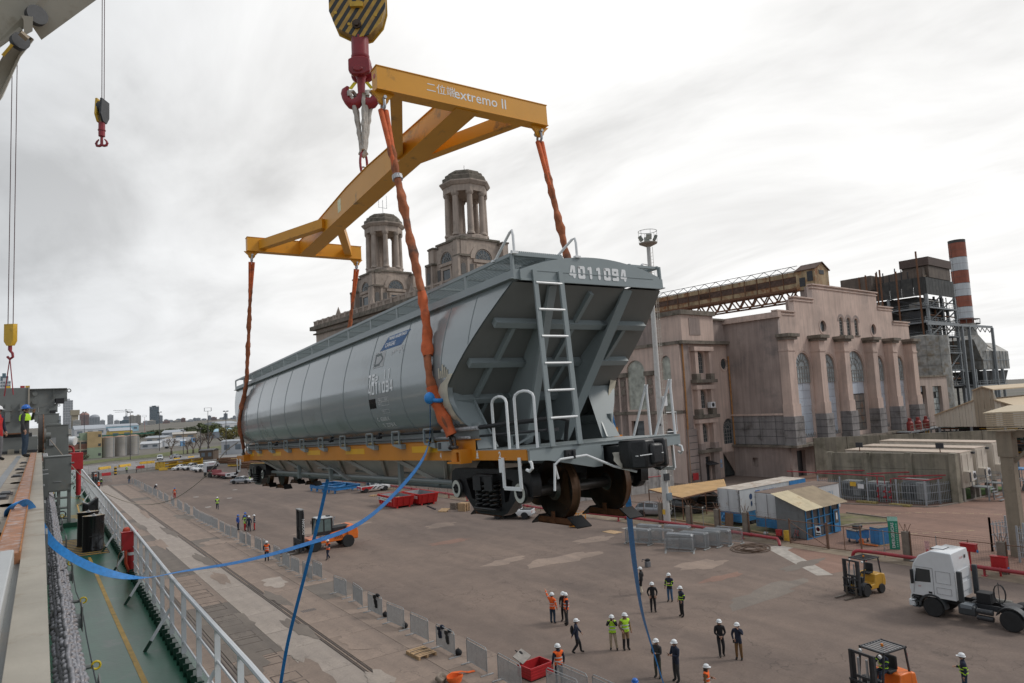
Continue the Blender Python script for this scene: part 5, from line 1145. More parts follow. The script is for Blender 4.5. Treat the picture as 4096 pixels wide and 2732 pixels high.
for a,b,c,d in sm:
 w=arched_window(ps,a,b,c,d,Mf(0),glass=WDK,nx=2,dz=.6,rings=1,name='slit_window');pob('window_sill',Geo().bx(a-.2,b+.2,-.15,.1,c-.15,c),CORN)
 g=Geo();p=arc((a+b)/2,d,(b-a)/2+.12,0,180,10);q=arc((a+b)/2,d,(b-a)/2+.55,0,180,10);g.prism(p+q[::-1],-.03,.0);pob('archivolt',g,PGREY)
for cx in(11.5,29.7):
 w=plate('round_window',arc(cx,23.3 if cx<20 else 23.2,1.0,0,360,20)[:-1],[],.05,Mf(0)@Mx.Translation((0,0,-.35)),WDK,ps)
 g=Geo();c_=arc(cx,23.25,1.0,0,360,20);d_=arc(cx,23.25,1.35,0,360,20);g.prism(c_+d_[::-1],-.06,.02);pob('round_frame',g,PINK)
for a,b,z in((-2.5,2.9,25.2),(2.7,9.0,27.6),(8.8,32.2,30.0),(32.0,38.2,27.5),(37.8,45.0,24.9)):
 pob('coping',Geo().bx(a-.05,b+.05,-.28,.75,z,z+.22).bx(a,b,-.14,.6,z-.5,z-.32),PINK)
PIL=[(-2.6,2.0),(6.8,1.7),(14.9,1.7),(25.2,1.7),(33.2,1.7),(41.6,1.9)]
for x,w in PIL:
 first=x<0
 p=pob('pilaster',Geo().bx(x,x+w,-1.5,-.0,11.0,20.7),PINK);
 for nm,a,b,c,d,m in(('pilaster_base',-.15,.15,9.2,11.0,PINK),('pilaster_foot',-.35,.35,4.9,9.2,STONE),('pilaster_cap',-.35,.35,20.7,21.1,CORN),('pilaster_cap',-.65,.65,21.1,21.6,CORN),('pilaster_band',-.08,.08,19.0,19.3,PINK)):
  me=mesh_of(nm,Geo().bx(x+a,x+w+b,-1.5-max(b,.1),-.0,c,d),m);me.transform(BMx);link(nm,me,p)
 for z in(6.0,7.1,8.2):
  me=mesh_of('stone_joint',Geo().bx(x-.36,x+w+.36,-1.87,-.02,z,z+.07),DARK);me.transform(BMx);link('stone_joint',me,p)
outl=[(-2.4,-.2),(61,-.2),(61,4.6),(-2.4,4.6)]
dh=[(-0.2,.0,2.2,3.9),(9.9,1.4,12.9,4.0),(18.2,.0,23.0,3.8),(28.5,.0,31.0,3.8),(36.5,1.4,39,3.8)]
plate('base_storey',outl,[[(a,b),(c,b),(c,d),(a,d)]for a,b,c,d in dh],.8,Mf(-.0)@Mx.Translation((0,0,-.25)),PGREY,ps)
for a,b,c,d in dh:pob('doorway',Geo().bx(a,c,.4,.5,b,d),DOORM);pob('door_leaf',Geo().bx(a+.1,(a+c)/2-.1,.28,.36,b+.1,d*.8),RUSTP)if c-a>2.6 else None
pob('notice_board',Geo().bx(29.2,30.6,.2,.26,1.5,3.4),mat('blue_green_board',(.06,.2,.25),.5))
pob('ledge',Geo().bx(-3.4,46,-2.1,.1,4.6,4.95),CORN);pob('ledge',Geo().bx(-2.6,45.2,-.3,.1,24.2,24.5),PINK)if False else None
for x,w in PIL[1:]:
 pob('buttress',Geo().prism([(x-.3,0),(x+w+.3,0),(x+w+.15,4.6),(x-.15,4.6)],-1.5,-.6),PGREY)
M=Ms(-2.2)
plate('side_wall',[(-9.4,9.5),(0.2,9.5),(0.2,24.2),(-9.4,24.2)],[],.6,M,PGREY,ps)
plate('side_wall_base',[(-9.4,5.0),(0.3,5.0),(0.3,9.5),(-9.4,9.5)],[],.7,M,STONE,ps)
for z in(6.2,7.3,8.4):pob('stone_joint',Geo().bx(-2.57,-2.54,-.3,9.4,z,z+.06),DARK)
for y in(1.5,4.2,6.9):pob('stone_joint',Geo().bx(-2.57,-2.54,y,y+.05,5.0,9.4),DARK)
plate('side_wall_foot',[(-9.4,0),(.3,0),(.3,4.7),(-9.4,4.7)],[[(-6,1.6),(-5.1,1.6),(-5.1,2.9),(-6,2.9)]],.5,M,PGREY,ps)
pob('cornice_band',Geo().bx(-2.95,-1.9,-.6,9.4,24.2,24.55).bx(-2.75,-1.9,-.5,9.4,24.55,25.1),PINK);pob('string_course',Geo().bx(-2.7,-2.2,-.5,9.4,9.4,9.7),PINK);pob('ledge',Geo().bx(-3.0,-2.0,-.5,9.4,4.6,4.95),CORN)
pob('hall_body',Geo().bx(-1.9,44.5,1.2,60,0,24.0),PGREY);pob('gable_back',Geo().bx(9.2,31.8,.9,1.4,24,29.9),PGREY);pob('gable_back',Geo().bx(3,38,.9,1.4,24,27.4),PGREY)
plate('annexe_wall',[(44.8,4.6),(61.2,4.6),(61.2,14.3),(44.8,14.3)],[[(46.2,5.2),(50.2,5.2),(50.2,12.6),(46.2,12.6)],[(53.6,5.2),(58.0,5.2),(58.0,12.4),(53.6,12.4)]],.6,Mf(.4),mat('pale_pink_plaster',(.42,.34,.30),.9,var=.1,sc=.4,streak=.3),ps)
pob('coping',Geo().bx(44.6,61.5,-.2,1.2,14.3,14.6),CORN);pob('annexe_body',Geo().bx(45,61,1.2,14,0,14.2),PGREY)
for a,b,zt in((46.2,50.2,12.6),(53.6,58.0,12.4)):
 pob('window_back',Geo().bx(a,b,.9,.95,5.2,zt),DARK)
 for i in range(3):
  for j in range(6):
   if(i*7+j*3+int(a))%8==0:continue
   x0=lerp(a,b,i/3);x1=lerp(a,b,(i+1)/3);z0=lerp(5.2,zt,j/6);z1=lerp(5.2,zt,(j+1)/6)
   pob('window_pane',Geo().box(((x0+x1)/2,.75+rnd.uniform(-.04,.04),(z0+z1)/2),(x1-x0-.12,.03,z1-z0-.12)),WGL if rnd.random()<.7 else METP)
pv=thing('corner_building','pink corner building with stacked arched windows left of the tall hall','building');ps_save=ps
def vob(nm,g,m,**k):return pob(nm,g,m,pv,**k)
E2=9.2;E1=-14.0
wins=[(-10.6,-8.7,16.4,18.85),(-10.6,-8.8,11.0,12.95),(-10.7,-8.9,5.8,7.8)]
hl=[archpl(a,b,c,d)for a,b,c,d in wins]+[archpl(-4.9,-1.7,5.1,7.5),arc(-3.45,17.8,.9,0,360,18)[:-1],[(-5.4,0),(-1.3,0),(-1.3,3.9),(-5.4,3.9)],[(-10.6,0),(-8.9,0),(-8.9,3.6),(-10.6,3.6)]]
plate('front_wall',[(E1,0),(-2.2,0),(-2.2,21),(E1,21)],hl,.6,Mf(E2)@Mx.Translation((0,0,-.3)),PINK,pv)
plate('attic_wall',[(E1+.2,21.4),(-2.2,21.4),(-2.2,24.8),(E1+.2,24.8)],[],.6,Mf(E2+.1)@Mx.Translation((0,0,-.3)),PGREY,pv)
vob('attic_block',Geo().bx(E1-.1,-6.0,E2-.35,E2+5.2,21.4,25.4),PINK);vob('attic_panel',Geo().bx(-12.2,-9.5,E2-.42,E2-.36,22.3,24.9),PGREY)
vob('coping',Geo().bx(E1-.4,-5.7,E2-.7,E2+5.6,25.4,26.1),CORN);vob('coping',Geo().bx(-6,-2.3,E2-.3,E2+.6,24.8,25.1),CORN)
vob('cornice',Geo().bx(E1-.6,-2.2,E2-.8,E2+.2,20.9,21.4),CORN)
for(a,b,c,d)in wins:
 w=arched_window(pv,a,b,c,d,Mf(E2),glass=WDK,nx=4,dz=.6,rings=2,t=.07)
 for x in(a-1.15,b+.45):
  vob('column',Geo().bx(x,x+.7,E2-.75,E2,c-.1,d+.9),PINK);vob('column_base',Geo().bx(x-.15,x+.85,E2-.95,E2,c-1.0,c-.1),CORN if c>6 else PGREY)
 vob('entablature',Geo().bx(a-1.5,b+1.5,E2-.95,E2,d+.95,d+1.6),PINK);vob('window_ledge',Geo().bx(a-1.7,b+1.7,E2-1.15,E2,c-1.5,c-1.0),CORN)
 g=Geo();p=arc((a+b)/2,d,(b-a)/2+.08,0,180,12);q=arc((a+b)/2,d,(b-a)/2+.4,0,180,12);g.prism(p+q[::-1],E2-.08,E2-.0);vob('archivolt',g,PINK)
arched_window(pv,-4.9,-1.7,5.1,7.5,Mf(E2),glass=WDK,nx=5,dz=.55,rings=3,t=.07)
plate('round_window',arc(-3.45,17.8,.9,0,360,18)[:-1],[],.05,Mf(E2)@Mx.Translation((0,0,-.3)),WDK,pv);g=Geo();c_=arc(-3.45,17.8,.9,0,360,18);d_=arc(-3.45,17.8,1.2,0,360,18);g.prism(c_+d_[::-1],E2-.08,E2);vob('round_frame',g,PINK)
vob('big_door',Geo().bx(-5.4,-1.3,E2+.4,E2+.5,0,3.9),DOORM);vob('small_door',Geo().bx(-10.6,-8.9,E2+.3,E2+.4,0,3.6),DOORM)
for i in range(4):vob('door_panel',Geo().bx(-5.3+i,-4.4+i,E2+.34,E2+.39,.2,3.7),mat('door_green',(.05,.055,.055),.5,var=.25))
vob('awning',Geo().prism([(E2-1.3,2.5),(E2,2.9),(E2,2.8),(E2-1.3,2.4)],-10.9,-8.5,'x'),DARK)
vob('door_lintel',Geo().bx(-12.2,-6.9,E2-.8,E2,4.2,4.8),CORN);vob('door_pier',Geo().bx(-12,-10.8,E2-.6,E2,0,4.2),PGREY);vob('door_pier',Geo().bx(-8.6,-7.2,E2-.6,E2,0,4.2),PGREY)
vob('corner_quoin',Geo().bx(E1-.05,E1+1.4,E2-.25,E2,0,20.9),PGREY);vob('plinth',Geo().bx(E1-.3,E1+1.7,E2-.5,E2,0,8),PGREY)
for z in range(1,8):vob('stone_joint',Geo().bx(E1-.31,E1+1.71,E2-.51,E2-.49,z-.04,z+.04),DARK)
vob('ac_unit',Geo().bx(-8.9,-7.7,E2-.9,E2-.3,11.0,11.9),WHITE);vob('ac_fan',Geo().cyl((-8.3,E2-.93,11.45),(-8.3,E2-.9,11.45),.32,n=14),DARK)
for i in(0,1):vob('blue_sign',Geo().bx(-6.4,-5.9,E2-.06,E2-.02,1.6+i*.7,2.15+i*.7),mat('sign_white_blue',(.35,.45,.6),.4,var=.3,sc=5))
for x,z0,z1 in((-2.6,4.6,19.0),(-14.2,0,21)):vob('drain_pipe',Geo().cyl((x,E2-.35,z0),(x,E2-.35,z1),.12,n=8),mat('orange_drain_pipe',(.36,.17,.06),.7,var=.25))
vob('fire_cabinet',Geo().bx(-14.4,-13.6,E2-1.2,E2-.8,.6,1.6),RED)
M=Ms(E1);qh=[archpl(-20,-16.2,11.2,17.2),archpl(-12.7,-11.0,15.6,18.5),archpl(-12.8,-11.2,10.7,12.8),archpl(-12.8,-11.2,5.6,7.4),[(-19.6,5.2),(-17,5.2),(-17,9.4),(-19.6,9.4)],archpl(-29,-25.2,11.2,17.2),archpl(-38,-34.2,11.2,17.2),archpl(-47,-43,11.2,17.2)]
plate('quay_wall',[(-60,0),(-9.2,0),(-9.2,21),(-60,21)],qh,.6,M@Mx.Translation((0,0,-.3)),PINK,pv)
for a,b,c,d in((-20,-16.2,11.2,17.2),(-29,-25.2,11.2,17.2),(-38,-34.2,11.2,17.2),(-47,-43,11.2,17.2)):arched_window(pv,a,b,c,d,M@Mx.Translation((0,0,-.6)),glass=mat('pale_arch_glass',(.34,.35,.30),.2,var=.45,sc=.9),nx=5,dz=.8,rings=2,depth=.3)  # arched panes in a pale, uneven glass colour
for c,d in((15.6,18.5),(10.7,12.8),(5.6,7.4)):arched_window(pv,-12.7,-11.1,c,d,M@Mx.Translation((0,0,-.6)),glass=MATS['pale_arch_glass']if c>9 else WDK,nx=3,dz=.7,rings=1,depth=.3)
vob('basement_window',Geo().bx(E1+.1,E1+.2,17,19.6,5.2,9.4),WDK)
for y in(15.2,20.9,22.6,30.2):vob('quay_pilaster',Geo().bx(E1-.6,E1,y-.7,y+.7,0,16.5),PGREY);vob('pilaster_cap',Geo().bx(E1-.9,E1,y-1.0,y+1.0,16.5,17.2),CORN);[vob('medallion',Geo().bx(E1-.7,E1-.6,y-.4,y+.4,z,z+.9),CORN)for z in(13.6,15.0)]
for z0,z1,o in((20.9,21.4,.8),(10.4,10.9,.7),(4.4,4.8,.5)):vob('cornice',Geo().bx(E1-o,E1,E2,60,z0,z1),CORN)
for z in(6.0,7.0,8.0,9.0):vob('stone_joint',Geo().bx(E1-.02,E1+.01,14,60,z,z+.08),DARK)
vob('rear_attic',Geo().bx(E1+.3,-3,14.6,60,21.4,25.6),PGREY);vob('rear_coping',Geo().bx(E1,-3,14.4,60,25.6,26.2),CORN);vob('building_core',Geo().bx(E1+.6,-2.3,E2+.7,60,0,21.2),PGREY)
g=Geo()
for k in range(7):vob('rusty_vent',Geo().bx(E1+.1,E1+.3,24+k*4,25+k*4,21.6,23.6),RUST)
tb=thing('tower_block','long stone block with balustrade carrying the two bell towers','building')
def tob(nm,g,m,par=None,**k):return pob(nm,g,m,par or tb,**k)
tob('block_wall',Geo().bx(-13.5,30,62,150,0,39),TOWR)
tob('cornice',Geo().bx(-14.8,31,61,152,39,40.2),CORN);tob('cornice',Geo().bx(-14.1,30.5,61.5,151,37.6,38.0),CORN)
for k in range(22):
 y=63+k*4;tob('parapet_pier',Geo().bx(-14,-13,y,y+1.2,40.2,42.0),TOWR)
 me=Geo()
 for q in range(6):me.bx(-13.8,-13.4,y+1.45+q*.45,y+1.7+q*.45,40.4,41.5)
 me.bx(-13.9,-13.2,y+1.2,y+4,41.5,41.9);tob('balustrade',me,TOWR,kind='stuff')
for y in(90.5,112,134):tob('pediment_finial',Geo().lathe([(1.6,0),(.0,4.2)],4,c=(-13,y,40.2)),TOWR)
for y in(66,74,82,90,98,106,114,122,130):tob('block_window',Geo().bx(-13.6,-13.45,y-1.5,y+1.5,24,33),WDK)
def bell_tower(label,e1,e2):
 t=thing('bell_tower',label,'tower',group='twin stone bell towers');O=V((e1,e2,0))
 def q(nm,g,m,par=None,kind=None,ang=35):
  me=mesh_of(nm,g,m,ang=ang);me.transform(BMx@Mx.Translation(O));return link(nm,me,par or t,kind=kind)
 H=6.2
 q('lower_block',Geo().bx(-H,H,-H,H,40,51.0),TOWR);q('upper_block',Geo().bx(-H+.8,H-.8,-H+.8,H-.8,51,52.2),TOWR);q('block_coping',Geo().bx(-H+.5,H-.5,-H+.5,H-.5,52.2,52.7),CORN)
 for a in(0,1,2,3):
  Rt=Mx.Rotation(a*PI/2,4,'Z')
  def r(nm,g,m,par=None,kind=None):
   me=mesh_of(nm,g,m);me.transform(BMx@Mx.Translation(O)@Rt);return link(nm,me,par or t,kind=kind)
  wpl=arc(0,47.4,2.3,0,180,12);w=r('lunette',Geo().prism(wpl,-H-.04,-H-.01),WDK)
  g=Geo()
  for an in range(1,6):g.beam((.4*math.cos(an*PI/6),-H-.08,47.4+.4*math.sin(an*PI/6)),(2.25*math.cos(an*PI/6),-H-.08,47.4+2.25*math.sin(an*PI/6)),.12,.08)
  for rr in(1.2,2.2):
   p=arc(0,47.4,rr,0,180,10)
   for x,y in zip(p,p[1:]):g.beam((x[0],-H-.08,x[1]),(y[0],-H-.08,y[1]),.12,.08)
  r('window_bars',g,MUNT,w,'stuff')
  g=Geo();g.prism(arc(0,47.4,2.5,0,180,14)+arc(0,47.4,3.7,180,0,14),-H-.25,-H);r('archivolt',g,TOWR)
  r('sill_band',Geo().bx(-3,3,-H-.4,-H,46.5,47.2),TOWR);r('lower_window',Geo().bx(-1.6,1.6,-H-.06,-H-.01,41.5,45.5),WDK);r('window_frame',Geo().bx(-2.2,-1.6,-H-.25,-H,41,46),TOWR);r('window_frame',Geo().bx(1.6,2.2,-H-.25,-H,41,46),TOWR);r('window_frame',Geo().bx(-2.2,2.2,-H-.3,-H,45.5,46.1),TOWR)
  for s in(-1,1):r('dark_pier',Geo().bx(min(s*2.9,s*4.2),max(s*2.9,s*4.2),-H-.12,-H,40,46),DKST)
  for s in(-1,1):
   x=s*(H+.2)
   r('corner_buttress',Geo().bx(min(x-1.6,x+1.0),max(x-1.6,x+1.0),-H-1.2,-H+1.4,40,47.4),TOWR);r('buttress_cap',Geo().bx(x-1.9,x+1.3,-H-1.5,-H+1.7,47.4,47.9),CORN)if s>0 else None
   r('niche',Geo().prism(archpl(x-.8,x+.5,41.2,45.2),-H-1.26,-H-1.22),DKST)
   r('shoulder',Geo().bx(x-1.2,x+.4,-H-.4,-H+1.2,47.9,51.5),TOWR);r('shoulder_cap',Geo().bx(x-1.4,x+.6,-H-.6,-H+1.4,51.5,51.9),CORN)
 q('drum_base',Geo().lathe([(5.4,52.7),(5.4,53.6),(5.1,53.9)],8,a0=PI/8),TOWR,ang=20)
 for k in range(8):
  a=k*PI/4+PI/8;x,y=4.55*math.cos(a),4.55*math.sin(a)
  c=q('column',Geo().lathe([(.80,53.9),(.78,56),(.66,63.6)],14,c=(x,y,0)),TOWR)
  for nm,g in(('column_cap',Geo().lathe([(.7,63.5),(.95,63.9),(1.0,64.15),(1.0,64.4)],14,c=(x,y,0))),('column_base',Geo().lathe([(1.0,53.85),(1.0,54.2),(.82,54.5)],14,c=(x,y,0)))):
   me=mesh_of(nm,g,TOWR);me.transform(BMx@Mx.Translation(O));link(nm,me,c)
 q('ring_beam',Geo().lathe([(3.5,64.4),(5.55,64.4),(5.55,65.9),(5.8,66.0),(6.4,66.7),(6.4,67.0)],8,a0=PI/8),TOWR,ang=20)
 q('roof_steps',Geo().lathe([(6.3,67.0),(5.6,67.3),(5.6,68.3),(5.2,68.5),(4.9,68.6),(4.9,69.2),(4.2,69.4),(4.0,69.9),(3.1,70.1),(0,70.7)],8,a0=PI/8),CORN,ang=20)
 q('roof_ceiling',Geo().lathe([(5.4,64.6),(0,64.6)],8,a0=PI/8),DKST)
 for k in range(4):a=k*PI/2;q('inner_pier',Geo().box((2.7*math.cos(a),2.7*math.sin(a),59.2),(.9,.9,10.8)),TOWR)if k in(1,2)else None
 q('lightning_rod',Geo().cyl((0,0,70.6),(0,0,72.2 if e2<100 else 75),.06,n=5),DARK)
 if e2>100:
  for dx in(-1.3,1.3):q('aerial_rod',Geo().cyl((dx,0,72.5),(dx,0,76.5),.05,n=5),DARK)
  q('aerial_arm',Geo().cyl((-1.3,0,72.6),(1.3,0,72.6),.05,n=5),DARK)
bell_tower('taller nearer stone bell tower with open columns, right of the sling',-3.8,78.8)
bell_tower('farther stone bell tower with aerials on its roof, at left',-3.8,121.5)
cv=thing('conveyor_gallery','long rusty conveyor gallery on trusses rising over the power station roof','conveyor')
RPAN=mat('rusty_cream_panel',(.40,.30,.18),.85,var=.25,sc=.5,dirt=(.26,.09,.03),damt=.6,dsc=.6,streak=.4);RBR=mat('dark_rust_louver',(.10,.06,.045),.85,var=.35,sc=2)
def c0(e2):return 30.4
n=22;y0,y1=4.3,60
for k in range(n):
 a,b=lerp(y0,y1,k/n),lerp(y0,y1,(k+1)/n)
 for nm,h0,h1,m in(('lower_panel',0,.9,RPAN),('louver_panel',.95,2.0,RBR),('upper_panel',2.05,2.9,RPAN)):
  g=Geo();x=12.5;g.add([(x,a+.04,c0(a)+h0),(x,b-.04,c0(b)+h0),(x,b-.04,c0(b)+h1),(x,a+.04,c0(a)+h1),(x+.08,a+.04,c0(a)+h0),(x+.08,b-.04,c0(b)+h0),(x+.08,b-.04,c0(b)+h1),(x+.08,a+.04,c0(a)+h1)],[[0,1,2,3],[7,6,5,4],[0,4,5,1],[3,2,6,7]])
  if nm=='louver_panel' and k in(3,7,12):continue
  pob(nm,g,m,cv)
 pob('gallery_post',Geo().beam((12.45,a,c0(a)-.1),(12.45,a,c0(a)+3.0),.12,.12),RUST,cv);pob('roof_truss',Geo().beam((12.5,a,c0(a)+3.0),(12.9,(a+b)/2,c0(a)+3.9),.08,.08).beam((12.9,(a+b)/2,c0(a)+3.9),(12.5,b,c0(b)+3.0),.08,.08),DARK,cv)
 pob('truss_web',Geo().beam((12.7,a,c0(a)),(12.7,(a+b)/2,c0(a)-1.9),.22,.22).beam((12.7,(a+b)/2,c0(a)-1.9),(12.7,b,c0(b)),.22,.22),RUST,cv)
 pob('truss_web',Geo().beam((15.7,a,c0(a)),(15.7,(a+b)/2,c0(a)-1.9),.18,.18).beam((15.7,(a+b)/2,c0(a)-1.9),(15.7,b,c0(b)),.18,.18),RUST,cv)
for x,dz,w in((12.5,-.1,.35),(12.5,.92,.1),(12.5,2.02,.1),(12.5,3.0,.12),(12.9,3.9,.09),(12.7,-1.9,.28),(15.7,-1.9,.28),(15.7,0,.3)):pob('long_beam',Geo().beam((x,y0,c0(y0)+dz),(x,y1,c0(y1)+dz),w,w),RUST if dz<3 else DARK,cv)
pob('gallery_floor',Geo().beam((14.2,y0,c0(y0)-.05),(14.2,y1,c0(y1)-.05),3.4,.12),RUST,cv);pob('gallery_back',Geo().beam((15.9,y0,c0(y0)+1.5),(15.9,y1,c0(y1)+1.5),.1,2.9),RBR,cv)
g=Geo();pl=[(12.2,29.9),(16.9,29.9),(16.9,33.2),(14.6,34.4),(12.2,33.2)];g.prism(pl,.95,4.3);pob('end_house',g,RPAN,cv)
for a,b,z,h in((2.7,3.7,30.5,1.5),(1.3,2.3,31.2,1.7)):pob('house_window',Geo().bx(12.14,12.2,a,b,z,z+h),DARK,cv)
pob('house_window',Geo().bx(13.6,15.2,.88,.94,32.4,33.1),DARK,cv);pob('house_roof',Geo().beam((12.0,2.6,33.2),(14.6,2.6,34.5),3.8,.12).beam((14.6,2.6,34.5),(17.1,2.6,33.2),3.8,.12),RBR,cv)
pob('house_support',Geo().bx(12.6,16.5,1.2,4.0,23.8,29.9),PGREY,cv)
bs=thing('boiler_house','black steel boiler structure with open floors, pipes and clad upper storeys','industrial structure')
CLAD=mat('black_cladding',(.055,.055,.053),.7,var=.3,sc=.6,dirt=(.11,.10,.09),damt=.35,dsc=.5,streak=.3);BRN=mat('brown_cladding',(.14,.11,.09),.8,var=.2,sc=.5,streak=.4);GST=mat('grey_girder',(.24,.255,.265),.6,var=.15);ALU=mat('weathered_lagging',(.27,.265,.25),.5,.3,var=.35,sc=.8,dirt=(.2,.16,.11),damt=.5,dsc=.7)
def bob(nm,g,m,**k):return pob(nm,g,m,bs,**k)
for k in range(9):bob('cladding_sheet',Geo().bx(lerp(88.2,106.5,k/9)+.05,lerp(88.2,106.5,(k+1)/9)-.05,11.9,12.1,35.2-.0*k,39.5),CLAD)
for k in range(6):bob('cladding_sheet',Geo().bx(88.0,88.2,lerp(12,29,k/6)+.05,lerp(12,29,(k+1)/6)-.05,35.0,39.6),CLAD)
bob('upper_hall',Geo().prism([(12.5,39.4),(28,39.4),(30,41),(12.5,42.0)],88.5,104,'x'),BRN);bob('roof_slope',Geo().prism([(88.3,39.6),(97,42.6),(97,42.3),(88.3,39.3)],12.3,30),mat('rusty_roof',(.20,.15,.11),.85,var=.2,sc=1))
bob('penthouse',Geo().bx(90.5,104.6,11.8,18,39.6,42.6),BRN);bob('penthouse_top',Geo().bx(90,105,11.5,18.4,42.7,44.8),mat('dark_brown_cladding',(.10,.07,.06),.8,var=.2));bob('west_shed',Geo().bx(86,92,24,32,38,41.8),BRN)
for x,y,z1 in((86.8,13,46.0),(84,17,41.4),(82,20,42.2),(84.5,22,42),(83,24,41.6),(86,27,41.8)):bob('vent_pipe',Geo().cyl((x,y,24),(x,y,z1),.22,n=8),RUST)
for k in range(8):bob('roof_pipe',Geo().cyl((88.5,16+k*1.5,39.5),(88.5,16+k*1.5,41.5+(k%3)*.7),.14,n=6),DARK)
fl=[12,16.0,20.5,24.7,28.2,31.8]
for z in fl:
 bob('floor_plate',Geo().bx(88,106,12,30,z-.15,z+.15)if z>13 else Geo().bx(84,108,10,30,z-.15,z+.15),DARK);bob('floor_girder',Geo().beam((84 if z<29 else 88,11.5,z),(106,11.5,z),.25,.4),GST);bob('floor_girder',Geo().beam((87.8,11.5,z),(87.8,30,z),.25,.4),GST)
 g=Geo()
 for h in(.5,1.05):g.beam((84,11.3,z+h),(106,11.3,z+h),.07,.07).beam((87.6,11.3,z+h),(87.6,30,z+h),.07,.07)
 for k in range(12):g.beam((84+k*2,11.3,z),(84+k*2,11.3,z+1.05),.07,.07)
 bob('guard_rail',g,GST,kind='stuff')
for x in(88,97,106):
 for y in(12,21,30):bob('steel_column',Geo().bx(x-.3,x+.3,y-.3,y+.3,0,35.2),GST if(x,y)!=(97,12)else DARK)
rr=random.Random(5)
for z0,z1 in zip([0]+fl,fl+[35.2]):
 for x0,x1 in((88,97),(97,106)):
  if rr.random()<.7:bob('diagonal_brace',Geo().beam((x0,11.8,z0),(x1,11.8,z1),.25,.25),DARK if rr.random()<.5 else GST)
 bob('diagonal_brace',Geo().beam((87.8,12,z0),(87.8,21,z1),.25,.25),DARK)
 for k in range(7):
  x=rr.uniform(89,104);y=rr.uniform(13.5,26);w=rr.uniform(1.2,3.5);bob('boiler_vessel',Geo().bx(x-w/2,x+w/2,y-1,y+1.6,z0+.2,min(z1-.4,z0+rr.uniform(1.5,3.6))),rr.choice((ALU,CLAD,DARK,BRN)))
 for k in range(5):x=rr.uniform(88.5,105);bob('process_pipe',Geo().cyl((x,12.6+k*.3,z0),(x,12.6+k*.3,z1),rr.uniform(.1,.3),n=7),rr.choice((ALU,RUST,DARK,GST)))
 bob('process_pipe',Geo().cyl((88,12.3,z0+1.8),(106,12.3,z0+1.8),.18,n=7),rr.choice((ALU,RUST,GST)))
bob('boiler_core',Geo().bx(90,104,15,28,0,35),CLAD)
for y in(12.4,16):
 for z in(20.3,24.5,16,12.6):bob('work_light',Geo().beam((86.5+y*.2,11.2,z-.4),(88.6+y*.2,11.2,z-.4),.18,.1),mat('tube_light',(.8,.8,.75),.3))
bob('platform_truss',Geo().beam((80,9.5,27.2),(124,9.5,27.6),.4,.6),GST)
for k in range(12):bob('truss_web',Geo().beam((80+k*3.6,9.4,27.2),(82+k*3.6,9.4,26.0),.15,.15).beam((82+k*3.6,9.4,26.0),(83.6+k*3.6,9.4,27.2),.15,.15),DARK)
for x in(106.5,101.5,124):bob('platform_leg',Geo().bx(x-.3,x+.3,9.2,9.8,0,27.4),GST)
si=thing('lagged_silo','dirty metal-clad cylindrical silo beside the annexe roof','silo')
for k in range(9):
 for a in range(12):
  a0=a*PI/6;g=Geo();p=[(79.4+5.6*math.cos(a0+q*PI/12*.97),11+5.6*math.sin(a0+q*PI/12*.97))for q in(0,1,2)]
  z0,z1=lerp(3,24,k/9)+.05,lerp(3,24,(k+1)/9)-.04;g.add([(x,y,z0)for x,y in p]+[(x,y,z1)for x,y in p],[[0,1,4,3],[1,2,5,4]])
  if math.sin(a0+.26)<.5:pob('lagging_sheet',g,ALU,si)
pob('silo_core',Geo().lathe([(5.5,0),(5.5,23.9),(0,24.6)],24,c=(79.4,11,0)),ALU,si)
du=thing('flue_duct','huge grey angular flue duct stepping down right of the chimney','duct')
for a,b in((116,127),(127.2,137)):
 g=Geo();pl=[(a,14.5),(a,20.5)];
 g.add([(a,10,16),(b,10,16),(b,10,21),(b-3.5,12.5,23.6),(a-1.5,12.5,23.6),(a,10,21),(a,19,16),(b,19,16),(b,19,21),(b-3.5,17,23.6),(a-1.5,17,23.6),(a,19,21)],[[0,1,2,5],[5,2,3,4],[1,7,8,2],[2,8,9,3],[6,0,5,11],[11,5,4,10],[4,3,9,10],[7,6,11,8],[8,11,10,9],[0,6,7,1]]);pob('duct_section',g,ALU,du,ang=20)
 for k in range(1,4):x=lerp(a,b,k/4);pob('duct_rib',Geo().bx(x-.08,x+.08,9.9,10,16,21),GST,du)
 pob('duct_rib',Geo().bx(a,b,9.85,10,18.4,18.6),GST,du);pob('hopper_base',Geo().add([(a,10.5,15.6),(b,10.5,15.6),(b-2,11,11.8),(a+2,11,11.8),(a,18,15.6),(b,18,15.6),(b-2,17,11.8),(a+2,17,11.8)],[[0,1,2,3],[1,5,6,2],[4,0,3,7],[5,4,7,6]]),CLAD,du)
pob('duct_elbow',Geo().add([(110.5,10,24),(114.5,10,25.3),(121,10,22.5),(115.5,10,18.5),(110.5,18,24),(114.5,18,25.3),(121,18,22.5),(115.5,18,18.5)],[[0,1,2,3],[4,7,6,5],[1,5,6,2],[0,4,5,1],[3,2,6,7],[0,3,7,4]]),ALU,du)
pob('duct_riser',Geo().lathe([(3.0,22),(3.0,25),(2.6,27),(2.5,29)],20,c=(121,15,0)),ALU,du)
pob('support_frame',Geo().bx(108,131,9.4,20,11.2,11.8),GST,du)
for x in(109,116,123,130):pob('support_leg',Geo().bx(x-.3,x+.3,9.6,10.2,0,16),GST,du)
g=Geo()
for h in(12.4,12.9):g.beam((108,9.3,h),(131,9.3,h),.08,.08)
for k in range(13):g.beam((108+k*1.9,9.3,11.8),(108+k*1.9,9.3,12.9),.08,.08)
pob('guard_rail',g,GST,du,kind='stuff')
ch=thing('striped_chimney','tall red and white banded chimney at the right','chimney')
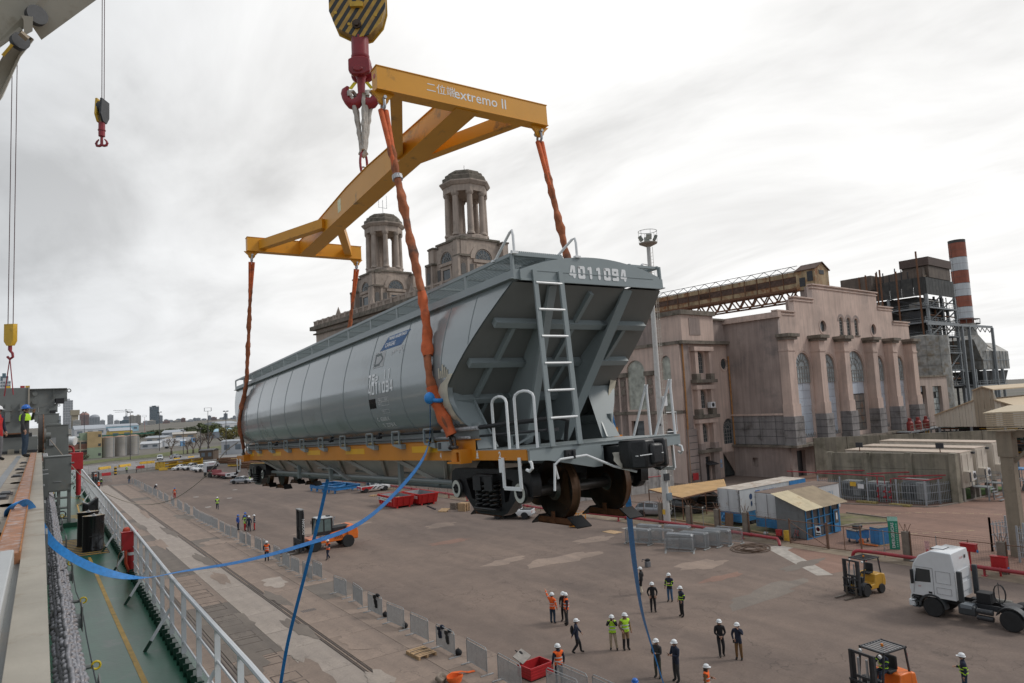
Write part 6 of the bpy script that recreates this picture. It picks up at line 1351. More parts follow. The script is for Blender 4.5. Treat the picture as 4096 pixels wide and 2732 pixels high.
def cz(y):return interp([(75,55.8),(225,50.5),(360,47.2),(495,42.9),(625,39.5),(740,36.2),(855,33.2),(935,31)],y)
CX,CY_=bw(137,20).x,bw(137,20).y
CRED=mat('faded_chimney_red',(.34,.115,.075),.8,var=.2,sc=.5,streak=.25);CWH=mat('chimney_white',(.60,.62,.64),.7,var=.08,sc=.5,streak=.2)
bands=[(55.8,55.0,CLAD),(55.0,50.5,CRED),(50.5,46.4,CWH),(46.4,42.5,CRED),(42.5,38.6,CWH),(38.6,35.3,CRED),(35.3,31.8,CWH),(31.8,26,CRED),(26,0,CWH)]
for a,b,m in bands:
 ob('chimney_band',Geo().lathe([(2.3,b+.02),(2.3,a-.02)],28,c=(CX,CY_,0)),m,ch);ob('band_seam',Geo().lathe([(2.33,a-.06),(2.33,a+.02)],28,c=(CX,CY_,0)),DARK,ch)
 if a-b>3:ob('band_seam',Geo().lathe([(2.32,(a+b)/2),(2.32,(a+b)/2+.06)],28,c=(CX,CY_,0)),mat('seam_grey',(.2,.15,.13),.8),ch)
g=Geo()
for s in(-.3,.3):g.beam((CX-2.9,CY_+.9+s,28),(CX-2.9,CY_+.9+s,54),.06,.06)
for k in range(30):g.beam((CX-2.9,CY_+.6,28.3+k*.85),(CX-2.9,CY_+1.2,28.3+k*.85),.05,.05)
for k in range(9):g.tube([(CX-2.9-.45*math.sin(t*PI/4)*1.2,CY_+.9+.45*math.cos(t*PI/4),30+k*2.6)for t in range(5)],.04,4)
ob('caged_ladder',g,DARK,ch,kind='stuff');ob('platform',Geo().lathe([(2.3,29.8),(3.8,29.8),(3.8,30.1),(2.3,30.1)],16,c=(CX,CY_,0)),DARK,ch)
g=Geo()
for k in range(14):a=k*2*PI/14;g.beam((CX+3.8*math.cos(a),CY_+3.8*math.sin(a),30),(CX+3.8*math.cos(a),CY_+3.8*math.sin(a),31.4),.08,.08)
g.lathe([(3.8,31.35),(3.85,31.45)],16,c=(CX,CY_,0));ob('guard_rail',g,GST,ch,kind='stuff')
SKIN=mat('skin',(.42,.24,.17),.6,var=.08);HAIRM=mat('dark_hair',(.03,.022,.018),.7)
HATW=mat('helmet_white',(.72,.73,.74),.3,var=.03);HATB=mat('helmet_blue',(.02,.13,.48),.3,var=.05)
CL={}
def cloth(n,c):
 if n not in CL:CL[n]=mat('cloth_'+n,c,.9,var=.2,sc=9,bump=.4,bsc=22)
 return CL[n]
cloth('navy',(.018,.024,.045));cloth('black',(.013,.013,.015));cloth('charcoal',(.04,.04,.042));cloth('jeans',(.05,.11,.20));cloth('dkjeans',(.025,.045,.075));cloth('beige',(.36,.29,.20));cloth('brown',(.17,.09,.035));cloth('camel',(.22,.14,.08));cloth('red',(.42,.02,.02));cloth('cream',(.55,.48,.38));cloth('orange',(.85,.13,.02));cloth('lime',(.45,.75,.04));cloth('grey',(.14,.14,.15));cloth('white',(.6,.6,.6));cloth('refl',(.55,.56,.56));cloth('royal',(.02,.06,.25));cloth('skyblue',(.25,.42,.55));cloth('shoe',(.015,.013,.012));cloth('darkred',(.25,.03,.02));cloth('olive',(.06,.06,.045))
def skeleton(pose_l,pose_r,legs,lean,headturn):
 0
 P={};le=lean
 def T(x,y,z):
  if z<.95:return V((x,y,z))
  d=z-.95;return V((x,y*math.cos(le)+d*math.sin(le),.95+d*math.cos(le)-y*math.sin(le)))
 P['pel']=V((0,0,.94));P['sp']=T(0,.0,1.10);P['ch']=T(0,0,1.30);P['up']=T(0,-.01,1.43);P['nk']=T(0,0,1.51);P['hd']=T(0,.025,1.60);P['ht']=T(0,.02,1.70)
 hx_,hy_=math.sin(headturn),math.cos(headturn);P['ns']=P['hd']+V((-.105*hx_,.105*hy_-.02,-.005));P['chn']=P['hd']+V((-.06*hx_,.065*hy_-.01,-.055))
 A={'down':((.27,-.03,1.17),(.29,.05,.93)),'phone':((.25,.05,1.15),(.10,.27,1.20)),'photo':((.27,.16,1.28),(.08,.24,1.55)),'point':((.36,.06,1.60),(.50,.12,1.83)),'pocket':((.30,-.07,1.17),(.22,.08,.97)),'hips':((.36,-.06,1.2),(.20,.05,1.02)),'fwd':((.25,.14,1.22),(.20,.38,1.10)),'swing':((.27,.12,1.19),(.26,.28,1.0)),'back':((.27,-.14,1.18),(.26,-.26,.98)),'wheel':((.27,.12,1.2),(.16,.36,1.22)),'lowhold':((.26,.06,1.14),(.06,.2,1.0))}
 for s,po,n in((-1,pose_l,'l'),(1,pose_r,'r')):
  e,w=A[po];P['s'+n]=T(s*.195,-.01,1.43);P['e'+n]=T(s*e[0],e[1],e[2]);P['w'+n]=T(s*w[0],w[1],w[2])
  d=(P['w'+n]-P['e'+n]).normalized();P['h'+n]=P['w'+n]+d*.075;P['f'+n]=d
  L={'stand':((.11,.02,.50),(.12,-.02,.08)),'wide':((.15,.03,.50),(.20,-.01,.08)),'walkf':((.10,.17,.53),(.10,.22,.10)),'walkb':((.10,.02,.50),(.10,-.27,.14)),'sit':((.14,.42,.90),(.14,.46,.48)),'kneebent':((.11,.16,.52),(.12,-.02,.09))}
  k,a=L[legs[0 if s<0 else 1]];P['hp'+n]=V((s*.095,0,.90));P['k'+n]=V((s*k[0],k[1],k[2]));P['a'+n]=V((s*a[0],a[1],a[2]));P['t'+n]=P['a'+n]+V((s*.02,.17,-.045))
 return P
BONES=[('pel','sp','T'),('sp','ch','T'),('ch','up','T'),('up','nk','T'),('nk','hd','H'),('hd','ht','H'),('hd','ns','H'),('hd','chn','H')]
for n in 'lr':BONES+=[('up','s'+n,'A'),('s'+n,'e'+n,'A'),('e'+n,'w'+n,'A'),('w'+n,'h'+n,'H'),('pel','hp'+n,'L'),('hp'+n,'k'+n,'L'),('k'+n,'a'+n,'L'),('a'+n,'t'+n,'S')]
RADI={'pel':(.165,.13),'sp':(.155,.125),'ch':(.175,.135),'up':(.13,.105),'nk':(.062,.062),'hd':(.088,.10),'ht':(.075,.088),'ns':(.016,.016),'chn':(.04,.035)}
for n in 'lr':RADI.update({'s'+n:(.082,.082),'e'+n:(.058,.058),'w'+n:(.040,.040),'h'+n:(.042,.024),'hp'+n:(.108,.112),'k'+n:(.078,.08),'a'+n:(.062,.062),'t'+n:(.045,.038)})
def person(label,pos,ang,top='navy',legc='dkjeans',hat='w',pose=('down','down'),legs=('stand','stand'),vest=None,bands=None,lean=0.0,head=0.0,h=1.0,phone=False,coat=False,group=None,bag=None,lower=None,hair=False,shoe='shoe',armc=None):
 P=skeleton(pose[0],pose[1],legs,lean,head);keys=list(RADI);me=bpy.data.meshes.new('body')
 idx={k:i for i,k in enumerate(keys)}
 me.from_pydata([P[k]for k in keys],[(idx[a],idx[b])for a,b,_ in BONES],[]);o=bpy.data.objects.new('body',me);COL.objects.link(o)
 sk=o.modifiers.new('skin','SKIN');sk.use_smooth_shade=True;sk.branch_smoothing=.3
 fat=1.06 if coat else 1.0
 for k,sv in zip(keys,me.skin_vertices[0].data):r=RADI[k];q=fat if k in('pel','sp','ch','up')else 1;sv.radius=(r[0]*q,r[1]*q);sv.use_root=(k=='pel')
 ss=o.modifiers.new('sub','SUBSURF');ss.levels=2;ss.render_levels=2
 bm=bake(o);COL.objects.unlink(o);bpy.data.objects.remove(o);bpy.data.meshes.remove(me)
 ml=[cloth('x',(0,0,0))if False else CL[top],CL[legc],SKIN,CL[shoe],CL[lower or legc],CL[armc or top]]
 bm.materials.clear();[bm.materials.append(m)for m in ml]
 segs=[(P[a],P[b],t,a)for a,b,t in BONES]
 reg=[]
 for p in bm.polygons:
  c=p.center;best=1e9;bt='T'
  for a,b,t,an in segs:
   ab=b-a;q=max(0,min(1,(c-a).dot(ab)/max(ab.length_squared,1e-9)));d=(c-(a+ab*q)).length
   r=.1 if t=='T' else.06
   d-=.03 if t in 'T' else 0
   if d<best:best=d;bt=t;bn=an
  if bt=='L' and c.z>.80 and not legs[0]=='sit':bt='T' if c.z>.86 else 'L'
  if coat and bt=='L' and c.z>(.56 if coat==2 else.80):bt='T'
  reg.append((bt,bn));p.material_index={'T':0,'A':5,'L':1,'H':2,'S':3}[bt];p.use_smooth=True
  if lower and bt=='L' and c.z<.35:p.material_index=4
 t=thing('person',label,'person',pos,rad(ang-90),group);t.scale=(h,)*3
 b=link('body',bm,t)
 for n,s in(('l',-1),('r',1)):
  d=P['f'+n];hnd=P['h'+n];side=d.cross(V((0,0,1)));side=side.normalized()if side.length>.1 else V((1,0,0));dn=side.cross(d).normalized()
  if dn.z>0:dn=-dn
  g=Geo()
  for i,ln in enumerate((.06,.072,.068,.05)):
   o_=hnd+side*(-.030+.020*i);g.tube([o_,o_+d*ln*.5+dn*.004,o_+d*ln*.85+dn*.022,o_+d*ln+dn*.045],[.0105,.0095,.009,.006],5)
  th=-1 if(side.x*s>0)else 1
  o_=hnd-d*.03+side*.034*th;g.tube([o_,o_+side*.022*th+d*.025+dn*.01,o_+side*.018*th+d*.055+dn*.025],[.012,.011,.007],5)
  ob('fingers',g,SKIN,t)
 hc=(P['hd']+P['ht'])/2+V((0,0,.01));ax=(P['ht']-P['hd']).normalized()
 Mh=Mx.Translation(hc)@V((0,0,1)).rotation_difference(ax).to_matrix().to_4x4()@Mx.Rotation(head,4,'Z')
 g=Geo();
 for s in(-1,1):g.ell((s*.035,.098,-.03),(.014,.008,.010),6,4)
 ob('eyes',g,mat('eye_dark',(.02,.015,.012),.3),t).data.transform(Mh)
 g=Geo();
 for s in(-1,1):g.ell((s*.092,0,-.045),(.014,.028,.036),6,5)
 ob('ears',g,SKIN,t).data.transform(Mh)
 if hat:
  g=Geo();g.lathe([(.142,.03),(.145,.05),(.138,.09),(.115,.13),(.075,.158),(.03,.168),(0,.17)],16);g.lathe([(.118,.035),(.165,.022),(.165,.03),(.142,.045)],16)
  g.add([(-.10,.11,.025),(.10,.11,.025),(.07,.215,.012),(-.07,.215,.012),(-.10,.11,.035),(.10,.11,.035),(.07,.215,.02),(-.07,.215,.02)],[[0,1,2,3],[4,7,6,5],[0,4,5,1],[2,6,7,3],[1,5,6,2],[3,7,4,0]]);g.tube([(0,-.13,.07),(0,-.09,.14),(0,0,.175),(0,.09,.15),(0,.13,.08)],.014,5)
  o=ob('hard_hat',g,HATW if hat=='w' else HATB,t,ang=50);o.data.transform(Mh@Mx.Scale(.92,4)@Mx.Translation((0,0,-.005)))
 g=Geo();g.lathe([(.10,-.06),(.105,-.02),(.103,.03)],12);g2=Geo();g2.v=[(x,y*1.12-.012,z)for x,y,z in g.v if True];g2.f=[f for f in g.f if sum(g.v[i][1]for i in f)/len(f)<.055 or len(f)>6]
 if hair:
  for k in range(7):a=PI+(k/6)*PI;g2.tube([(.09*math.cos(a),.10*math.sin(a),.0),(.11*math.cos(a),.11*math.sin(a),-.15),(.10*math.cos(a),.10*math.sin(a)-.02,-.36)],[.035,.04,.015],6)
 if not hat:g2.ell((0,-.012,.02),(.10,.115,.095),10,6)
 o=ob('hair',g2,HAIRM,t);o.data.transform(Mh)
 def shell(nm,test,off,m):
  fs=[p for p,r in zip(bm.polygons,reg)if test(p,r)]
  if not fs:return
  vi={};vs=[];ff=[]
  for p in fs:
   f=[]
   for i in p.vertices:
    if i not in vi:vi[i]=len(vs);v=bm.vertices[i];vs.append(v.co+v.normal*off)
    f.append(vi[i])
   ff.append(f)
  g=Geo();g.add(vs,ff);return ob(nm,g,m,t,ang=80)
 P0,P1=P['pel'],P['up'];axv=(P1-P0).normalized()
 hgt=lambda p:(p.center-P0).dot(axv)+.94
 if vest:
  shell('vest',lambda p,r:(r[0]=='T' and.90<hgt(p)<1.47)or(r[0]=='A' and r[1]=='up'),.016,CL[vest])
  g=Geo()
  for z in(1.07,1.23):
   c=lerp(P['sp'],P['ch'],(z-1.10)/.2);pts=[]
   rx,ry=(.205*fat,.165*fat)
   g.lathe([(1,-.025),(1,.025)],20,m=Mx.Translation(c)@V((0,0,1)).rotation_difference(axv).to_matrix().to_4x4()@Mx.Diagonal((rx,ry,1,1)))
   g.f=g.f
  g.f=[f for f in g.f if len(f)<6];ob('reflective_band',g,CL['refl']if vest!='x' else CL['lime'],t,ang=80)
 if bands:
  g=Geo()
  for z in(1.05,1.19):
   c=lerp(P['sp'],P['ch'],(z-1.10)/.2);g.lathe([(1,-.022),(1,.022)],20,m=Mx.Translation(c)@V((0,0,1)).rotation_difference(axv).to_matrix().to_4x4()@Mx.Diagonal((.195*fat,.155*fat,1,1)))
  for n in 'lr':
   for f in(.45,):
    for a_,b_ in(('s','e'),('e','w')):
     a=P[a_+n];b2=P[b_+n];g.cyl(lerp(a,b2,f),lerp(a,b2,f+.14),.078 if a_=='s' else.058,.074 if a_=='s' else.053,n=12,cap=False)
  g.f=[f for f in g.f if len(f)<6];ob('reflective_band',g,CL[bands],t,ang=80)
 if lower:
  pass
 if phone:
  hp=(P['hl']+P['hr'])/2+V((0,.03,.02))if pose[0]==pose[1]else P['hr']+P['fr']*.04
  ph=Geo();ph.box((0,0,0),(.075,.012,.15));o=ob('phone',ph,mat('phone_black',(.01,.01,.012),.2),None,label=None);o.parent=t;o.location=hp+V((0,.03,.03));o.rotation_euler=(0 if 'photo' in pose else-.8,0,0)
 if bag:ob('backpack',Geo().ell((0,-.22,1.22),(.15,.10,.24),12,8),CL[bag],t)
 return t
F=lambda x,y:math.degrees(math.atan2(-y,-x))
W2=('walkf','walkb')
person('person in orange and navy jacket pointing up with the left arm',(25.87,33.56,0),20,top='orange',legc='dkjeans',pose=('point','down'),bands='refl',armc='orange')
person('person in orange vest and navy jacket standing back to the pointing one',(26.3,32.75,0),150,top='navy',legc='charcoal',vest='orange',pose=('down','pocket'),coat=True,h=1.04)
person('person in dark jacket half hidden behind the orange vest',(26.62,33.4,0),200,top='black',legc='black',hat='w',pose=('pocket','pocket'),h=.97)
person('walking person in navy jacket with a black backpack',(23.71,28.81,0),-35,top='navy',legc='black',pose=('swing','back'),legs=W2,bag='black',coat=True)
person('person in green vest and beige trousers taking a photo',(25.49,27.95,0),F(25,28)-6,top='black',legc='beige',vest='lime',pose=('photo','photo'),legs=('wide','stand'),phone=True)
person('person in green vest over a long camel coat',(25.98,27.48,0),F(26,27)+25,top='camel',legc='black',vest='lime',pose=('down','pocket'),coat=2,h=1.06,head=.4)
person('person in long black coat and cream trousers by the blue strap',(33.98,34.09,0),120,top='black',legc='cream',pose=('down','pocket'),legs=('stand','kneebent'),coat=2)
person('person all in black standing with hands in pockets in the middle of the yard',(31.71,30.92,0),F(31,31)+8,top='black',legc='black',pose=('pocket','pocket'))
person('person in jeans and striped navy jacket holding a phone',(34.06,31.65,0),F(34,31)-20,top='navy',legc='jeans',bands='lime',pose=('phone','down'),coat=True)
person('person in navy jacket with lime stripes looking left',(32.22,29.07,0),160,top='navy',legc='black',bands='lime',pose=('pocket','pocket'),coat=True)
person('person with phone in dark grey jacket beside the hanging blue strap end',(24.51,23.86,0),F(24,24)-35,top='charcoal',legc='olive',pose=('phone','phone'),phone=True,coat=True)
person('person in navy coat looking down at a phone in side view',(24.79,22.96,0),170,top='navy',legc='charcoal',pose=('phone','phone'),phone=True,coat=True,h=1.06,head=.1)
person('person in black quilted jacket stepping to the right',(28.86,23.62,0),F(28,23)+12,top='black',legc='black',pose=('lowhold','lowhold'),legs=('kneebent','walkf'),coat=True)
person('person in brown trousers and black jacket filming with a raised phone',(29.09,22.7,0),F(29,22)-12,top='navy',legc='brown',pose=('photo','pocket'),phone=True,coat=True)
person('long-haired person in orange vest over a brown sweater at the bottom edge',(23.84,20.39,0),-60,top='brown',legc='dkjeans',vest='orange',hair=True,pose=('phone','down'),h=.97)
person('person seen from behind in orange vest with lime arm stripes by the red tool box',(20.56,26.42,0),75,top='navy',legc='navy',vest='orange',bands=None,pose=('down','down'),h=1.03)
person('person in blue helmet cut off by the bottom edge of the picture',(20.43,21.22,0),60,top='navy',legc='navy',hat='b')
person('lone person in navy jacket with lime stripes at the lower right',(32.33,13.81,0),120,top='navy',legc='dkjeans',bands='lime',pose=('down','phone'),coat=True,h=1.02)
person('person in orange vest walking beside the big orange forklift',(22.32,61.7,0),-160,top='navy',legc='navy',vest='orange',pose=('phone','phone'),legs=W2)
person('person in orange vest by the crowd barriers under the blue strap',(18.0,65.68,0),-110,top='navy',legc='navy',vest='orange',pose=('down','pocket'))
GL='five workers talking near the barriers'
person('blue-helmeted worker in navy at the left of the five-person group',(20.3,85.9,0),-40,top='royal',legc='navy',hat='b',group=GL)
person('group worker in lime vest and red trousers',(20.75,84.6,0),0,top='navy',legc='red',vest='lime',hat='b',group=GL)
person('blue-helmeted worker at the back of the group',(21.4,87.0,0),-90,top='navy',legc='navy',hat='b',group=GL)
person('white-helmeted worker in all navy in the middle of the group',(21.0,83.7,0),-120,top='navy',legc='navy',group=GL)
person('white-helmeted worker with red trousers at the right of the group',(21.7,84.1,0),170,top='navy',legc='red',bands='refl',group=GL)
person('person in green vest alone in the middle of the far yard',(22.6,107.6,0),-100,top='charcoal',legc='navy',vest='lime',pose=('phone','phone'),legs=W2)
person('worker in orange vest and red trousers by the far barriers',(20.43,129.4,0),-120,top='grey',legc='red',vest='orange',hat='b')
person('person bending over the far crowd barriers',(19.25,143.3,0),-60,top='navy',legc='navy',lean=.7,pose=('fwd','fwd'))
person('person in jeans and black top at the far end of the barrier row',(18.15,171.8,0),-100,top='black',legc='jeans',hat=None)
person('guard in green vest standing in the far gateway',(21.2,206.0,0),-100,top='navy',legc='navy',vest='lime',pose=('down','down'))
person('guard in red-orange vest beside the far gate post',(23.3,204.6,0),180,top='navy',legc='navy',vest='orange')
person('person in navy with lime stripes walking past the far left barriers',(12.76,169.85,0),-80,top='navy',legc='navy',bands='lime',legs=W2)
person('person in orange vest glimpsed behind the ship rail',(11.75,162,0),-90,top='navy',legc='navy',vest='orange')
person('person in lime jacket at the silver sedan',(36.3,143.4,0),160,top='lime',legc='navy',lean=.3)
person('person in dark jacket standing behind the orange forklift',(26.0,72.0,0),-100,top='navy',legc='navy',bands='refl')
person('man in blue helmet with lime shoulders filming from the hatch cover',(-.09,31.0,12.2),-10,top='charcoal',legc='dkjeans',hat='b',vest=None,pose=('photo','down'),phone=False,coat=True,h=1.06,head=-.3)
person('man in red and navy jacket cut by the left picture edge',(-.86,29.5,12.2),-40,top='red',legc='grey',pose=('down','down'),coat=True,h=1.04,armc='navy')
t=[o for o in COL.objects if o.get('label','').startswith('man in blue helmet')][0]
bd=[c for c in COL.objects if c.parent==t and c.name.startswith('body')][0]
g=Geo();g.lathe([(.205,1.26),(.215,1.36),(.19,1.45),(.11,1.50)],20);g2=Geo();g2.add([(x*1.18,y*.80,z)for x,y,z in g.v],[f for f in g.f if len(f)<6]);ob('lime_yoke',g2,CL['lime'],t,ang=70)
ob('phone',Geo().box((-.07,.36,1.62),(.08,.014,.16)),MATS['phone_black'],t)
def wheel_meshes(r,w,rimc=None,tag_='w'):
 rimm=mat('alloy_rim',(.32,.33,.34),.35,.7,var=.1)if rimc is None else rimc
 g=Geo();g.lathe([(r*.60,-w/2),(r*.9,-w/2),(r,-w*.35),(r,w*.35),(r*.9,w/2),(r*.60,w/2)],22);ty=mesh_of('tyre',g,TYRE);ty.transform(Mx.Rotation(PI/2,4,'Y'))
 g=Geo();g.lathe([(0,-w*.38),(r*.2,-w*.40),(r*.22,-w*.30),(r*.62,-w*.30)],18);g.lathe([(0,w*.38),(r*.2,w*.40),(r*.22,w*.30),(r*.62,w*.30)],18)
 for k in range(5):
  a=k*2*PI/5
  for s in(-1,1):g.beam((r*.15*math.cos(a),r*.15*math.sin(a),s*w*.40),(r*.6*math.cos(a),r*.6*math.sin(a),s*w*.40),r*.14,w*.06)
 g.lathe([(r*.56,w*.42),(r*.63,w*.42)],18);g.lathe([(r*.56,-w*.42),(r*.63,-w*.42)],18)
 ri=mesh_of('rim',g,rimm);ri.transform(Mx.Rotation(PI/2,4,'Y'));return ty,ri
def add_wheel(t,ty,ri,x,y,z,nm='wheel'):
 e=link('tyre',ty,t,(x,y,z));e.name=nm;link('rim',ri,e);return e
CWH=mat('car_white',(.66,.67,.68),.2,var=.03,coat=.5);CSI=mat('car_silver',(.33,.34,.36),.25,.4,var=.05,coat=.5);CBK=mat('car_black',(.012,.013,.015),.18,var=.1,coat=.5);CRD=mat('car_red',(.45,.02,.025),.2,var=.05,coat=.5)
def car(label,pos,ang,m,kind='sedan',group=None,m2=None,L=4.4,Wd=1.75,cat='car'):
 0
 t=thing({'pickup':'pickup_truck','hatch':'hatchback_car','sedan':'sedan_car','suv':'estate_car'}[kind],label,cat,pos,rad(ang-90),group)
 h=L/2;w=Wd/2
 if kind=='sedan':st=[(-h,.80,.62,.0,0),(-h+.1,.92,.86,0,0),(-h+.7,.98,.93,0,0),(-h+1.25,1,.93,.68,1.36),(-.1,1,.93,.72,1.44),(.45,1,.92,.70,1.38),(1.15,1,.90,0,0),(h-.3,.95,.78,0,0),(h-.03,.84,.60,0,0)]
 elif kind in('hatch','suv'):st=[(-h,.84,.70,.0,0),(-h+.12,.95,.98,0,0),(-h+.45,1,.99,.70,1.42),(-h+1.2,1,.96,.75,1.52),(.2,1,.94,.74,1.49),(.55,1,.93,.70,1.40),(1.2,1,.92,0,0),(h-.3,.95,.80,0,0),(h-.03,.84,.60,0,0)]
 else:st=[(-h,.93,.98,0,0),(-h+.05,.97,1.02,0,0),(-h+1.5,1,1.02,0,0),(-h+1.55,1,1.06,.74,1.68),(-.1,1,1.06,.78,1.78),(.45,1,1.05,.74,1.70),(1.15,1,1.04,0,0),(h-.3,.96,.95,0,0),(h-.03,.88,.72,0,0)]
 zb=.28 if kind!='pickup' else.42
 g=Geo();rows=[]
 for y,wf,zt,rw,rz in st:
  W_=w*wf;rows.append([(-W_*.94,y,zb),(-W_,y,zb+.22),(-W_,y,zt-.08),(-W_*.95,y,zt),(W_*.95,y,zt),(W_,y,zt-.08),(W_,y,zb+.22),(W_*.94,y,zb)])
 g.grid(rows);g.poly(rows[0]);g.poly(rows[-1][::-1]);n=len(rows)
 for i in range(n-1):g.poly([rows[i][0],rows[i][7],rows[i+1][7],rows[i+1][0]])
 if kind=='pickup':g.f=[f for f in g.f]
 ob('body',g,m,t,ang=40)
 cabst=[s for s in st if s[3]>0];y0=st[[i for i,s in enumerate(st)if s[3]>0][0]-1];y1=st[[i for i,s in enumerate(st)if s[3]>0][-1]+1]
 base0=(y0[0]if kind!='pickup' else cabst[0][0]-.02,);b0=base0[0];b1=y1[0]
 R_=[]
 zt=cabst[0][2]
 R_.append([(-w*.94,b0,zt-.02),(-w*.93,b0,zt),(w*.93,b0,zt),(w*.94,b0,zt-.02)])
 for y,wf,z,rw,rz in cabst:R_.append([(-w*.95,y,z-.02),(-w*rw,y,rz),(w*rw,y,rz),(w*.95,y,z-.02)])
 R_.append([(-w*.94,b1,y1[2]-.02),(-w*.92,b1,y1[2]),(w*.92,b1,y1[2]),(w*.94,b1,y1[2]-.02)])
 g=Geo();g.grid(R_);ob('cabin',g,m if not m2 else m,t,ang=50)
 def pane(q,nm):
  q=[V(p)for p in q];n_=(q[1]-q[0]).cross(q[2]-q[0]).normalized();c=sum(q,V())/len(q)
  if n_.dot(c-V((0,0,.8)))<0:n_=-n_
  q=[c+(p-c)*.86+n_*.012 for p in q];g=Geo();g.poly(q);ob(nm,g,GLASS,t)
 for s in(0,3):
  k=1 if s==0 else 2
  for a,b in zip(R_[1:-2],R_[2:-1]):pane([lerp(V(a[s]),V(a[k]),.12),lerp(V(b[s]),V(b[k]),.12),b[k],a[k]],'side_window')
  a,b=R_[-2],R_[-1];pane([lerp(V(a[s]),V(a[k]),.1),b[s],a[k]],'quarter_window')
  if kind!='pickup':a,b=R_[1],R_[0];pane([lerp(V(a[s]),V(a[k]),.1),b[s],a[k]],'quarter_window')
 a,b=R_[-2],R_[-1];pane([a[1],a[2],b[2],b[1]],'windscreen');a,b=R_[1],R_[0];pane([a[1],a[2],b[2],b[1]],'rear_window')
 rr=.33 if kind!='pickup' else.37;ty,ri=wheel_meshes(rr,.22);yw=h-.85
 for x in(-w+.08,w-.08):
  for y in(-yw,yw-.05):
   add_wheel(t,ty,ri,x,y,rr);g=Geo();s=1 if x>0 else-1
   g.prism(arc(y,rr,rr+.08,0,180,12),x+s*.05,x+s*.085,'x');ob('wheel_arch',g,BLACK,t)
 for s in(-1,1):
  g=Geo();g.box((s*w*.62,h-.06,zb+.40),(.36,.1,.13));ob('headlight',g,LAMPG,t,bev=.02);g=Geo();g.box((s*w*.78,-h+.03,.78 if kind!='pickup' else.85),(.18,.08,.22 if kind!='pickup' else.3));ob('tail_lamp',g,REDL,t,bev=.01)
  ob('mirror',Geo().ell((s*(w+.06),b1-.55,(cabst[0][2]+.06)),(.09,.05,.06),8,5),m,t)
  for y in(.15,-.75):ob('door_handle',Geo().box((s*(w+.005),y,cabst[0][2]-.12),(.02,.14,.025)),DARK,t)
 ob('grille',Geo().box((0,h-.03,zb+.30),(w*.9,.06,.16)),BLACK,t);ob('bumper',Geo().box((0,h-.02,zb+.08),(w*1.7,.12,.18)),m if kind!='pickup' else DARK,t,bev=.03);ob('rear_bumper',Geo().box((0,-h+.0,zb+.12),(w*1.75,.12,.2)),m if kind!='pickup' else STEEL,t,bev=.03);ob('number_plate',Geo().box((0,-h-.065,zb+.2),(.4,.015,.12)),WHITE,t)
 if kind=='pickup':
  ob('cargo_bed',Geo().bx(-w*.82,w*.82,-h+.12,-h+1.42,1.022,1.03),DARK,t);
  g=Geo()
  for s in(-1,1):g.tube([(s*w*.75,-h+1.35,1.03),(s*w*.7,-h+1.3,1.45),(s*w*.4,-h+1.3,1.5),(0,-h+1.3,1.5)],.035,6)
  ob('roll_bar',g,STEEL if m is not CWH else DARK,t)
 return t
car('white pickup parked beside the orange man basket, rear towards us',(46.0,66.2,0),128,CWH,'pickup',L=5.0,Wd=1.85,cat='pickup')
t=car('red and white pickup with swirl stripes by the blue steel frame',(46.4,106.2,0),-2,CWH,'pickup',L=5.1,Wd=1.86,cat='pickup')
for nm,pts,m in(('red_wrap',[(-2.45,.5),(-2.45,.96),(-.3,.96),(-.9,.5)],CRD),('swirl_stripe',[(-.75,.5),(-.1,.96),(.25,.96),(-.4,.5)],mat('wrap_grey',(.08,.08,.085),.3)),('swirl_stripe',[(.1,.5),(.6,.85),(1.6,.95),(1.5,.85),(.8,.74),(.4,.5)],MATS['wrap_grey'])):
 for s in(-1,1):g=Geo();g.poly([(s*.938,y,z)for y,z in pts]);ob(nm,g,m,t)
ob('red_tail',Geo().bx(-.86,.86,-2.60,-2.56,.55,1.0),CRD,t);ob('red_roof',Geo().bx(-.6,.6,-.75,.2,1.79,1.80),WHITE,t)
car('small silver sedan with lit headlamp parked near the log pile',(34.9,144.0,0),-42,CSI,'sedan',L=4.3)
GP='white cars parked in a row at the far end of the yard'
car('white sedan leftmost of the far parked row',(33.2,200.5,0),-160,CWH,'sedan',group=GP);car('white pickup second in the far parked row',(35.2,196.8,0),-160,CWH,'pickup',L=5,group=GP,cat='pickup');car('white estate car third in the far parked row',(36.2,192.0,0),-160,CWH,'suv',group=GP);car('white double cab pickup nearest in the far parked row',(36.2,186.5,0),-155,CWH,'pickup',L=5.2,group=GP,cat='pickup');car('dark roofed white estate half hidden at the back of the far row',(40.5,200.5,0),-160,CWH,'suv',group=GP)
car('white pickup driving on the far road with headlamps on',(36.4,258.5,0),-100,CWH,'pickup',L=5,cat='pickup');car('silver sedan driving away on the far road',(42.0,263.6,0),40,CSI,'sedan')
car('silver hatchback behind the barbed fence next to the light mast',(57.1,54.6,0),-58,CSI,'hatch',L=4.1);car('black estate car in front of the tan car port',(61.0,53.4,0),-70,CBK,'suv');car('black car parked at the right under the car port roof',(64.9,52.2,0),-60,CBK,'suv',L=4.5);car('dark car in shade deepest under the car port',(67.5,55.5,0),-70,CBK,'sedan')
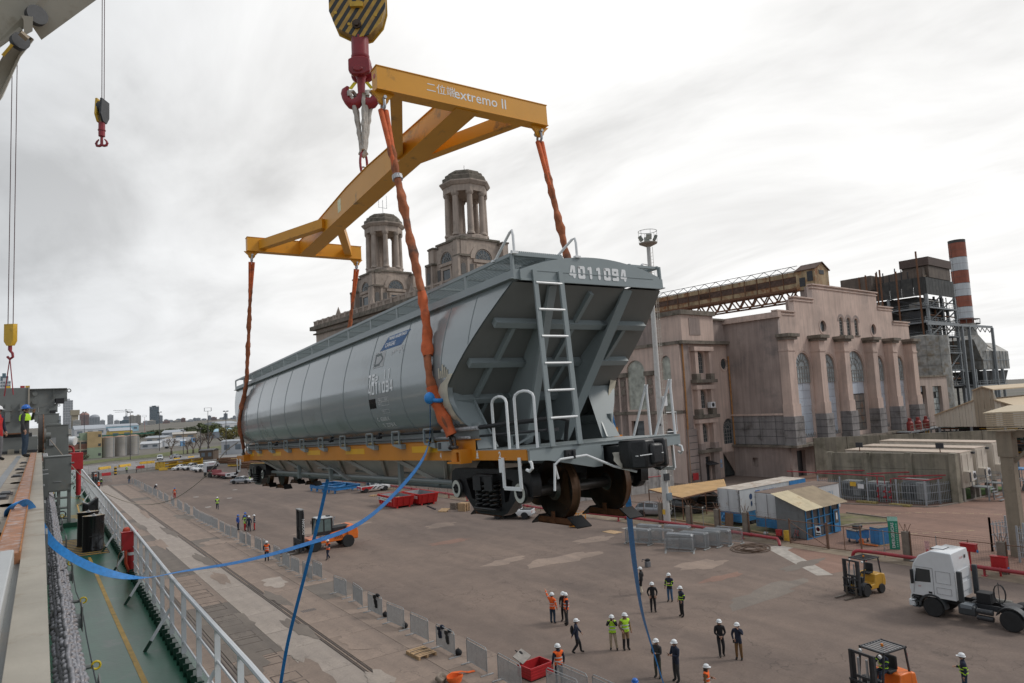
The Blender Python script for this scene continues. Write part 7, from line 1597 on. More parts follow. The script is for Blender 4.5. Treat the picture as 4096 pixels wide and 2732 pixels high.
def forklift(label,pos,ang,m,s=1.0,big=False,driver=False):
 0
 t=thing('forklift',label,'forklift',pos,rad(ang-90));t.scale=(s,s,s)
 L_,w=(2.0,.62);fr=.36
 ob('chassis',Geo().prism([(-1.15,.32),(-1.2,.55),(-1.15,1.05),(-.95,1.18),(-.35,1.16),(-.3,.62),(.75,.55),(.8,.3)],-.55,.55,'x'),m,t,bev=.05)
 ob('counterweight',Geo().prism([(-1.28,.4),(-1.32,.7),(-1.24,1.1),(-1.0,1.14),(-.9,.4)],-.57,.57,'x'),m,t,bev=.06)
 ty,ri=wheel_meshes(.36,.26,m);ty2,ri2=wheel_meshes(.28,.22,m)
 for x in(-.52,.52):add_wheel(t,ty,ri,x,.55,.36);add_wheel(t,ty2,ri2,x,-.85,.28);
 for x in(-.52,.52):ob('fender',Geo().prism(arc(.55,.38,.42,10,170,8)+arc(.55,.38,.39,170,10,8),x-.14,x+.14,'x'),DARK,t)
 for x in(-.48,.48):
  ob('mast_upright',Geo().bx(x-.06,x+.06,.95,1.07,.12,2.12),DARK,t);ob('mast_upright',Geo().bx(x-.16 if x>0 else x+.06,x-.06 if x>0 else x+.16,.97,1.06,.15,2.06),BLACK,t)
 for z in(.35,1.2,2.08):ob('mast_crossbar',Geo().bx(-.5,.5,.99,1.05,z-.05,z+.05),DARK,t)
 ob('lift_cylinder',Geo().cyl((-.18,1.0,.3),(-.18,1.0,1.9),.045,n=8),STEEL,t);ob('lift_cylinder',Geo().cyl((.18,1.0,.3),(.18,1.0,1.9),.045,n=8),STEEL,t)
 g=Geo()
 for z in(.22,.55,1.02):g.bx(-.56,.56,1.08,1.13,z-.04,z+.04)
 for k in range(6):x=-.52+k*.208;g.bx(x-.02,x+.02,1.08,1.12,.22,1.05)
 ob('load_guard',g,DARK,t,kind='stuff')
 for x in(-.32,.32):ob('fork',Geo().bx(x-.06,x+.06,1.13,1.18,.05,.55).bx(x-.06,x+.06,1.13,2.2,.05,.09),mat('fork_steel',(.14,.12,.10),.5,.5,var=.2),t)
 for x in(-.5,.5):ob('cage_post',Geo().beam((x,.62,.9),(x,.42,2.1),.06,.06),DARK,t);ob('cage_post',Geo().beam((x,-.98,1.1),(x,-.82,2.1),.06,.06),DARK,t)
 ob('cage_roof_frame',Geo().bx(-.54,.54,.40,.46,2.07,2.13).bx(-.54,.54,-.90,-.84,2.07,2.13).bx(-.54,-.48,-.9,.46,2.07,2.13).bx(.48,.54,-.9,.46,2.07,2.13),DARK,t)
 for k in range(7):y=-.72+k*.17;ob('cage_slat',Geo().bx(-.48,.48,y-.025,y+.025,2.085,2.12),DARK if not driver else STEEL,t)
 ob('seat',Geo().bx(-.25,.25,-.62,-.15,1.12,1.24),BLACK,t,bev=.04);ob('seat_back',Geo().bx(-.24,.24,-.70,-.58,1.2,1.72),BLACK,t,bev=.05)
 ob('steering_column',Geo().cyl((0,.45,.7),(0,.2,1.22),.035,n=8),DARK,t);ob('steering_wheel',Geo().tube([(.16*math.cos(a),.18+.14*math.sin(a),1.25+.07*math.sin(a))for a in[i*PI/6 for i in range(12)]],.016,6,closed=True),BLACK,t);ob('dashboard',Geo().bx(-.4,.4,.42,.62,.6,1.1),DARK,t,bev=.03)
 ob('beacon',Geo().cyl((0,-.2,2.13),(0,-.2,2.22),.05,n=8),mat('amber_lamp',(.6,.18,.01),.3),t)
 for x in(-.42,.42):ob('work_lamp',Geo().cyl((x,.5,2.0),(x,.58,1.98),.07,n=10),LAMPG,t);ob('rear_lamp',Geo().box((x,-1.0,1.75),(.06,.05,.16)),REDL,t)
 return t
CATY=mat('forklift_yellow',(.52,.28,.03),.4,var=.1,dirt=(.2,.12,.04),damt=.25)
forklift('small yellow forklift parked facing the yard near the gate',(44.0,24.2,0),172,CATY,1.06)
dk=forklift('orange forklift with striped-jacket driver at the bottom edge',(29.35,15.75,0),171,ORANGE,1.08,driver=True)
person('driver in navy jacket with lime stripes seated in the bottom forklift',(29.5,15.72,.42),171,top='navy',legc='navy',bands='lime',hat=None,pose=('wheel','wheel'),legs=('sit','sit'),coat=True)
tl_=forklift('far small teal forklift behind the ship rail',(12.3,178.5,0),-90,mat('forklift_teal',(.08,.26,.25),.4),1.25)
person('orange-vested driver on the far teal forklift',(12.3,179,.5),-90,top='orange',legc='navy',vest='orange',pose=('wheel','wheel'),legs=('sit','sit'))
t=thing('heavy_forklift','big orange and black heavy forklift with enclosed cab and tall mast','forklift',(24.2,67.0,0),rad(178-90))
ob('chassis',Geo().prism([(-2.55,.75),(-2.7,1.2),(-2.6,1.95),(-2.2,2.1),(-1.6,1.75),(-.2,1.55),(.3,1.25),(2.1,1.2),(2.2,.8),(1.2,.65)],-1.0,1.0,'x'),ORANGE,t,bev=.06)
ob('counterweight',Geo().prism([(-2.75,.7),(-2.8,1.3),(-2.65,1.98),(-1.75,2.02),(-1.55,1.7),(-1.8,.7)],-1.12,1.12,'x'),ORANGE,t,bev=.1)
ob('engine_hood',Geo().prism([(-2.2,1.9),(-2.0,2.05),(-.35,1.95),(-.3,1.5),(-1.7,1.6)],-.7,.7,'x'),BLACK,t,bev=.05)
for k in range(5):ob('vent_slot',Geo().beam((1.005,-1.2+k*.18,.95),(1.005,-1.05+k*.18,1.45),.02,.1,(1,0,0)),BLACK,t);ob('vent_slot',Geo().beam((-1.005,-1.2+k*.18,.95),(-1.005,-1.05+k*.18,1.45),.02,.1,(1,0,0)),BLACK,t)
ty,ri=wheel_meshes(.62,.42,mat('orange_hub',(.45,.1,.02),.5));
for x in(-.95,.95):add_wheel(t,ty,ri,x,1.55,.62);add_wheel(t,ty,ri,x,-1.75,.58)
for x in(-.55,.55):ob('mast_upright',Geo().bx(x-.14,x+.14,2.5,2.8,.2,4.0),BLACK,t);ob('mast_channel',Geo().bx(x-.2,x-.05,2.45,2.55,.3,3.9),DARK,t)
for z in(.5,2.2,3.9):ob('mast_crossbar',Geo().bx(-.6,.6,2.55,2.7,z-.1,z+.1),DARK,t)
ob('mast_top',Geo().bx(-.72,.72,2.45,2.85,4.0,4.1),mat('mast_cap_grey',(.2,.2,.2),.5),t);ob('lift_cylinder',Geo().cyl((0,2.6,.4),(0,2.6,3.8),.1,n=10),DARK,t)
ob('fork_carriage',Geo().bx(-1.15,1.15,2.85,3.0,.2,1.3),BLACK,t)
for x in(-.7,.7):ob('fork',Geo().bx(x-.12,x+.12,3.0,3.1,.06,.9).bx(x-.12,x+.12,3.0,5.0,.06,.13),MATS['fork_steel'],t)
ob('cab_frame',Geo().bx(-.72,-.64,-.25,1.3,1.4,2.95).bx(.64,.72,-.25,-.15,1.4,2.95).bx(.64,.72,.5,.6,1.4,2.95).bx(.64,.72,1.2,1.3,1.4,2.95).bx(-.72,.72,-.3,-.22,1.4,2.95),BLACK,t);ob('cab_roof',Geo().bx(-.78,.78,-.35,1.2,2.95,3.05),mat('cab_roof_pale',(.42,.43,.44),.4),t,bev=.03)
g=Geo();g.poly([(-.66,1.32,1.5),(.66,1.32,1.5),(.66,1.12,2.9),(-.66,1.12,2.9)]);ob('windscreen',g,mat('cab_glass',(.12,.17,.17),.06,spec=.8),t)
for a,b in((-.13,.48),(.62,1.18)):g=Geo();g.poly([(.70,a,1.75),(.70,b,1.75),(.70,b,2.9),(.70,a,2.9)]);ob('side_window',g,MATS['cab_glass'],t);g=Geo();g.poly([(-.73,a,1.75),(-.73,b,1.75),(-.73,b,2.9),(-.73,a,2.9)]);ob('side_window',g,MATS['cab_glass'],t)
ob('cab_seat',Geo().bx(-.3,.3,-.1,.3,1.5,2.2),BLACK,t);ob('exhaust',Geo().cyl((.55,-.8,1.9),(.55,-.8,2.5),.06,n=8).cyl((.55,-.8,2.5),(.55,-1.0,2.85),.06,n=8),STEEL,t);ob('mirror',Geo().box((.95,1.3,2.5),(.12,.05,.3)),BLACK,t);ob('beacon',Geo().box((.0,-.1,3.1),(.5,.3,.1)),DARK,t)
for z in(3.6,2.6):ob('mast_lamp',Geo().box((.85,2.5,z),(.2,.15,.2)),LAMPG,t)
text('maker_name','DOOSAN',.34,basis((-.905,2.56,2.5),(0,0,1),(0,1,0)),BWHT,t)
for c in[c for c in COL.objects if c.parent==t and c.name.startswith('maker')]:c.data.transform(Mx.Translation((.0,0,0)))
text('maker_name','DOOSAN',.30,basis((.70,2.65,2.6),(0,0,1),(0,-1,0))if False else Mx(((0,0,1,.705),(0,-1,0,2.65),(1,0,0,2.6),(0,0,0,1))),BWHT,t)
text('model_mark','DOOSAN',.14,Mx(((0,0,1,1.006),(1,0,0,.3),(0,1,0,1.05),(0,0,0,1))),DARK,t);text('model_mark','00',.22,Mx(((0,0,1,.706),(1,0,0,-.85),(0,1,0,1.78),(0,0,0,1))),BWHT,t)
t=thing('truck_tractor','white high-roof truck tractor with bare black chassis at the right edge','truck',(43.35,17.3,0),rad(92-90))
TW=mat('truck_white',(.66,.68,.70),.25,var=.03,coat=.4);DGR=mat('truck_dark_grey',(.045,.05,.055),.5,var=.12)
g=Geo();w=1.15
pr=[(3.1,1.15),(3.18,1.5),(3.1,2.0),(2.88,2.85),(2.55,3.35),(1.9,3.70),(.82,3.66),(.72,2.9),(.70,1.15)]
rows=[]
for x,k in((-w,0.0),(-w*.97,.06),(w*.97,.06),(w,0.0)):rows.append([(x,y if k else y-.04 if y>1 else y+.04,z+(0 if k else-.04))for y,z in pr])
g.grid(rows);g.poly(rows[0]);g.poly(rows[-1][::-1]);ob('cab',g,TW,t,bev=.03,ang=50)
g=Geo();g.poly([(-1.0,3.06,2.08),(1.0,3.06,2.08),(.95,2.88,2.80),(-.95,2.88,2.80)]);ob('windscreen',g,GLASS,t)
for s in(-1,1):
 X=s*(w+.008);g=Geo();g.poly([(X,1.98,1.92),(X,2.85,1.85),(X,2.72,2.62),(X,1.98,2.62)]);ob('side_window',g,GLASS,t)
 g=Geo()
 for a,b in(((1.85,1.2),(1.85,2.72)),((1.85,2.72),(2.8,2.72)),((2.95,1.2),(2.85,1.85))):g.beam((X,*a),(X,*b),.012,.025,(1,0,0))
 ob('door_seam',g,mat('cab_seam_grey',(.25,.25,.26),.6),t);ob('door_handle',Geo().box((X,2.05,1.35),(.03,.18,.1)),BLACK,t)  # cab seams drawn as thin grey strips
 g=Geo()
 for a,b in(((.95,1.95),(.95,2.6)),((.95,2.6),(1.7,2.6)),((1.7,2.6),(1.7,1.95)),((1.7,1.95),(.95,1.95)),((.95,1.35),(1.7,1.35)),((.95,1.35),(.95,1.7)),((1.7,1.35),(1.7,1.7)),((.95,1.7),(1.7,1.7))):g.beam((X,*a),(X,*b),.01,.018,(1,0,0))
 ob('panel_seam',g,MATS['cab_seam_grey'],t)
 ob('mirror',Geo().bx(s*1.2,s*1.42,2.85,2.97,1.75,2.55)if s>0 else Geo().bx(-1.42,-1.2,2.85,2.97,1.75,2.55),BLACK,t,bev=.03);ob('wheel_fender',Geo().prism(arc(2.0,.55,.72,0,180,12)+arc(2.0,.55,.62,180,0,12),min(s*.75,s*1.19),max(s*.75,s*1.19),'x'),DGR,t)
 for z in(.45,.75,1.03):ob('cab_step',Geo().bx(min(s*.8,s*1.17),max(s*.8,s*1.17),2.68,3.08,z-.05,z),DGR,t)
 ob('step_back',Geo().bx(min(s*.75,s*.85),max(s*.75,s*.85),2.6,3.1,.4,1.12),DGR,t);ob('air_deflector',Geo().bx(min(s*1.0,s*1.2),max(s*1.0,s*1.2),.38,.64,1.1,2.75),DGR,t,bev=.04);ob('headlight',Geo().box((s*.85,3.17,.9),(.4,.08,.25)),LAMPG,t)
ob('bumper',Geo().bx(-1.17,1.17,2.95,3.28,.40,.80),TW,t,bev=.06);ob('grille',Geo().bx(-.95,.95,3.12,3.2,.82,1.75),TW,t,bev=.03)
for k in range(4):ob('grille_bar',Geo().bx(-.8,.8,3.2,3.225,1.0+k*.17,1.07+k*.17),DGR,t)
ob('roof_hatch',Geo().bx(-.4,.4,1.5,2.1,3.68,3.73),TW,t,bev=.02);ob('hatch_seal',Geo().bx(-.44,.44,1.46,2.14,3.66,3.70),BLACK,t);ob('sun_visor',Geo().box((0,2.98,2.92),(2.0,.25,.05)),DGR,t);
for z in(1.5,2.2):ob('back_panel',Geo().bx(-.75,.75,.66,.69,z,z+.5),TW,t,bev=.02)
text('maker_name','IVECO',.16,basis((.05,.745,3.28),(-1,0,0),(0,0,1)),mat('logo_red',(.4,.02,.03),.4),t);ob('logo_mark',Geo().bx(.45,.62,.73,.742,3.2,3.38),CBK,t);text('door_mark','330',.1,Mx(((0,0,-1,-1.162),(-1,0,0,2.6),(0,1,0,1.62),(0,0,0,1))),mat('logo_red2',(.4,.02,.03),.4),t)
for x in(-.42,.42):ob('chassis_rail',Geo().bx(x-.05,x+.05,-2.9,2.4,.72,1.0),DARK,t)
for y in(-2.7,-1.2,0.3):ob('cross_member',Geo().bx(-.4,.4,y-.06,y+.06,.76,.96),DARK,t)
trim=mat('truck_rim',(.10,.09,.085),.6,.4,var=.2);ty,ri=wheel_meshes(.53,.33,trim);ty2,ri2=wheel_meshes(.54,.6,trim)
for x in(-1.0,1.0):add_wheel(t,ty,ri,x,2.0,.53);add_wheel(t,ty2,ri2,x*.88,-1.75,.54)
ob('rear_axle',Geo().cyl((-.9,-1.75,.54),(.9,-1.75,.54),.14,n=10),DARK,t);ob('fifth_wheel',Geo().lathe([(.0,1.12),(.5,1.10),(.5,1.03),(.0,1.03)],18,c=(0,-1.5,0)),DARK,t);ob('fuel_tank',Geo().bx(.62,1.1,-.1,.75,.42,.95),DGR,t,bev=.08);ob('fuel_tank',Geo().bx(-1.1,-.62,-.1,.75,.42,.95),DGR,t,bev=.08);ob('battery_box',Geo().bx(-1.12,-.55,.05,.6,.8,1.0),mat('lid_grey_blue',(.16,.18,.2),.5),t)
ob('black_locker',Geo().bx(-.36,.36,-.65,.05,1.02,1.58),BLACK,t,bev=.02);ob('air_tank',Geo().cyl((-.95,-.9,.75),(-.95,-.15,.75),.15,n=12),DARK,t);ob('air_tank',Geo().cyl((-.95,-.9,.42),(-.95,-.15,.42),.15,n=12),DARK,t);ob('exhaust_tank',Geo().cyl((.75,-1.3,.98),(.75,-.2,.98),.16,n=12),mat('dusty_grey',(.25,.23,.2),.8),t);ob('mudguard',Geo().prism(arc(-1.75,.55,.70,15,165,10)+arc(-1.75,.55,.66,165,15,10),-1.15,-.6,'x'),DGR,t)
g=Geo()
for k in range(3):g.tube([(-.1+.06*k,-1.0+.28*math.cos(a),1.6+.5*math.sin(a))for a in[i*PI/7 for i in range(14)]],.018,5,closed=True)
ob('coiled_hose',g,BLACK,t,ang=80);ob('hose_post',Geo().cyl((.0,-.95,1.0),(0,-.95,2.2),.02,n=6),DARK,t)
t=thing('low_loader','white and red low-loader truck standing beyond the silver sedan','truck',(35.0,163.6,0),rad(100-90))
ob('cab',Geo().bx(-1.2,1.2,4.6,6.4,1.0,3.3),TW,t,bev=.15);ob('cab_back',Geo().bx(-1.1,1.1,4.5,4.6,1.1,2.4),DARK,t);text('cab_mark','Scania',.42,basis((0,4.59,2.9),(1,0,0),(0,0,1)),MATS['logo_red'],t);ob('low_bed',Geo().bx(-1.25,1.25,-6.0,1.5,.7,1.0),mat('loader_red',(.22,.02,.03),.5,var=.2),t);ob('gooseneck',Geo().prism([(1.3,.8),(1.7,1.6),(4.3,1.6),(4.3,1.3),(2.0,1.3),(1.6,.7)],-1.0,1.0,'x'),MATS['loader_red'],t)
ob('rear_frame',Geo().bx(-1.3,1.3,-6.4,-6.0,.55,1.25),TW,t)
for x in(-.8,.8):ob('tail_opening',Geo().bx(x-.35,x+.35,-6.42,-6.40,.75,1.05),BLACK,t);ob('ramp',Geo().beam((x*1.3,-6.4,1.0),(x*1.3,-7.2,2.6),.5,.12),BLACK,t)if x>0 else None
for y in(5.6,3.4,2.6,-4.2,-5.2):
 for x in(-1.05,1.05):add_wheel(t,ty,ri,x,y,.5)
ORD=['first','second','third','fourth','fifth','sixth','seventh','eighth','ninth','tenth','eleventh','twelfth','thirteenth','fourteenth','fifteenth','sixteenth','seventeenth','eighteenth','nineteenth','twentieth']+['twenty-'+w for w in('first','second','third','fourth','fifth','sixth','seventh','eighth','ninth')]+['thirtieth']+['thirty-'+w for w in('first','second','third','fourth','fifth','sixth','seventh','eighth','ninth')]+['fortieth']+['forty-'+w for w in('first','second','third','fourth','fifth','sixth','seventh','eighth','ninth')]+['fiftieth']
BARM=mat('barrier_steel',(.34,.35,.36),.5,.3,var=.12,sc=5)
def barrier_proto(w=2.05,h=1.3,mesh=False):
 t=thing('crowd_barrier','x','barrier');r=.024
 ob('frame',Geo().tube([(0,-w/2,.14),(0,-w/2,h-.1),(0,-w/2+.1,h),(0,w/2-.1,h),(0,w/2,h-.1),(0,w/2,.14)],r,6).cyl((0,-w/2,.18),(0,w/2,.18),r*.8,n=6).cyl((0,-w/2,h-.13),(0,w/2,h-.13),r*.7,n=6).cyl((0,0,.18),(0,0,h-.02),r*.7,n=6),BARM,t)
 g=Geo()
 if not mesh:
  k=30
  for i in range(1,k):y=-w/2+w*i/k;g.beam((0,y,.18),(0,y,h-.13),.022,.018)
 else:
  for i in range(1,26):y=-w/2+w*i/26;g.beam((0,y,.18),(0,y,h-.13),.006,.006)
  for i in range(1,9):z=.18+(h-.31)*i/9;g.beam((0,-w/2,z),(0,w/2,z),.007,.007)
 ob('infill_bars',g,BARM,t,kind='stuff')
 for y in(-w/2+.02,w/2-.02):
  if not mesh:ob('foot',Geo().bx(-.36,.36,y-.04,y+.04,0,.045).cyl((0,y,0),(0,y,.2),.02,n=6),BARM,t)
  else:ob('foot',Geo().bx(-.28,.28,y-.08,y+.08,0,.09),mat('foot_concrete',(.30,.30,.29),.9,var=.1),t,bev=.02)
 return t
b0=barrier_proto();GB='grey crowd barriers in a row along the quay'
rowY=[(18.63,27.75),(18.65,30.66),(18.63,33.82),(18.62,36.84),(18.55,39.85),(18.58,42.97),(18.68,46.08),(18.62,49.2),(19.25,55.8),(18.5,56.0),(18.4,58.8),(18.5,61.6),(18.7,65.0),(18.8,69.2),(18.7,71.3),(18.6,74.4),(18.4,76.1),(18.6,80.4),(18.4,82.5),(18.45,85.6),(18.5,89.3),(18.5,91.8),(18.4,94.2),(18.35,96.5)]
y=99.6
while y<171:rowY.append((18.5+.12*math.sin(y),y));y+=3.02
for i,(x,y)in enumerate(rowY):
 o=b0 if i==0 else dup(b0,(0,0,0));o.location=(x,y,0);o.rotation_euler[2]=rnd.uniform(-.09,.09)*(1 if i<8 else.8);o['group']=GB
 o['label']='grey crowd barrier, %s in the quay row counted from the red tool box'%ORD[i]
for i,(x,y,rz)in enumerate(((19.35,24.7,.05),(20.1,24.9,.02),(20.3,22.7,0))):
 dup(b0,(x,y,0),rz,['crowd barrier below the red tool box, cut by the bottom edge','crowd barrier just outside the one below the tool box','crowd barrier almost hidden at the bottom edge'][i],'crowd barriers at the bottom edge')
for i,(x,y)in enumerate(((11.8,181),(14.6,181.5))):dup(b0,(x,y,0),PI/2,['crowd barrier turned across the far quay, left one','crowd barrier turned across the far quay, right one'][i],'crowd barriers across the far quay')
m0=barrier_proto(2.35,1.36,True);GS='mesh barriers stacked by the light mast'
stacks=[('in the leftmost stack',45.05,45.4,5,.13,.33),('in the left rear stack',47.0,45.9,5,.14,.32),('in the small stack at left',46.3,43.7,3,.16,.33),('in the stack behind the leaning one',45.6,41.0,7,.10,.36),('in the second stack past the leaning one',46.9,40.6,5,.16,.33),('in the middle rear stack',48.3,43.6,5,.16,.3),('in the third stack past the leaning one',48.2,40.3,4,.2,.34),('in the broad stack near the rope coil',49.3,40.0,5,.16,.3),('in the pair by the rope coil',50.8,39.8,2,.22,.27)]
first=True
for nm,x,y,n,st,rz in stacks:
 for k in range(n):
  o=m0 if first else dup(m0,(0,0,0));first=False
  o.location=(x+st*k+rnd.uniform(-.02,.02),y+.05*k+rnd.uniform(-.05,.05),0);o.rotation_euler=(0,0,rz+rnd.uniform(-.02,.02));o['label']='%s mesh barrier from the left %s'%(ORD[k],nm);o['group']=GS
o=dup(m0,(44.95,40.35,0),.62,'mesh barrier leaning askew in front of the stacks',GS);o.rotation_euler=(0,-.35,.66)
def drape(label,x,y,z,m,w=.4,h=.7):
 t=thing('hanging_coat',label,'coat',(x,y,z));g=Geo();rows=[]
 for i in range(9):
  f=i/8;rows.append([(-.05-.05*math.sin(j*1.4+f*3)+(.10 if f<.3 else-.02)*(-1 if f<.3 else 1)-.04,(-w/2+w*j/7)*(1-.25*f)+.03*math.sin(f*5+j),-(f*h)+.03*math.sin(j*1.9))for j in range(8)])
 g.grid(rows);ob('cloth',g,m,t,ang=80);g=Geo();g.ell((.03,0,-.05),(.10,w*.5,.12),10,6);ob('fold',g,m,t,ang=80);ob('sleeve',Geo().tube([(-.06,w*.3,-.1),(-.1,w*.38,-.4),(-.08,w*.33,-.65)],[.07,.06,.04],7),m,t);return t
drape('black jacket thrown over a crowd barrier in the middle of the row',18.6,42.6,1.36,CL['black'],.6,.8);drape('navy jacket hung on the barrier right of the wooden pallet',18.65,34.2,1.30,CL['navy'],.45,.6);drape('second dark jacket on the same barrier, nearer the tool box',18.65,33.4,1.28,CL['charcoal'],.4,.7)
for x,y,l in((18.9,42.1,'black bag on the ground behind the jacket-draped barrier'),(18.85,39.2,'dark bundle at the foot of the fifth barrier'),(18.95,33.0,'black bags behind the barrier with navy jackets')):
 t=thing('bag',l,'bag',(x,y,0));ob('body',Geo().ell((0,0,.16),(.18,.26,.17),10,6),CL['black'],t);ob('strap',Geo().tube([(0,-.15,.25),(0,0,.40),(0,.15,.25)],.015,5),CL['black'],t)
t=thing('camera_bag','grey and black bag standing alone beyond the blue strap people',"bag",(39.7,39.0,0));ob('body',Geo().bx(-.2,.2,-.15,.15,0,.42),CL['grey'],t,bev=.04);ob('flap',Geo().ell((.05,.05,.5),(.24,.2,.13),8,5),CL['black'],t);ob('strap',Geo().tube([(-.1,0,.5),(-.35,.2,.6),(-.3,.3,.4)],.03,5),CL['navy'],t)
t=thing('tool_box','open red steel tool box with raised grey lid behind the barriers','tool box',(20.35,28.0,0),rad(4));g=Geo()
for a in((-.72,-.66,-.5,.5),(.66,.72,-.5,.5),(-.66,.66,-.5,-.44),(-.66,.66,.44,.5)):ob('side_wall',Geo().bx(*a,.08,.62),RED,t)
ob('floor_plate',Geo().bx(-.7,.7,-.48,.48,.08,.12),DARK,t);ob('lid',Geo().beam((-.1,.5,.64),(-.35,.95,.95),1.15,.04),mat('lid_rust_grey',(.23,.21,.19),.7,var=.25),t);
for k in range(4):ob('rib',Geo().bx(-.735,-.722,-.5,.5,.14+k*.13,.19+k*.13),RED,t);ob('rib',Geo().bx(-.72,.72,-.515,-.502,.14+k*.13,.19+k*.13),RED,t)
for k in range(14):ob('shackle_piece',Geo().tube([(rnd.uniform(-.5,.5)+.06*math.cos(a),rnd.uniform(-.02,.02)+.06*math.sin(a),.16+k*.012)for a in[i for i in range(6)]],.015,4),STEEL,t)if k<5 else None
for x in(-.6,.6):ob('foot',Geo().bx(x-.06,x+.06,-.45,.45,0,.08),DARK,t)
t=thing('bag','black cap-like bag resting on the lid corner of the red tool box','bag',(20.15,29.0,.72));ob('body',Geo().ell((0,0,.1),(.16,.2,.14),8,6),CL['black'],t);ob('strap',Geo().tube([(-.1,0,.15),(-.2,.1,.3),(-.05,.15,.2)],.02,5),CL['black'],t)
WOOD=mat('pallet_wood',(.45,.30,.17),.85,var=.25,sc=6,bump=.2);WOOD2=mat('grey_old_wood',(.20,.16,.13),.9,var=.3,sc=6)
def pallet(label,pos,rz,m=WOOD,group=None):
 t=thing('wooden_pallet',label,'pallet',pos,rz,group)
 for k in range(7):y=-.54+k*.18;ob('top_board',Geo().bx(-.5,.5,y-.055,y+.055,.12,.142),m,t)
 for x in(-.45,0,.45):ob('bearer',Geo().bx(x-.05,x+.05,-.6,.6,.022,.12),m,t);ob('bottom_board',Geo().bx(x-.06,x+.06,-.6,.6,0,.022),m,t)
 return t
p=pallet('single wooden pallet with dark straps lying on the quay concrete',(17.5,34.5,0),.05);p.scale=(1.1,1.15,1.25)
for s in(-.2,.2):ob('dark_strap',Geo().tube([(-.5,s,.16),(0,s+.05,.15),(.45,s-.1,.16)],.012,5),DARK,p)
GPP='wooden pallets stacked left of the white pickup'
for k in range(6):pallet('light wooden pallet, %s from the ground in the pallet pile'%ORD[k],(45.2,75.8,k*.17),rnd.uniform(-.06,.06)+.4,group=GPP)
for k in range(5):pallet('weathered pallet, %s from the ground in the darker pile behind'%ORD[k],(45.3,78.0,k*.17),.2+rnd.uniform(-.1,.1),WOOD2,GPP)
q=pallet('pale pallet lying tilted left of the pallet pile',(43.2,77.4,.1),.5);q.rotation_euler=(.0,-.25,.5)
pallet('flat wooden pallet in front of the red and white pickup',(43.8,100.5,0),.2)
ob_=thing('plywood_board','thin plywood board lying on the yard by the orange basket','board',(47.6,51.3,0));ob('sheet',Geo().bx(-.6,.6,-.9,.9,.01,.03),WOOD,ob_);ob('edge_strip',Geo().bx(-.62,.62,.86,.92,.01,.06),WOOD2,ob_)
bt=thing('timber_beam','dark timber beam lying beside the weathered pallets','beam',(43.6,81.5,0),-.2);ob('beam',Geo().bx(-.1,.1,-1.8,1.8,0,.14),DARK,bt);ob('beam',Geo().bx(.6,.75,3.0,5.2,0,.14),DARK,bt)
t=thing('sling_heap','heap of bright orange webbing slings and grey sleeves on the quay','slings',(16.9,30.3,0));WEB=mat('webbing_orange',(.75,.13,.02),.7,var=.12,sc=9)
for k in range(5):ob('orange_loop',Geo().ribbon([(.1+.32*math.cos(a)*(1+.08*k),-.25+.22*math.sin(a)*(1+.08*k),.05+.05*k+.04*math.sin(a*2+k))for a in[i*PI/8 for i in range(17)]],.12,V((0,.1,1)),.006),WEB,t,ang=70)
ob('loose_end',Geo().ribbon([(-.2,.2,.15),(.3,.32,.22),(.8,.30,.16),(1.15,.25,.05),(1.5,.2,.04)],.14,[V((0,1,.2))]*5,.008),WEB,t)
for k in range(3):ob('grey_sleeve',Geo().tube([(-.5+.15*k,-.1+.1*k,.1),(-.6+.1*k,.2,.22),(-.3,.4-.1*k,.28),(-.1,.2,.2)],[.12,.14,.13,.10],8),mat('dirty_sleeve',(.25,.20,.16),.9,var=.25),t,ang=80)
SKR=mat('skip_red',(.50,.02,.02),.38,var=.08,dirt=(.25,.03,.02),damt=.2)
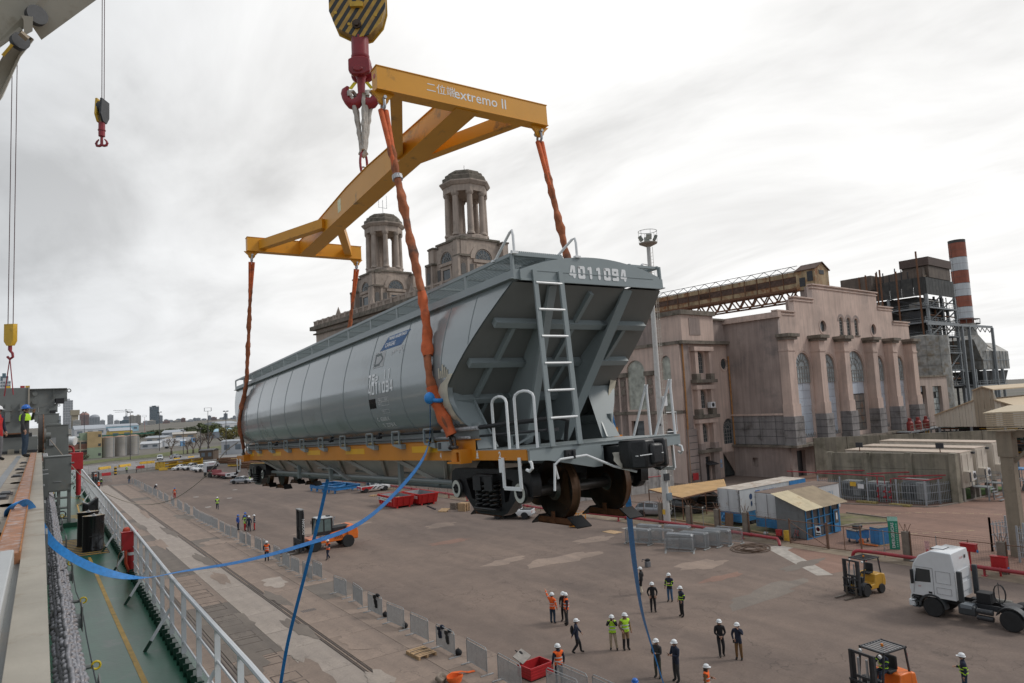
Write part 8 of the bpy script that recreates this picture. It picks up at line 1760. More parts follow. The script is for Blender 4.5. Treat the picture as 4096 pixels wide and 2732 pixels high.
def skip(label,pos,rz,sign):
 t=thing('waste_skip',label,'skip',pos,rz,'red waste skips')
 a=[(-1.35,-2.5,.25),(1.35,-2.5,.25),(1.35,2.5,.25),(-1.35,2.5,.25)];b=[(-1.45,-2.9,1.5),(1.45,-2.9,1.5),(1.45,2.9,1.5),(-1.45,2.9,1.5)]
 g=Geo();g.add(a+b,[[0,1,2,3],[0,4,5,1],[1,5,6,2],[2,6,7,3],[3,7,4,0]]);ob('hull',g,SKR,t);g=Geo();g.add([(x*.96,y*.97,z+(.04 if z<1 else 0))for x,y,z in a+b],[[0,1,2,3],[0,4,5,1],[1,5,6,2],[2,6,7,3],[3,7,4,0]]);ob('inside_liner',g,mat('skip_inside',(.24,.24,.25),.7,var=.3,sc=1),t)
 g=Geo()
 for c,d in((4,5),(5,6),(6,7),(7,4)):q=(a+b);g.beam(q[c],q[d],.12,.1)
 ob('top_rim',g,SKR,t)
 for y in(-1.9,-1.1,-.3,.5,1.3,2.1):
  for s in(-1,1):ob('side_rib',Geo().beam((s*1.38,y,.3),(s*1.49,y*1.06,1.48),.12,.08,(0,1,0)),SKR,t)
 for x in(-.9,0,.9):ob('end_rib',Geo().beam((x,-2.56,.3),(x,-2.94,1.45),.1,.08),SKR,t)
 for x in(-.9,.9):ob('skid',Geo().bx(x-.1,x+.1,-2.5,2.5,0,.25),SKR,t)
 if sign:
  g=Geo();g.poly([(-1.50,2.6,.85),(-1.50,-2.0,.85),(-1.53,-2.0,1.3),(-1.53,2.6,1.3)]);ob('sign_plate',g,WHITE,t)
  for tx,y,s,m in(('4716-6158',-1.4,.34,MATS['logo_red']),('CONTENEDORES',.35,.30,mat('sign_green',(.05,.25,.12),.5)),('GIANT',2.0,.32,BLACK)):text('sign_text',tx,s,Mx(((0,0,-1,-1.545),(-1,0,0,y),(0,1,0,1.06),(0,0,0,1))),m,t,sx=.8)
 else:g=Geo();g.poly([(-1.50,-1.2,.9),(-1.50,-2.4,.9),(-1.53,-2.4,1.3),(-1.53,-1.2,1.3)]);ob('sign_plate',g,WHITE,t);text('sign_text','4716-6158',.22,Mx(((0,0,-1,-1.545),(-1,0,0,-1.8),(0,1,0,1.1),(0,0,0,1))),MATS['logo_red'],t,sx=.8)
 return t
t=skip('nearer red waste skip with white lettered sign',(41.4,87.6,0),-.02,True);ob('rubble',Geo().ell((.2,-.5,.9),(.6,.8,.4),9,5),mat('rubble_straw',(.35,.27,.14),.9,var=.4,sc=5),t)
skip('farther red waste skip half behind the first one',(44.9,87.2,0),-.03,False)
t=thing('lifting_spreader','low blue steel spreader frame lying on the yard behind the red pickup','spreader',(42.5,113.5,0),.15)
for x in(-2.2,2.2):ob('side_girder',Geo().ibeam((x,-4.5,.8),(x,4.5,.8),.35,.6),BLUE,t)
for y in(-4.4,0,4.4):ob('cross_girder',Geo().ibeam((-2.2,y,.8),(2.2,y,.8),.35,.55),BLUE,t)
for a,b in(((-2.2,-4.4),(2.2,0)),((2.2,0),(-2.2,4.4))):ob('diagonal',Geo().beam((*a,.85),(*b,.85),.2,.2),BLUE,t)
for x in(-2.2,2.2):
 for y in(-4,-2,0,2,4):ob('leg',Geo().bx(x-.12,x+.12,y-.12,y+.12,0,.55),BLUE,t)
text('frame_text','TECPLATA',.4,Mx(((0,0,-1,-2.39),(-1,0,0,0),(0,1,0,.8),(0,0,0,1))),mat('frame_lettering',(.2,.45,.6),.5),t)
t=thing('man_basket','small orange steel man basket standing behind the white pickup','basket',(47.3,56.2,0),.3)
ob('base_tray',Geo().bx(-.7,.7,-.6,.6,.08,.45),mat('basket_orange',(.55,.22,.02),.5,var=.15,dirt=(.2,.1,.04),damt=.3),t)
for x in(-.68,.68):
 for y in(-.58,.58):ob('corner_post',Geo().bx(x-.03,x+.03,y-.03,y+.03,0,1.55),MATS['basket_orange'],t)
for z in(.85,1.2,1.52):
 for a,b in(((-.68,-.58),(.68,-.58)),((.68,-.58),(.68,.58)),((.68,.58),(-.68,.58)),((-.68,.58),(-.68,-.58))):ob('rail',Geo().beam((*a,z),(*b,z),.04,.04),MATS['basket_orange'],t)
FW=mat('rusty_fence_tube',(.16,.09,.06),.85,var=.3,sc=6)
FP=[(52.6,60.5),(53.6,55.2),(54.0,50.6),(54.1,47.0),(54.2,43.6),(54.2,40.4),(54.2,26.2),(54.6,20.1),(55.0,14.0)]
POSTC=mat('fence_post_concrete',(.20,.17,.14),.95,var=.2,sc=2,streak=.3,bump=.2)
PN=['left of the silver hatchback','right before the silver hatchback','beside the light mast foot','left of the car port gap','before the first white trailer','between the two trailers','right of the green totem','near the right picture edge','beyond the right picture edge']
for i,(x,y)in enumerate(FP[1:8]):
 t=thing('fence_post','square concrete fence post with barbed arms '+PN[i+1],'fence post',(x,y,0),0,'concrete fence posts');ob('shaft',Geo().bx(-.24,.24,-.24,.24,0,2.15),POSTC,t,bev=.015)
 for s in(-1,1):ob('barb_arm',Geo().beam((0,s*.1,2.1),(.0,s*.42,2.75),.04,.03).beam((0,s*.1,2.1),(0,s*.02,2.7),.03,.03),FW,t)
 ob('side_angle',Geo().bx(-.05,.05,-.31,-.25,.0,2.2),FW,t)
def fence_run(label,P,h=1.95,bars=True,group=None):
 t=thing('wire_fence',label,'fence',(0,0,0),0,group);wires=Geo();
 for a,b in zip(P,P[1:]):
  a,b=V((*a,0)),V((*b,0));n=max(2,int((b-a).length/1.8))
  for z in(.15,h):ob('rail_tube',Geo().cyl(a+V((0,0,z)),b+V((0,0,z)),.03,n=6),FW,t)
  for k in range(1,n):p=lerp(a,b,k/n);ob('tube_post',Geo().cyl(p,p+V((0,0,h+.1)),.03,n=6),FW if(k+int(a.y))%3 else STEEL,t);
  for k in range(13):z=.25+k*.13;wires.cyl(a+V((0,0,z)),b+V((0,0,z)),.0035,n=3,cap=False)
  for k in range(3):z=h+.18+k*.15;wires.tube([lerp(a,b,q/6)+V((0,0,z-.05*math.sin(PI*q/6)))for q in range(7)],.005,3)
  m=int((b-a).length/.16)
  for k in range(m):p=lerp(a,b,k/m);wires.beam(p+V((0,0,.2)),p+V((0,0,h)),.004,.004)
 ob('wire_mesh',wires,mat('rusty_wire',(.11,.08,.065),.8,.3),t,kind='stuff');return t
fence_run('rusty wire fence with concrete posts running behind the barrier stacks',[(53.6,55.2),(54.0,50.6),(54.1,47.0),(54.2,43.6),(54.2,40.4),(53.9,36.0)])
fence_run('rusty wire fence right of the gate behind the white truck',[(54.2,29.6),(54.2,26.2),(54.6,20.1),(55.0,13.0)])
fence_run('long low fence far along the yard below the wagon',[(51.0,60),(51.0,88),(49.8,108),(49,130),(46,150)],1.7)
for i,(a,b)in enumerate((((53.8,35.7),(53.9,32.4)),((53.9,32.3),(54.2,29.7)))):
 t=thing('wire_gate',['rusty wire gate leaf with diagonal brace in front of the blue shed','rusty wire gate leaf left of the green totem'][i],'gate',(0,0,0),0,'compound gate leaves');a,b=V((*a,0)),V((*b,0))
 for z in(.12,1.98):ob('gate_rail',Geo().beam(a+V((0,0,z)),b+V((0,0,z)),.06,.06),FW,t)
 for p in(a,b):ob('gate_stile',Geo().beam(p+V((0,0,.05)),p+V((0,0,2.15)),.1,.1),FW,t)
 ob('gate_brace',Geo().beam(a+V((0,0,1.9)),b+V((0,0,.2)),.05,.05),FW,t)if i==0 else ob('gate_mid_post',Geo().beam(lerp(a,b,.5)+V((0,0,.1)),lerp(a,b,.5)+V((0,0,2)),.05,.05),FW,t)
 g=Geo()
 for k in range(14):z=.2+k*.13;g.cyl(a+V((0,0,z)),b+V((0,0,z)),.0035,n=3,cap=False)
 for k in range(20):p=lerp(a,b,k/20);g.beam(p+V((0,0,.15)),p+V((0,0,1.95)),.004,.004)
 ob('wire_mesh',g,MATS['rusty_wire'],t,kind='stuff')
 if i==0:
  c=lerp(a,b,.8)+V((-.06,0,1.45));Mq=Mx(((0,0,-1,c.x),(-1,0,0,c.y),(0,1,0,c.z),(0,0,0,1)));g=Geo();g.box((0,0,0),(.42,.72,.01));o=ob('no_parking_sign',g,WHITE,t);o.data.transform(Mq);s2=Mq@Mx.Translation((0,.1,.012));g=Geo();g.lathe([(.12,0),(.17,0)],20);o=ob('red_ring',g,MATS['logo_red'],t);o.data.transform(s2);text('sign_letter','E',.2,s2,BLACK,t);g=Geo();g.beam((-.11,.11,.004),(.11,-.11,.004),.03,.004);o=ob('red_slash',g,MATS['logo_red'],t);o.data.transform(s2);g=Geo();g.box((0,-.25,.008),(.38,.12,.004));o=ob('black_bar',g,BLACK,t);o.data.transform(Mq)
PIPR=mat('fire_main_red',(.33,.03,.04),.45,var=.12,dirt=(.2,.06,.05),damt=.25)
def pipe_run(label,pts,r=.13,sup=True):
 t=thing('fire_main',label,'pipe',(0,0,0),0,'red fire mains along the fence');ob('pipe',Geo().tube(cat3([V(p)for p in pts],4)if len(pts)>2 else pts,r,10),PIPR,t)
 for a,b in zip(pts,pts[1:]):
  a,b=V(a),V(b);L_=(b-a).length;k=int(L_/4.5)
  for i in range(k):p=lerp(a,b,(i+.6)/k);ob('pipe_support',Geo().box((p.x,p.y,p.z/2),(.12,.12,p.z)),PIPR,t);ob('support_foot',Geo().box((p.x,p.y,.02),(.4,.3,.04)),PIPR,t);ob('flange',Geo().cyl(p+(b-a).normalized()*.9,p+(b-a).normalized()*1.0,r*1.3,n=10),PIPR,t)
 return t
pipe_run('red fire main bending into the ground beside the rope coil',[(51.6,60,.5),(52.6,52,.5),(52.9,44,.5),(52.9,37.2,.5),(52.85,36.3,.45),(52.5,35.9,.05)]);pipe_run('red fire main rising by the gate and running behind the white truck',[(52.6,29.6,.02),(52.6,29.4,.45),(52.8,28.6,.55),(53.0,24.9,.55),(53.3,18,.55),(53.6,12,.55)]);pipe_run('long red fire main far along the yard edge',[(50.2,60,.6),(50.0,90,.6),(49.0,110,.6),(47.6,132,.6)],.13)
pb=thing('pipe_line','tan buried-look pipe along the foot of the fence','pipe',(0,0,0));ob('pipe',Geo().tube([(54.9,52,.35),(55.2,44,.35),(54.6,37,.35)],.1,8),mat('tan_pipe',(.33,.22,.12),.7,var=.2),pb);ob('valve',Geo().cyl((54.75,38.9,.35),(54.72,38.5,.35),.17,n=10),STEEL,pb)
for l,x,y,z,w in(('red hydrant box on the fence above the truck roof',54.0,21.9,1.35,.95),('red hydrant cabinet right of the truck cab',53.7,20.0,.55,.9)):
 t=thing('hydrant_cabinet',l,'hydrant box',(x,y,z));ob('box',Geo().bx(-.2,.2,-w/2,w/2,0,.75 if z<1 else.5),RED,t,bev=.01);ob('lid',Geo().bx(-.24,.22,-w/2-.04,w/2+.04,.75 if z<1 else.5,.79 if z<1 else.55),RED,t);ob('stand',Geo().bx(-.05,.05,-.05,.05,-z,0),RED,t);ob('valve_wheel',Geo().cyl((-.2,-w/2-.1,.1),(-.2,-w/2-.16,.1),.1,n=10),BLUE,t)
t=thing('fire_extinguisher','red extinguisher with striped sign in front of the truck cab','extinguisher',(53.2,24.3,0));ob('cylinder',Geo().lathe([(.0,.6),(.1,.6),(.1,1.15),(.05,1.25),(0,1.25)],12),RED,t);ob('striped_sign',Geo().bx(-.02,.0,-.16,.16,1.2,1.85),mat('striped_sign',(.6,.35,.34),.5,var=.5,sc=14),t);ob('stand',Geo().cyl((0,0,0),(0,0,1.3),.03,n=6),RED,t)
t=thing('rope_coil','coil of rusty wire rope on the pale dust by the fence','rope coil',(49.9,36.9,0))
for k in range(9):r=.55+.12*k;ob('coil_turn',Geo().tube([(r*1.15*math.cos(a)+.1*math.sin(k*2),r*math.sin(a)+.08*math.cos(k*3),.05+.035*(k%4)+.03*math.sin(3*a+k))for a in[i*PI/14 for i in range(28)]],.03,5,closed=True),mat('brown_rope',(.13,.085,.06),.9,var=.3),t,ang=80)
t=thing('emergency_totem','tall green totem lettered EMERGENCIAS behind the fence','totem sign',(57.2,28.6,0),rad(-60));TG=mat('totem_green',(.01,.24,.15),.45,var=.05);ob('panel',Geo().bx(-.36,.36,-.05,.05,.0,2.6),TG,t);ob('top_panel',Geo().bx(-.36,.36,-.055,.055,2.25,2.6),mat('totem_pale',(.35,.62,.52),.5,var=.2,sc=8),t)
text('totem_text','EMERGENCIAS',.31,Mx(((0,-1,0,-.05),(0,0,-1,-.056),(1,0,0,1.12),(0,0,0,1))),WHITE,t,sx=1.0,bold=.004);
for k in range(12):ob('pictogram',Geo().box((.22,-.058,.25+k*.16),(.10,.004,.10)),mat('totem_light',(.25,.55,.42),.5),t)
TRW=mat('trailer_white',(.55,.56,.57),.5,var=.06,sc=1,dirt=(.33,.23,.17),damt=.18,dsc=.8,streak=.15);TBL=mat('trailer_blue',(.03,.19,.40),.5,var=.12,dirt=(.10,.1,.1),damt=.3);TROOF=mat('trailer_roof',(.50,.44,.38),.7,var=.2,sc=1.5,dirt=(.3,.2,.13),damt=.4);RROOF=mat('rusty_roof_brown',(.17,.12,.095),.8,var=.2,sc=1.5)
def trailer(label,x0,x1,y0,y1,zt,zf,roof,blue):
 t=thing('box_trailer',label,'trailer',(0,0,0),0,'white box trailers in the compound');ob('box_body',Geo().bx(x0,x1,y0,y1,zf,zt),TRW,t);n=9
 for k in range(n):a=lerp(x0,x1,k/n);b=lerp(x0,x1,(k+1)/n);ob('roof_sheet',Geo().bx(a+.03,b-.03,y0-.05,y1+.05,zt+.01,zt+.05),roof,t)
 for a,b in((y0+.03,(y0+y1)/2-.02),((y0+y1)/2+.02,y1-.03)):ob('rear_door',Geo().bx(x0-.05,x0-.005,a,b,zf+.05,zt-.05),TRW,t)
 for y in(y0+.12,(y0+y1)/2,y1-.12):ob('door_bar',Geo().cyl((x0-.08,y,zf),(x0-.08,y,zt-.1),.02,n=6),STEEL,t)
 for y in(y0+.1,y1-.1):
  for z in(zf+.5,zf+1.3,zt-.4):ob('hinge',Geo().box((x0-.07,y,z),(.05,.25,.06)),STEEL,t)
 ob('corner_trim',Geo().bx(x0-.06,x0+.02,y0-.02,y0+.03,zf,zt),DARK if blue else RUST,t)
 ob('skirt',Geo().bx(x0,x1,y0+.02,y1-.02,zf-.95,zf-.01),TBL,t)if blue else ob('bumper_beam',Geo().bx(x0-.06,x0+.05,y0,y1,zf-.75,zf-.02),TBL,t)
 for z in(.3,.55,.8):ob('bumper_groove',Geo().bx(x0-.075,x0-.055,y0+.05,y1-.05,zf-z,zf-z+.1),TBL,t)
 ty,ri=W_TR
 for x in(x0+2,x0+3.2,x1-1.5):
  for y in(y0+.2,y1-.2):add_wheel(t,ty,ri,x,y,.45)
 return t
W_TR=wheel_meshes(.45,.3,mat('truck_rim2',(.12,.11,.1),.7));[m_.transform(Mx.Rotation(PI/2,4,'Z'))for m_ in W_TR]
t=trailer('longer white trailer with blue skirt and company lettering',57.5,68.9,43.4,46.0,3.55,1.35,TROOF,True)
ob('blue_top',Geo().bx(66,68.95,43.33,43.38,3.1,3.55),BLUE,t);text('company_name','SERMISSRL',.52,basis((62.5,43.385,3.0),(1,0,0),(0,0,1)),mat('faded_blue',(.08,.16,.38),.5,var=.2),t);ob('logo_square',Geo().bx(60.1,60.8,43.37,43.39,2.75,3.25),MATS['faded_blue'],t);text('logo_letter','N',.4,basis((60.45,43.365,3.0),(1,0,0),(0,0,1)),WHITE,t)
ob('side_emblem',Geo().add([(59.3+.25*math.cos(a),43.385,2.75+.3*math.sin(a))for a in[i*PI/5 for i in range(10)]],[list(range(10))]),mat('emblem_navy',(.03,.06,.14),.5),t);ob('side_emblem',Geo().add([(59.35+.14*math.cos(a),43.385,2.05+.28*math.sin(a))for a in[i*PI/5 for i in range(10)]],[list(range(10))]),MATS['emblem_navy'],t)
for k in range(4):ob('stair_tread',Geo().bx(56.6-.25*k+.4,56.9-.25*k+.4,44.2,45.2,1.05-.26*k,1.09-.26*k),TBL,t)
for y in(44.2,45.2):ob('stair_stringer',Geo().beam((57.3,y,1.2),(56.1,y,.1),.06,.15,(0,1,0)),TBL,t)
t=trailer('shorter rust-stained white trailer with brown roof beside the blue shed',56.9,67.0,38.5,41.2,3.58,1.25,RROOF,False);text('company_name','SRL',1.0,basis((65.3,38.485,2.6),(1,0,0),(0,0,1)),mat('faded_letters',(.22,.32,.42),.6),t)
t=thing('workshop_shed','grey shed with corrugated lean-to roof and blue glazed front','shed',(0,0,0));BFR=mat('shed_blue',(.035,.22,.46),.45,var=.12)
g=Geo();rows=[]
for i in range(45):x=55.4+6.9*i/44;dz=.03*(i%2);rows.append([(x,38.4,3.86+dz),(x,35.0,2.62+dz)])
g=Geo();g.grid(rows[:18]);ob('roof_sheet',g,mat('cream_corrugated',(.55,.46,.30),.7,var=.15,sc=1.2,dirt=(.36,.25,.14),damt=.3),t,ang=10,label='cream half of the roof');g=Geo();g.grid(rows[17:]);ob('roof_sheet',g,mat('brown_corrugated',(.30,.23,.15),.8,var=.15,sc=1.2),t,ang=10,label='brown half of the roof')
g=Geo();g.add([(56,38.4,.05),(56,35.5,.05),(56,35.5,2.7),(56,38.4,3.75),(56.06,38.4,.05),(56.06,35.5,.05),(56.06,35.5,2.7),(56.06,38.4,3.75)],[[0,1,2,3],[7,6,5,4],[1,5,6,2]]);ob('side_wall',g,mat('shed_grey',(.17,.18,.185),.6,var=.1),t)
ob('side_door',Geo().bx(55.97,55.995,36.2,37.4,.1,2.3),MATS['shed_grey'],t);ob('glazing',Geo().bx(56.1,61.4,35.56,35.6,.1,2.6),WDK,t);ob('side_glazing',Geo().bx(61.4,61.44,35.6,38.3,.1,2.6),WDK,t)
for x in(56.05,57.1,58.1,59.0,60.1,61.4):ob('front_post',Geo().bx(x-.05,x+.05,35.46,35.55,0,2.65),BFR,t)
for z in(.05,.95,1.75,2.55):ob('front_rail',Geo().bx(56.05,61.4,35.47,35.54,z-.035,z+.035),BFR,t)
ob('shed_door',Geo().bx(60.2,61.0,35.3,35.36,.1,2.1),BFR,t);ob('door_pane',Geo().bx(60.3,60.9,35.28,35.3,.9,2.0),WDK,t);ob('notice',Geo().bx(60.5,60.7,35.26,35.275,1.2,1.8),WHITE,t)
for x in(57.5,58.3,59.6):ob('stored_item',Geo().bx(x-.2,x+.25,35.65,36.2,.1,1.2+.3*(int(x)%2)),rnd.choice((YEL,STEEL,RUST)),t)
t=thing('bicycle','red and black bicycle leaning on the grey shed wall','bicycle',(55.65,36.2,0),rad(95))
for y in(-.52,.52):ob('wheel',Geo().tube([(0,y+.33*math.cos(a),.34+.33*math.sin(a))for a in[i*PI/9 for i in range(18)]],.022,5,closed=True),BLACK,t,ang=80)
ob('bike_frame',Geo().tube([(0,-.52,.34),(0,-.05,.32),(0,.32,.82),(0,-.15,.80),(0,-.05,.32)],.02,5).tube([(0,-.15,.80),(0,-.52,.34)],.015,5).tube([(0,.52,.34),(0,.32,.82),(0,.3,.98)],.018,5),RED,t);ob('saddle',Geo().ell((0,-.2,.95),(.07,.13,.03),8,4),BLACK,t);ob('handlebar',Geo().tube([(-.28,.22,1.0),(0,.3,1.0),(.28,.22,1.0)],.014,5),BLACK,t)
for l,x,y,m in(('red and black oil drum by the gate post',54.6,37.3,RED),('yellow oil drum right of the red drum',54.7,36.6,YEL)):t=thing('oil_drum',l,'drum',(x,y,0));ob('drum_body',Geo().lathe([(.29,0),(.29,.3),(.30,.31),(.29,.33),(.29,.6),(.30,.61),(.29,.63),(.29,.88),(0,.88)],16),m,t);ob('lower_half',Geo().lathe([(.293,.02),(.293,.42)],16),BLACK if m is RED else YEL,t)
t=thing('blue_bench','blue wheeled workbench with a machine on top behind the gate','workbench',(58.0,32.0,0),rad(-15));ob('bench_box',Geo().bx(-.75,.75,-.5,.5,.35,1.05),BLUE,t);ob('bench_top',Geo().bx(-.82,.82,-.55,.55,1.05,1.1),WOOD2,t);ob('machine',Geo().bx(-.3,.2,-.25,.25,1.1,1.4).cyl((.2,0,1.3),(.45,0,1.3),.14,n=10),DARK,t)
for x in(-.6,.6):
 for y in(-.4,.4):ob('castor',Geo().cyl((x,y-.04,.1),(x,y+.04,.1),.1,n=10),BLACK,t);ob('leg',Geo().bx(x-.04,x+.04,y-.04,y+.04,.15,.36),BLUE,t)
t=thing('steel_cabinet','tall blue steel cabinet on a pallet right of the workbench','cabinet',(58.2,30.2,0),rad(-15));ob('case',Geo().bx(-.65,.65,-.45,.45,.12,1.45),BLUE,t,bev=.01);ob('cabinet_door',Geo().bx(-.67,-.655,-.4,-.02,.2,1.4),BLUE,t);ob('cabinet_door',Geo().bx(-.67,-.655,.02,.4,.2,1.4),BLUE,t);ob('pallet_base',Geo().bx(-.7,.7,-.5,.5,0,.1),WOOD,t);ob('dusty_top',Geo().bx(-.66,.66,-.46,.46,1.455,1.475),WOOD2,t)
t=thing('pallet_jack','small orange pallet jack between workbench and cabinet','pallet jack',(57.2,30.9,0));ob('jack_fork',Geo().bx(-.1,.1,-.9,.3,.06,.12),ORANGE,t);ob('jack_body',Geo().bx(-.15,.15,.3,.5,.1,.5),ORANGE,t);ob('jack_handle',Geo().tube([(0,.4,.4),(0,.75,1.1),(.12,.78,1.15)],.02,6),BLACK,t)
t=thing('plank_board','brown board leaning on the fence between two concrete posts','board',(54.3,42.2,0));ob('sheet',Geo().beam((-.35,0,0),(-.1,0,1.9),.9,.03,(1,0,0)),mat('brown_board',(.15,.09,.055),.85,var=.2),t);ob('edge_batten',Geo().beam((-.37,.42,0),(-.12,.42,1.9),.05,.05),FW,t)
t=thing('car_port','low tan corrugated car port roof on thin posts with cars beneath','car port',(0,0,0));g=Geo();a,b,c,d=V((59.0,57.0,2.5)),V((56.9,50.2,2.35)),V((65.4,51.0,2.45)),V((70.4,55.2,2.6));rows=[]
for i in range(61):f=i/60;p,q=lerp(b,c,f),lerp(a,d,f);dz=V((0,0,.035*(i%2)));rows.append([p+dz,lerp(p,q,.5)+dz,q+dz])
g.grid(rows);ob('roof_sheet',g,mat('tan_corrugated',(.50,.31,.14),.75,var=.15,sc=1,dirt=(.58,.40,.22),damt=.3),t,ang=10);ob('roof_edge',Geo().beam(b-V((0,0,.06)),c-V((0,0,.06)),.1,.1),RUST,t);ob('roof_edge',Geo().beam(a-V((0,0,.06)),b-V((0,0,.06)),.1,.1),RUST,t)
for p in(a,b,c,d,lerp(b,c,.5),lerp(a,d,.5)):ob('port_post',Geo().cyl((p.x,p.y,0),(p.x,p.y,p.z-.05),.06,n=6),RUST,t)
t=thing('boundary_wall','stained whitish boundary wall panels behind the light mast','wall',(0,0,0));WW=mat('stained_white_wall',(.42,.40,.38),.9,var=.15,sc=.8,dirt=(.25,.22,.19),damt=.4,dsc=.7,streak=.35)
for k in range(7):a=lerp(V((58,70,0)),V((74,66.6,0)),k/7);b=lerp(V((58,70,0)),V((74,66.6,0)),(k+1)/7);ob('wall_panel',Geo().beam(lerp(a,b,.02)+V((0,0,1.7)),lerp(a,b,.98)+V((0,0,1.7)),.2,3.4),WW,t);ob('wall_pier',Geo().beam(a+V((0,0,0)),a+V((0,0,3.5)),.35,.3),WW,t)
ob('red_pipe',Geo().tube([(60,69.2,2.2),(73,66.4,2.2)],.07,6),PIPR,t)
def mast(label,x,y,h,r0,r1,m,basket=True,ladder=True,heads=4):
 t=thing('light_mast',label,'light mast',(x,y,0));ob('mast_pole',Geo().cyl((0,0,0),(0,0,h-1.6),r0,r1,n=14),m,t)
 if basket:
  ob('head_platform',Geo().lathe([(.2,h-2.0),(.95,h-1.65),(.98,h-1.55),(0,h-1.55)],18),mat('mast_platform',(.36,.33,.29),.6,var=.15),t);g=Geo();g.tube([(.98*math.cos(a),.98*math.sin(a),h-.3)for a in[i*PI/9 for i in range(18)]],.03,5,closed=True)
  for k in range(6):a=k*PI/3;g.cyl((.96*math.cos(a),.96*math.sin(a),h-1.55),(.98*math.cos(a),.98*math.sin(a),h-.3),.02,n=5)
  ob('guard_ring',g,mat('mast_rail',(.25,.26,.25),.5),t)
 for k in range(heads):
  a=k*2*PI/heads+.9;c=V((.75*math.cos(a),.75*math.sin(a),h-1.05));d=V((math.cos(a),math.sin(a),-.5)).normalized();g=Geo();M_,_=g.frame(c-d*.15,c+d*.15);g.box((0,.15,0),(.55,.3,.55),m=M_);hd=ob('floodlight',g,mat('flood_grey',(.22,.23,.20),.5),t);g=Geo();g.box((0,.31,0),(.48,.02,.48),m=M_);ob('lamp_face',g,mat('flood_glass',(.45,.47,.42),.2),hd)
 if ladder:
  g=Geo();x0=r0+.18
  for s in(-.2,.2):g.cyl((x0-.0,s,1.6),(x0-.15,s,h-2),.025,n=5)
  for k in range(int((h-4)/.35)):z=1.8+k*.35;xx=x0-.15*(z/h);g.cyl((xx,-.2,z),(xx,.2,z),.016,n=4)
  ob('mast_ladder',g,mat('ladder_cream',(.55,.52,.46),.5),t,kind='stuff');g=Geo()
  for k in range(int((h-8)/.9)):z=5+k*.9;xx=x0-.15*(z/h);g.tube([(xx+.42*math.sin(q*PI/6),.36*math.cos(q*PI/6),z)for q in range(7)],.018,4)
  for q in(1,3,5):g.tube([(x0-.15*(z/h)+.42*math.sin(q*PI/6),.36*math.cos(q*PI/6),z)for z in(5,h-4)],.015,4)
  ob('ladder_cage',g,MATS['ladder_cream'],t,kind='stuff')
 return t
lm=mast('tall white light mast with caged ladder right of the wagon',53.5,49.4,31.0,.36,.20,mat('mast_white',(.55,.54,.52),.5,var=.08,dirt=(.42,.38,.33),damt=.2))
ob('control_box',Geo().bx(-.2,.5,-.45,-.2,2.6,3.3),mat('mast_box',(.2,.24,.27),.5),lm);ob('meter_box',Geo().bx(-.5,.2,-.55,-.35,4.6,5.3),DARK,lm);ob('white_box',Geo().bx(.1,.7,-.5,-.3,12.2,13.2),WHITE,lm);ob('yellow_sign',Geo().bx(-.5,-.42,-.2,.1,1.2,1.7),YEL,lm);ob('camera_arm',Geo().cyl((0,0,27),(-.9,.2,27.2),.05,n=6).ell((-.95,.2,27.0),(.16,.16,.18),8,6),WHITE,lm);ob('service_platform',Geo().tube([(.3,-.6,11.5),(1.8,-.6,11.5),(1.8,-.6,9.5),(.3,-.6,9.5)],.05,5),WHITE,lm);ob('small_spot',Geo().box((-.6,-.3,10.3),(.4,.25,.25)),DARK,lm)
mast('second light mast head peeping over the wagon roof',62.5,104,32.6,.36,.2,MATS['mast_white'],heads=2)
t=thing('blast_wall','tall mossy concrete panel wall behind the transformers','wall',(0,0,0));WC=mat('mossy_concrete',(.27,.245,.19),.9,var=.15,sc=.6,bump=.2,dirt=(.15,.14,.10),damt=.5,dsc=.5,streak=.4)
P0,P1=V((80.6,47.1,0)),V((83.1,34.3,0))
for k in range(3):
 a,b=lerp(P0,P1,k/3),lerp(P0,P1,(k+1)/3);ob('wall_pier',Geo().beam(a,a+V((0,0,5.35)),.7,.7,(1,0,0)),WC,t)
 for j in range(3):ob('wall_panel',Geo().beam(lerp(a,b,.06)+V((.1,0,.9+j*1.75)),lerp(a,b,.98)+V((.1,0,.9+j*1.75)),.3,1.72),WC,t)
ob('wall_pier',Geo().beam(P1,P1+V((0,0,5.35)),.7,.9,(1,0,0)),WC,t)
t=thing('rear_wall','long concrete wall further back by the cream plant rooms','wall',(0,0,0))
for k in range(6):a=lerp(V((96,58.5,0)),V((118,40,0)),k/6);b=lerp(V((96,58.5,0)),V((118,40,0)),(k+1)/6);ob('wall_panel',Geo().beam(lerp(a,b,.01)+V((0,0,2.9)),lerp(a,b,.99)+V((0,0,2.9)),.3,5.8),WC,t)
TRG=mat('transformer_grey',(.27,.29,.295),.5,.2,var=.1,sc=2);SFN=mat('silver_fence',(.38,.41,.44),.45,.4,var=.1)
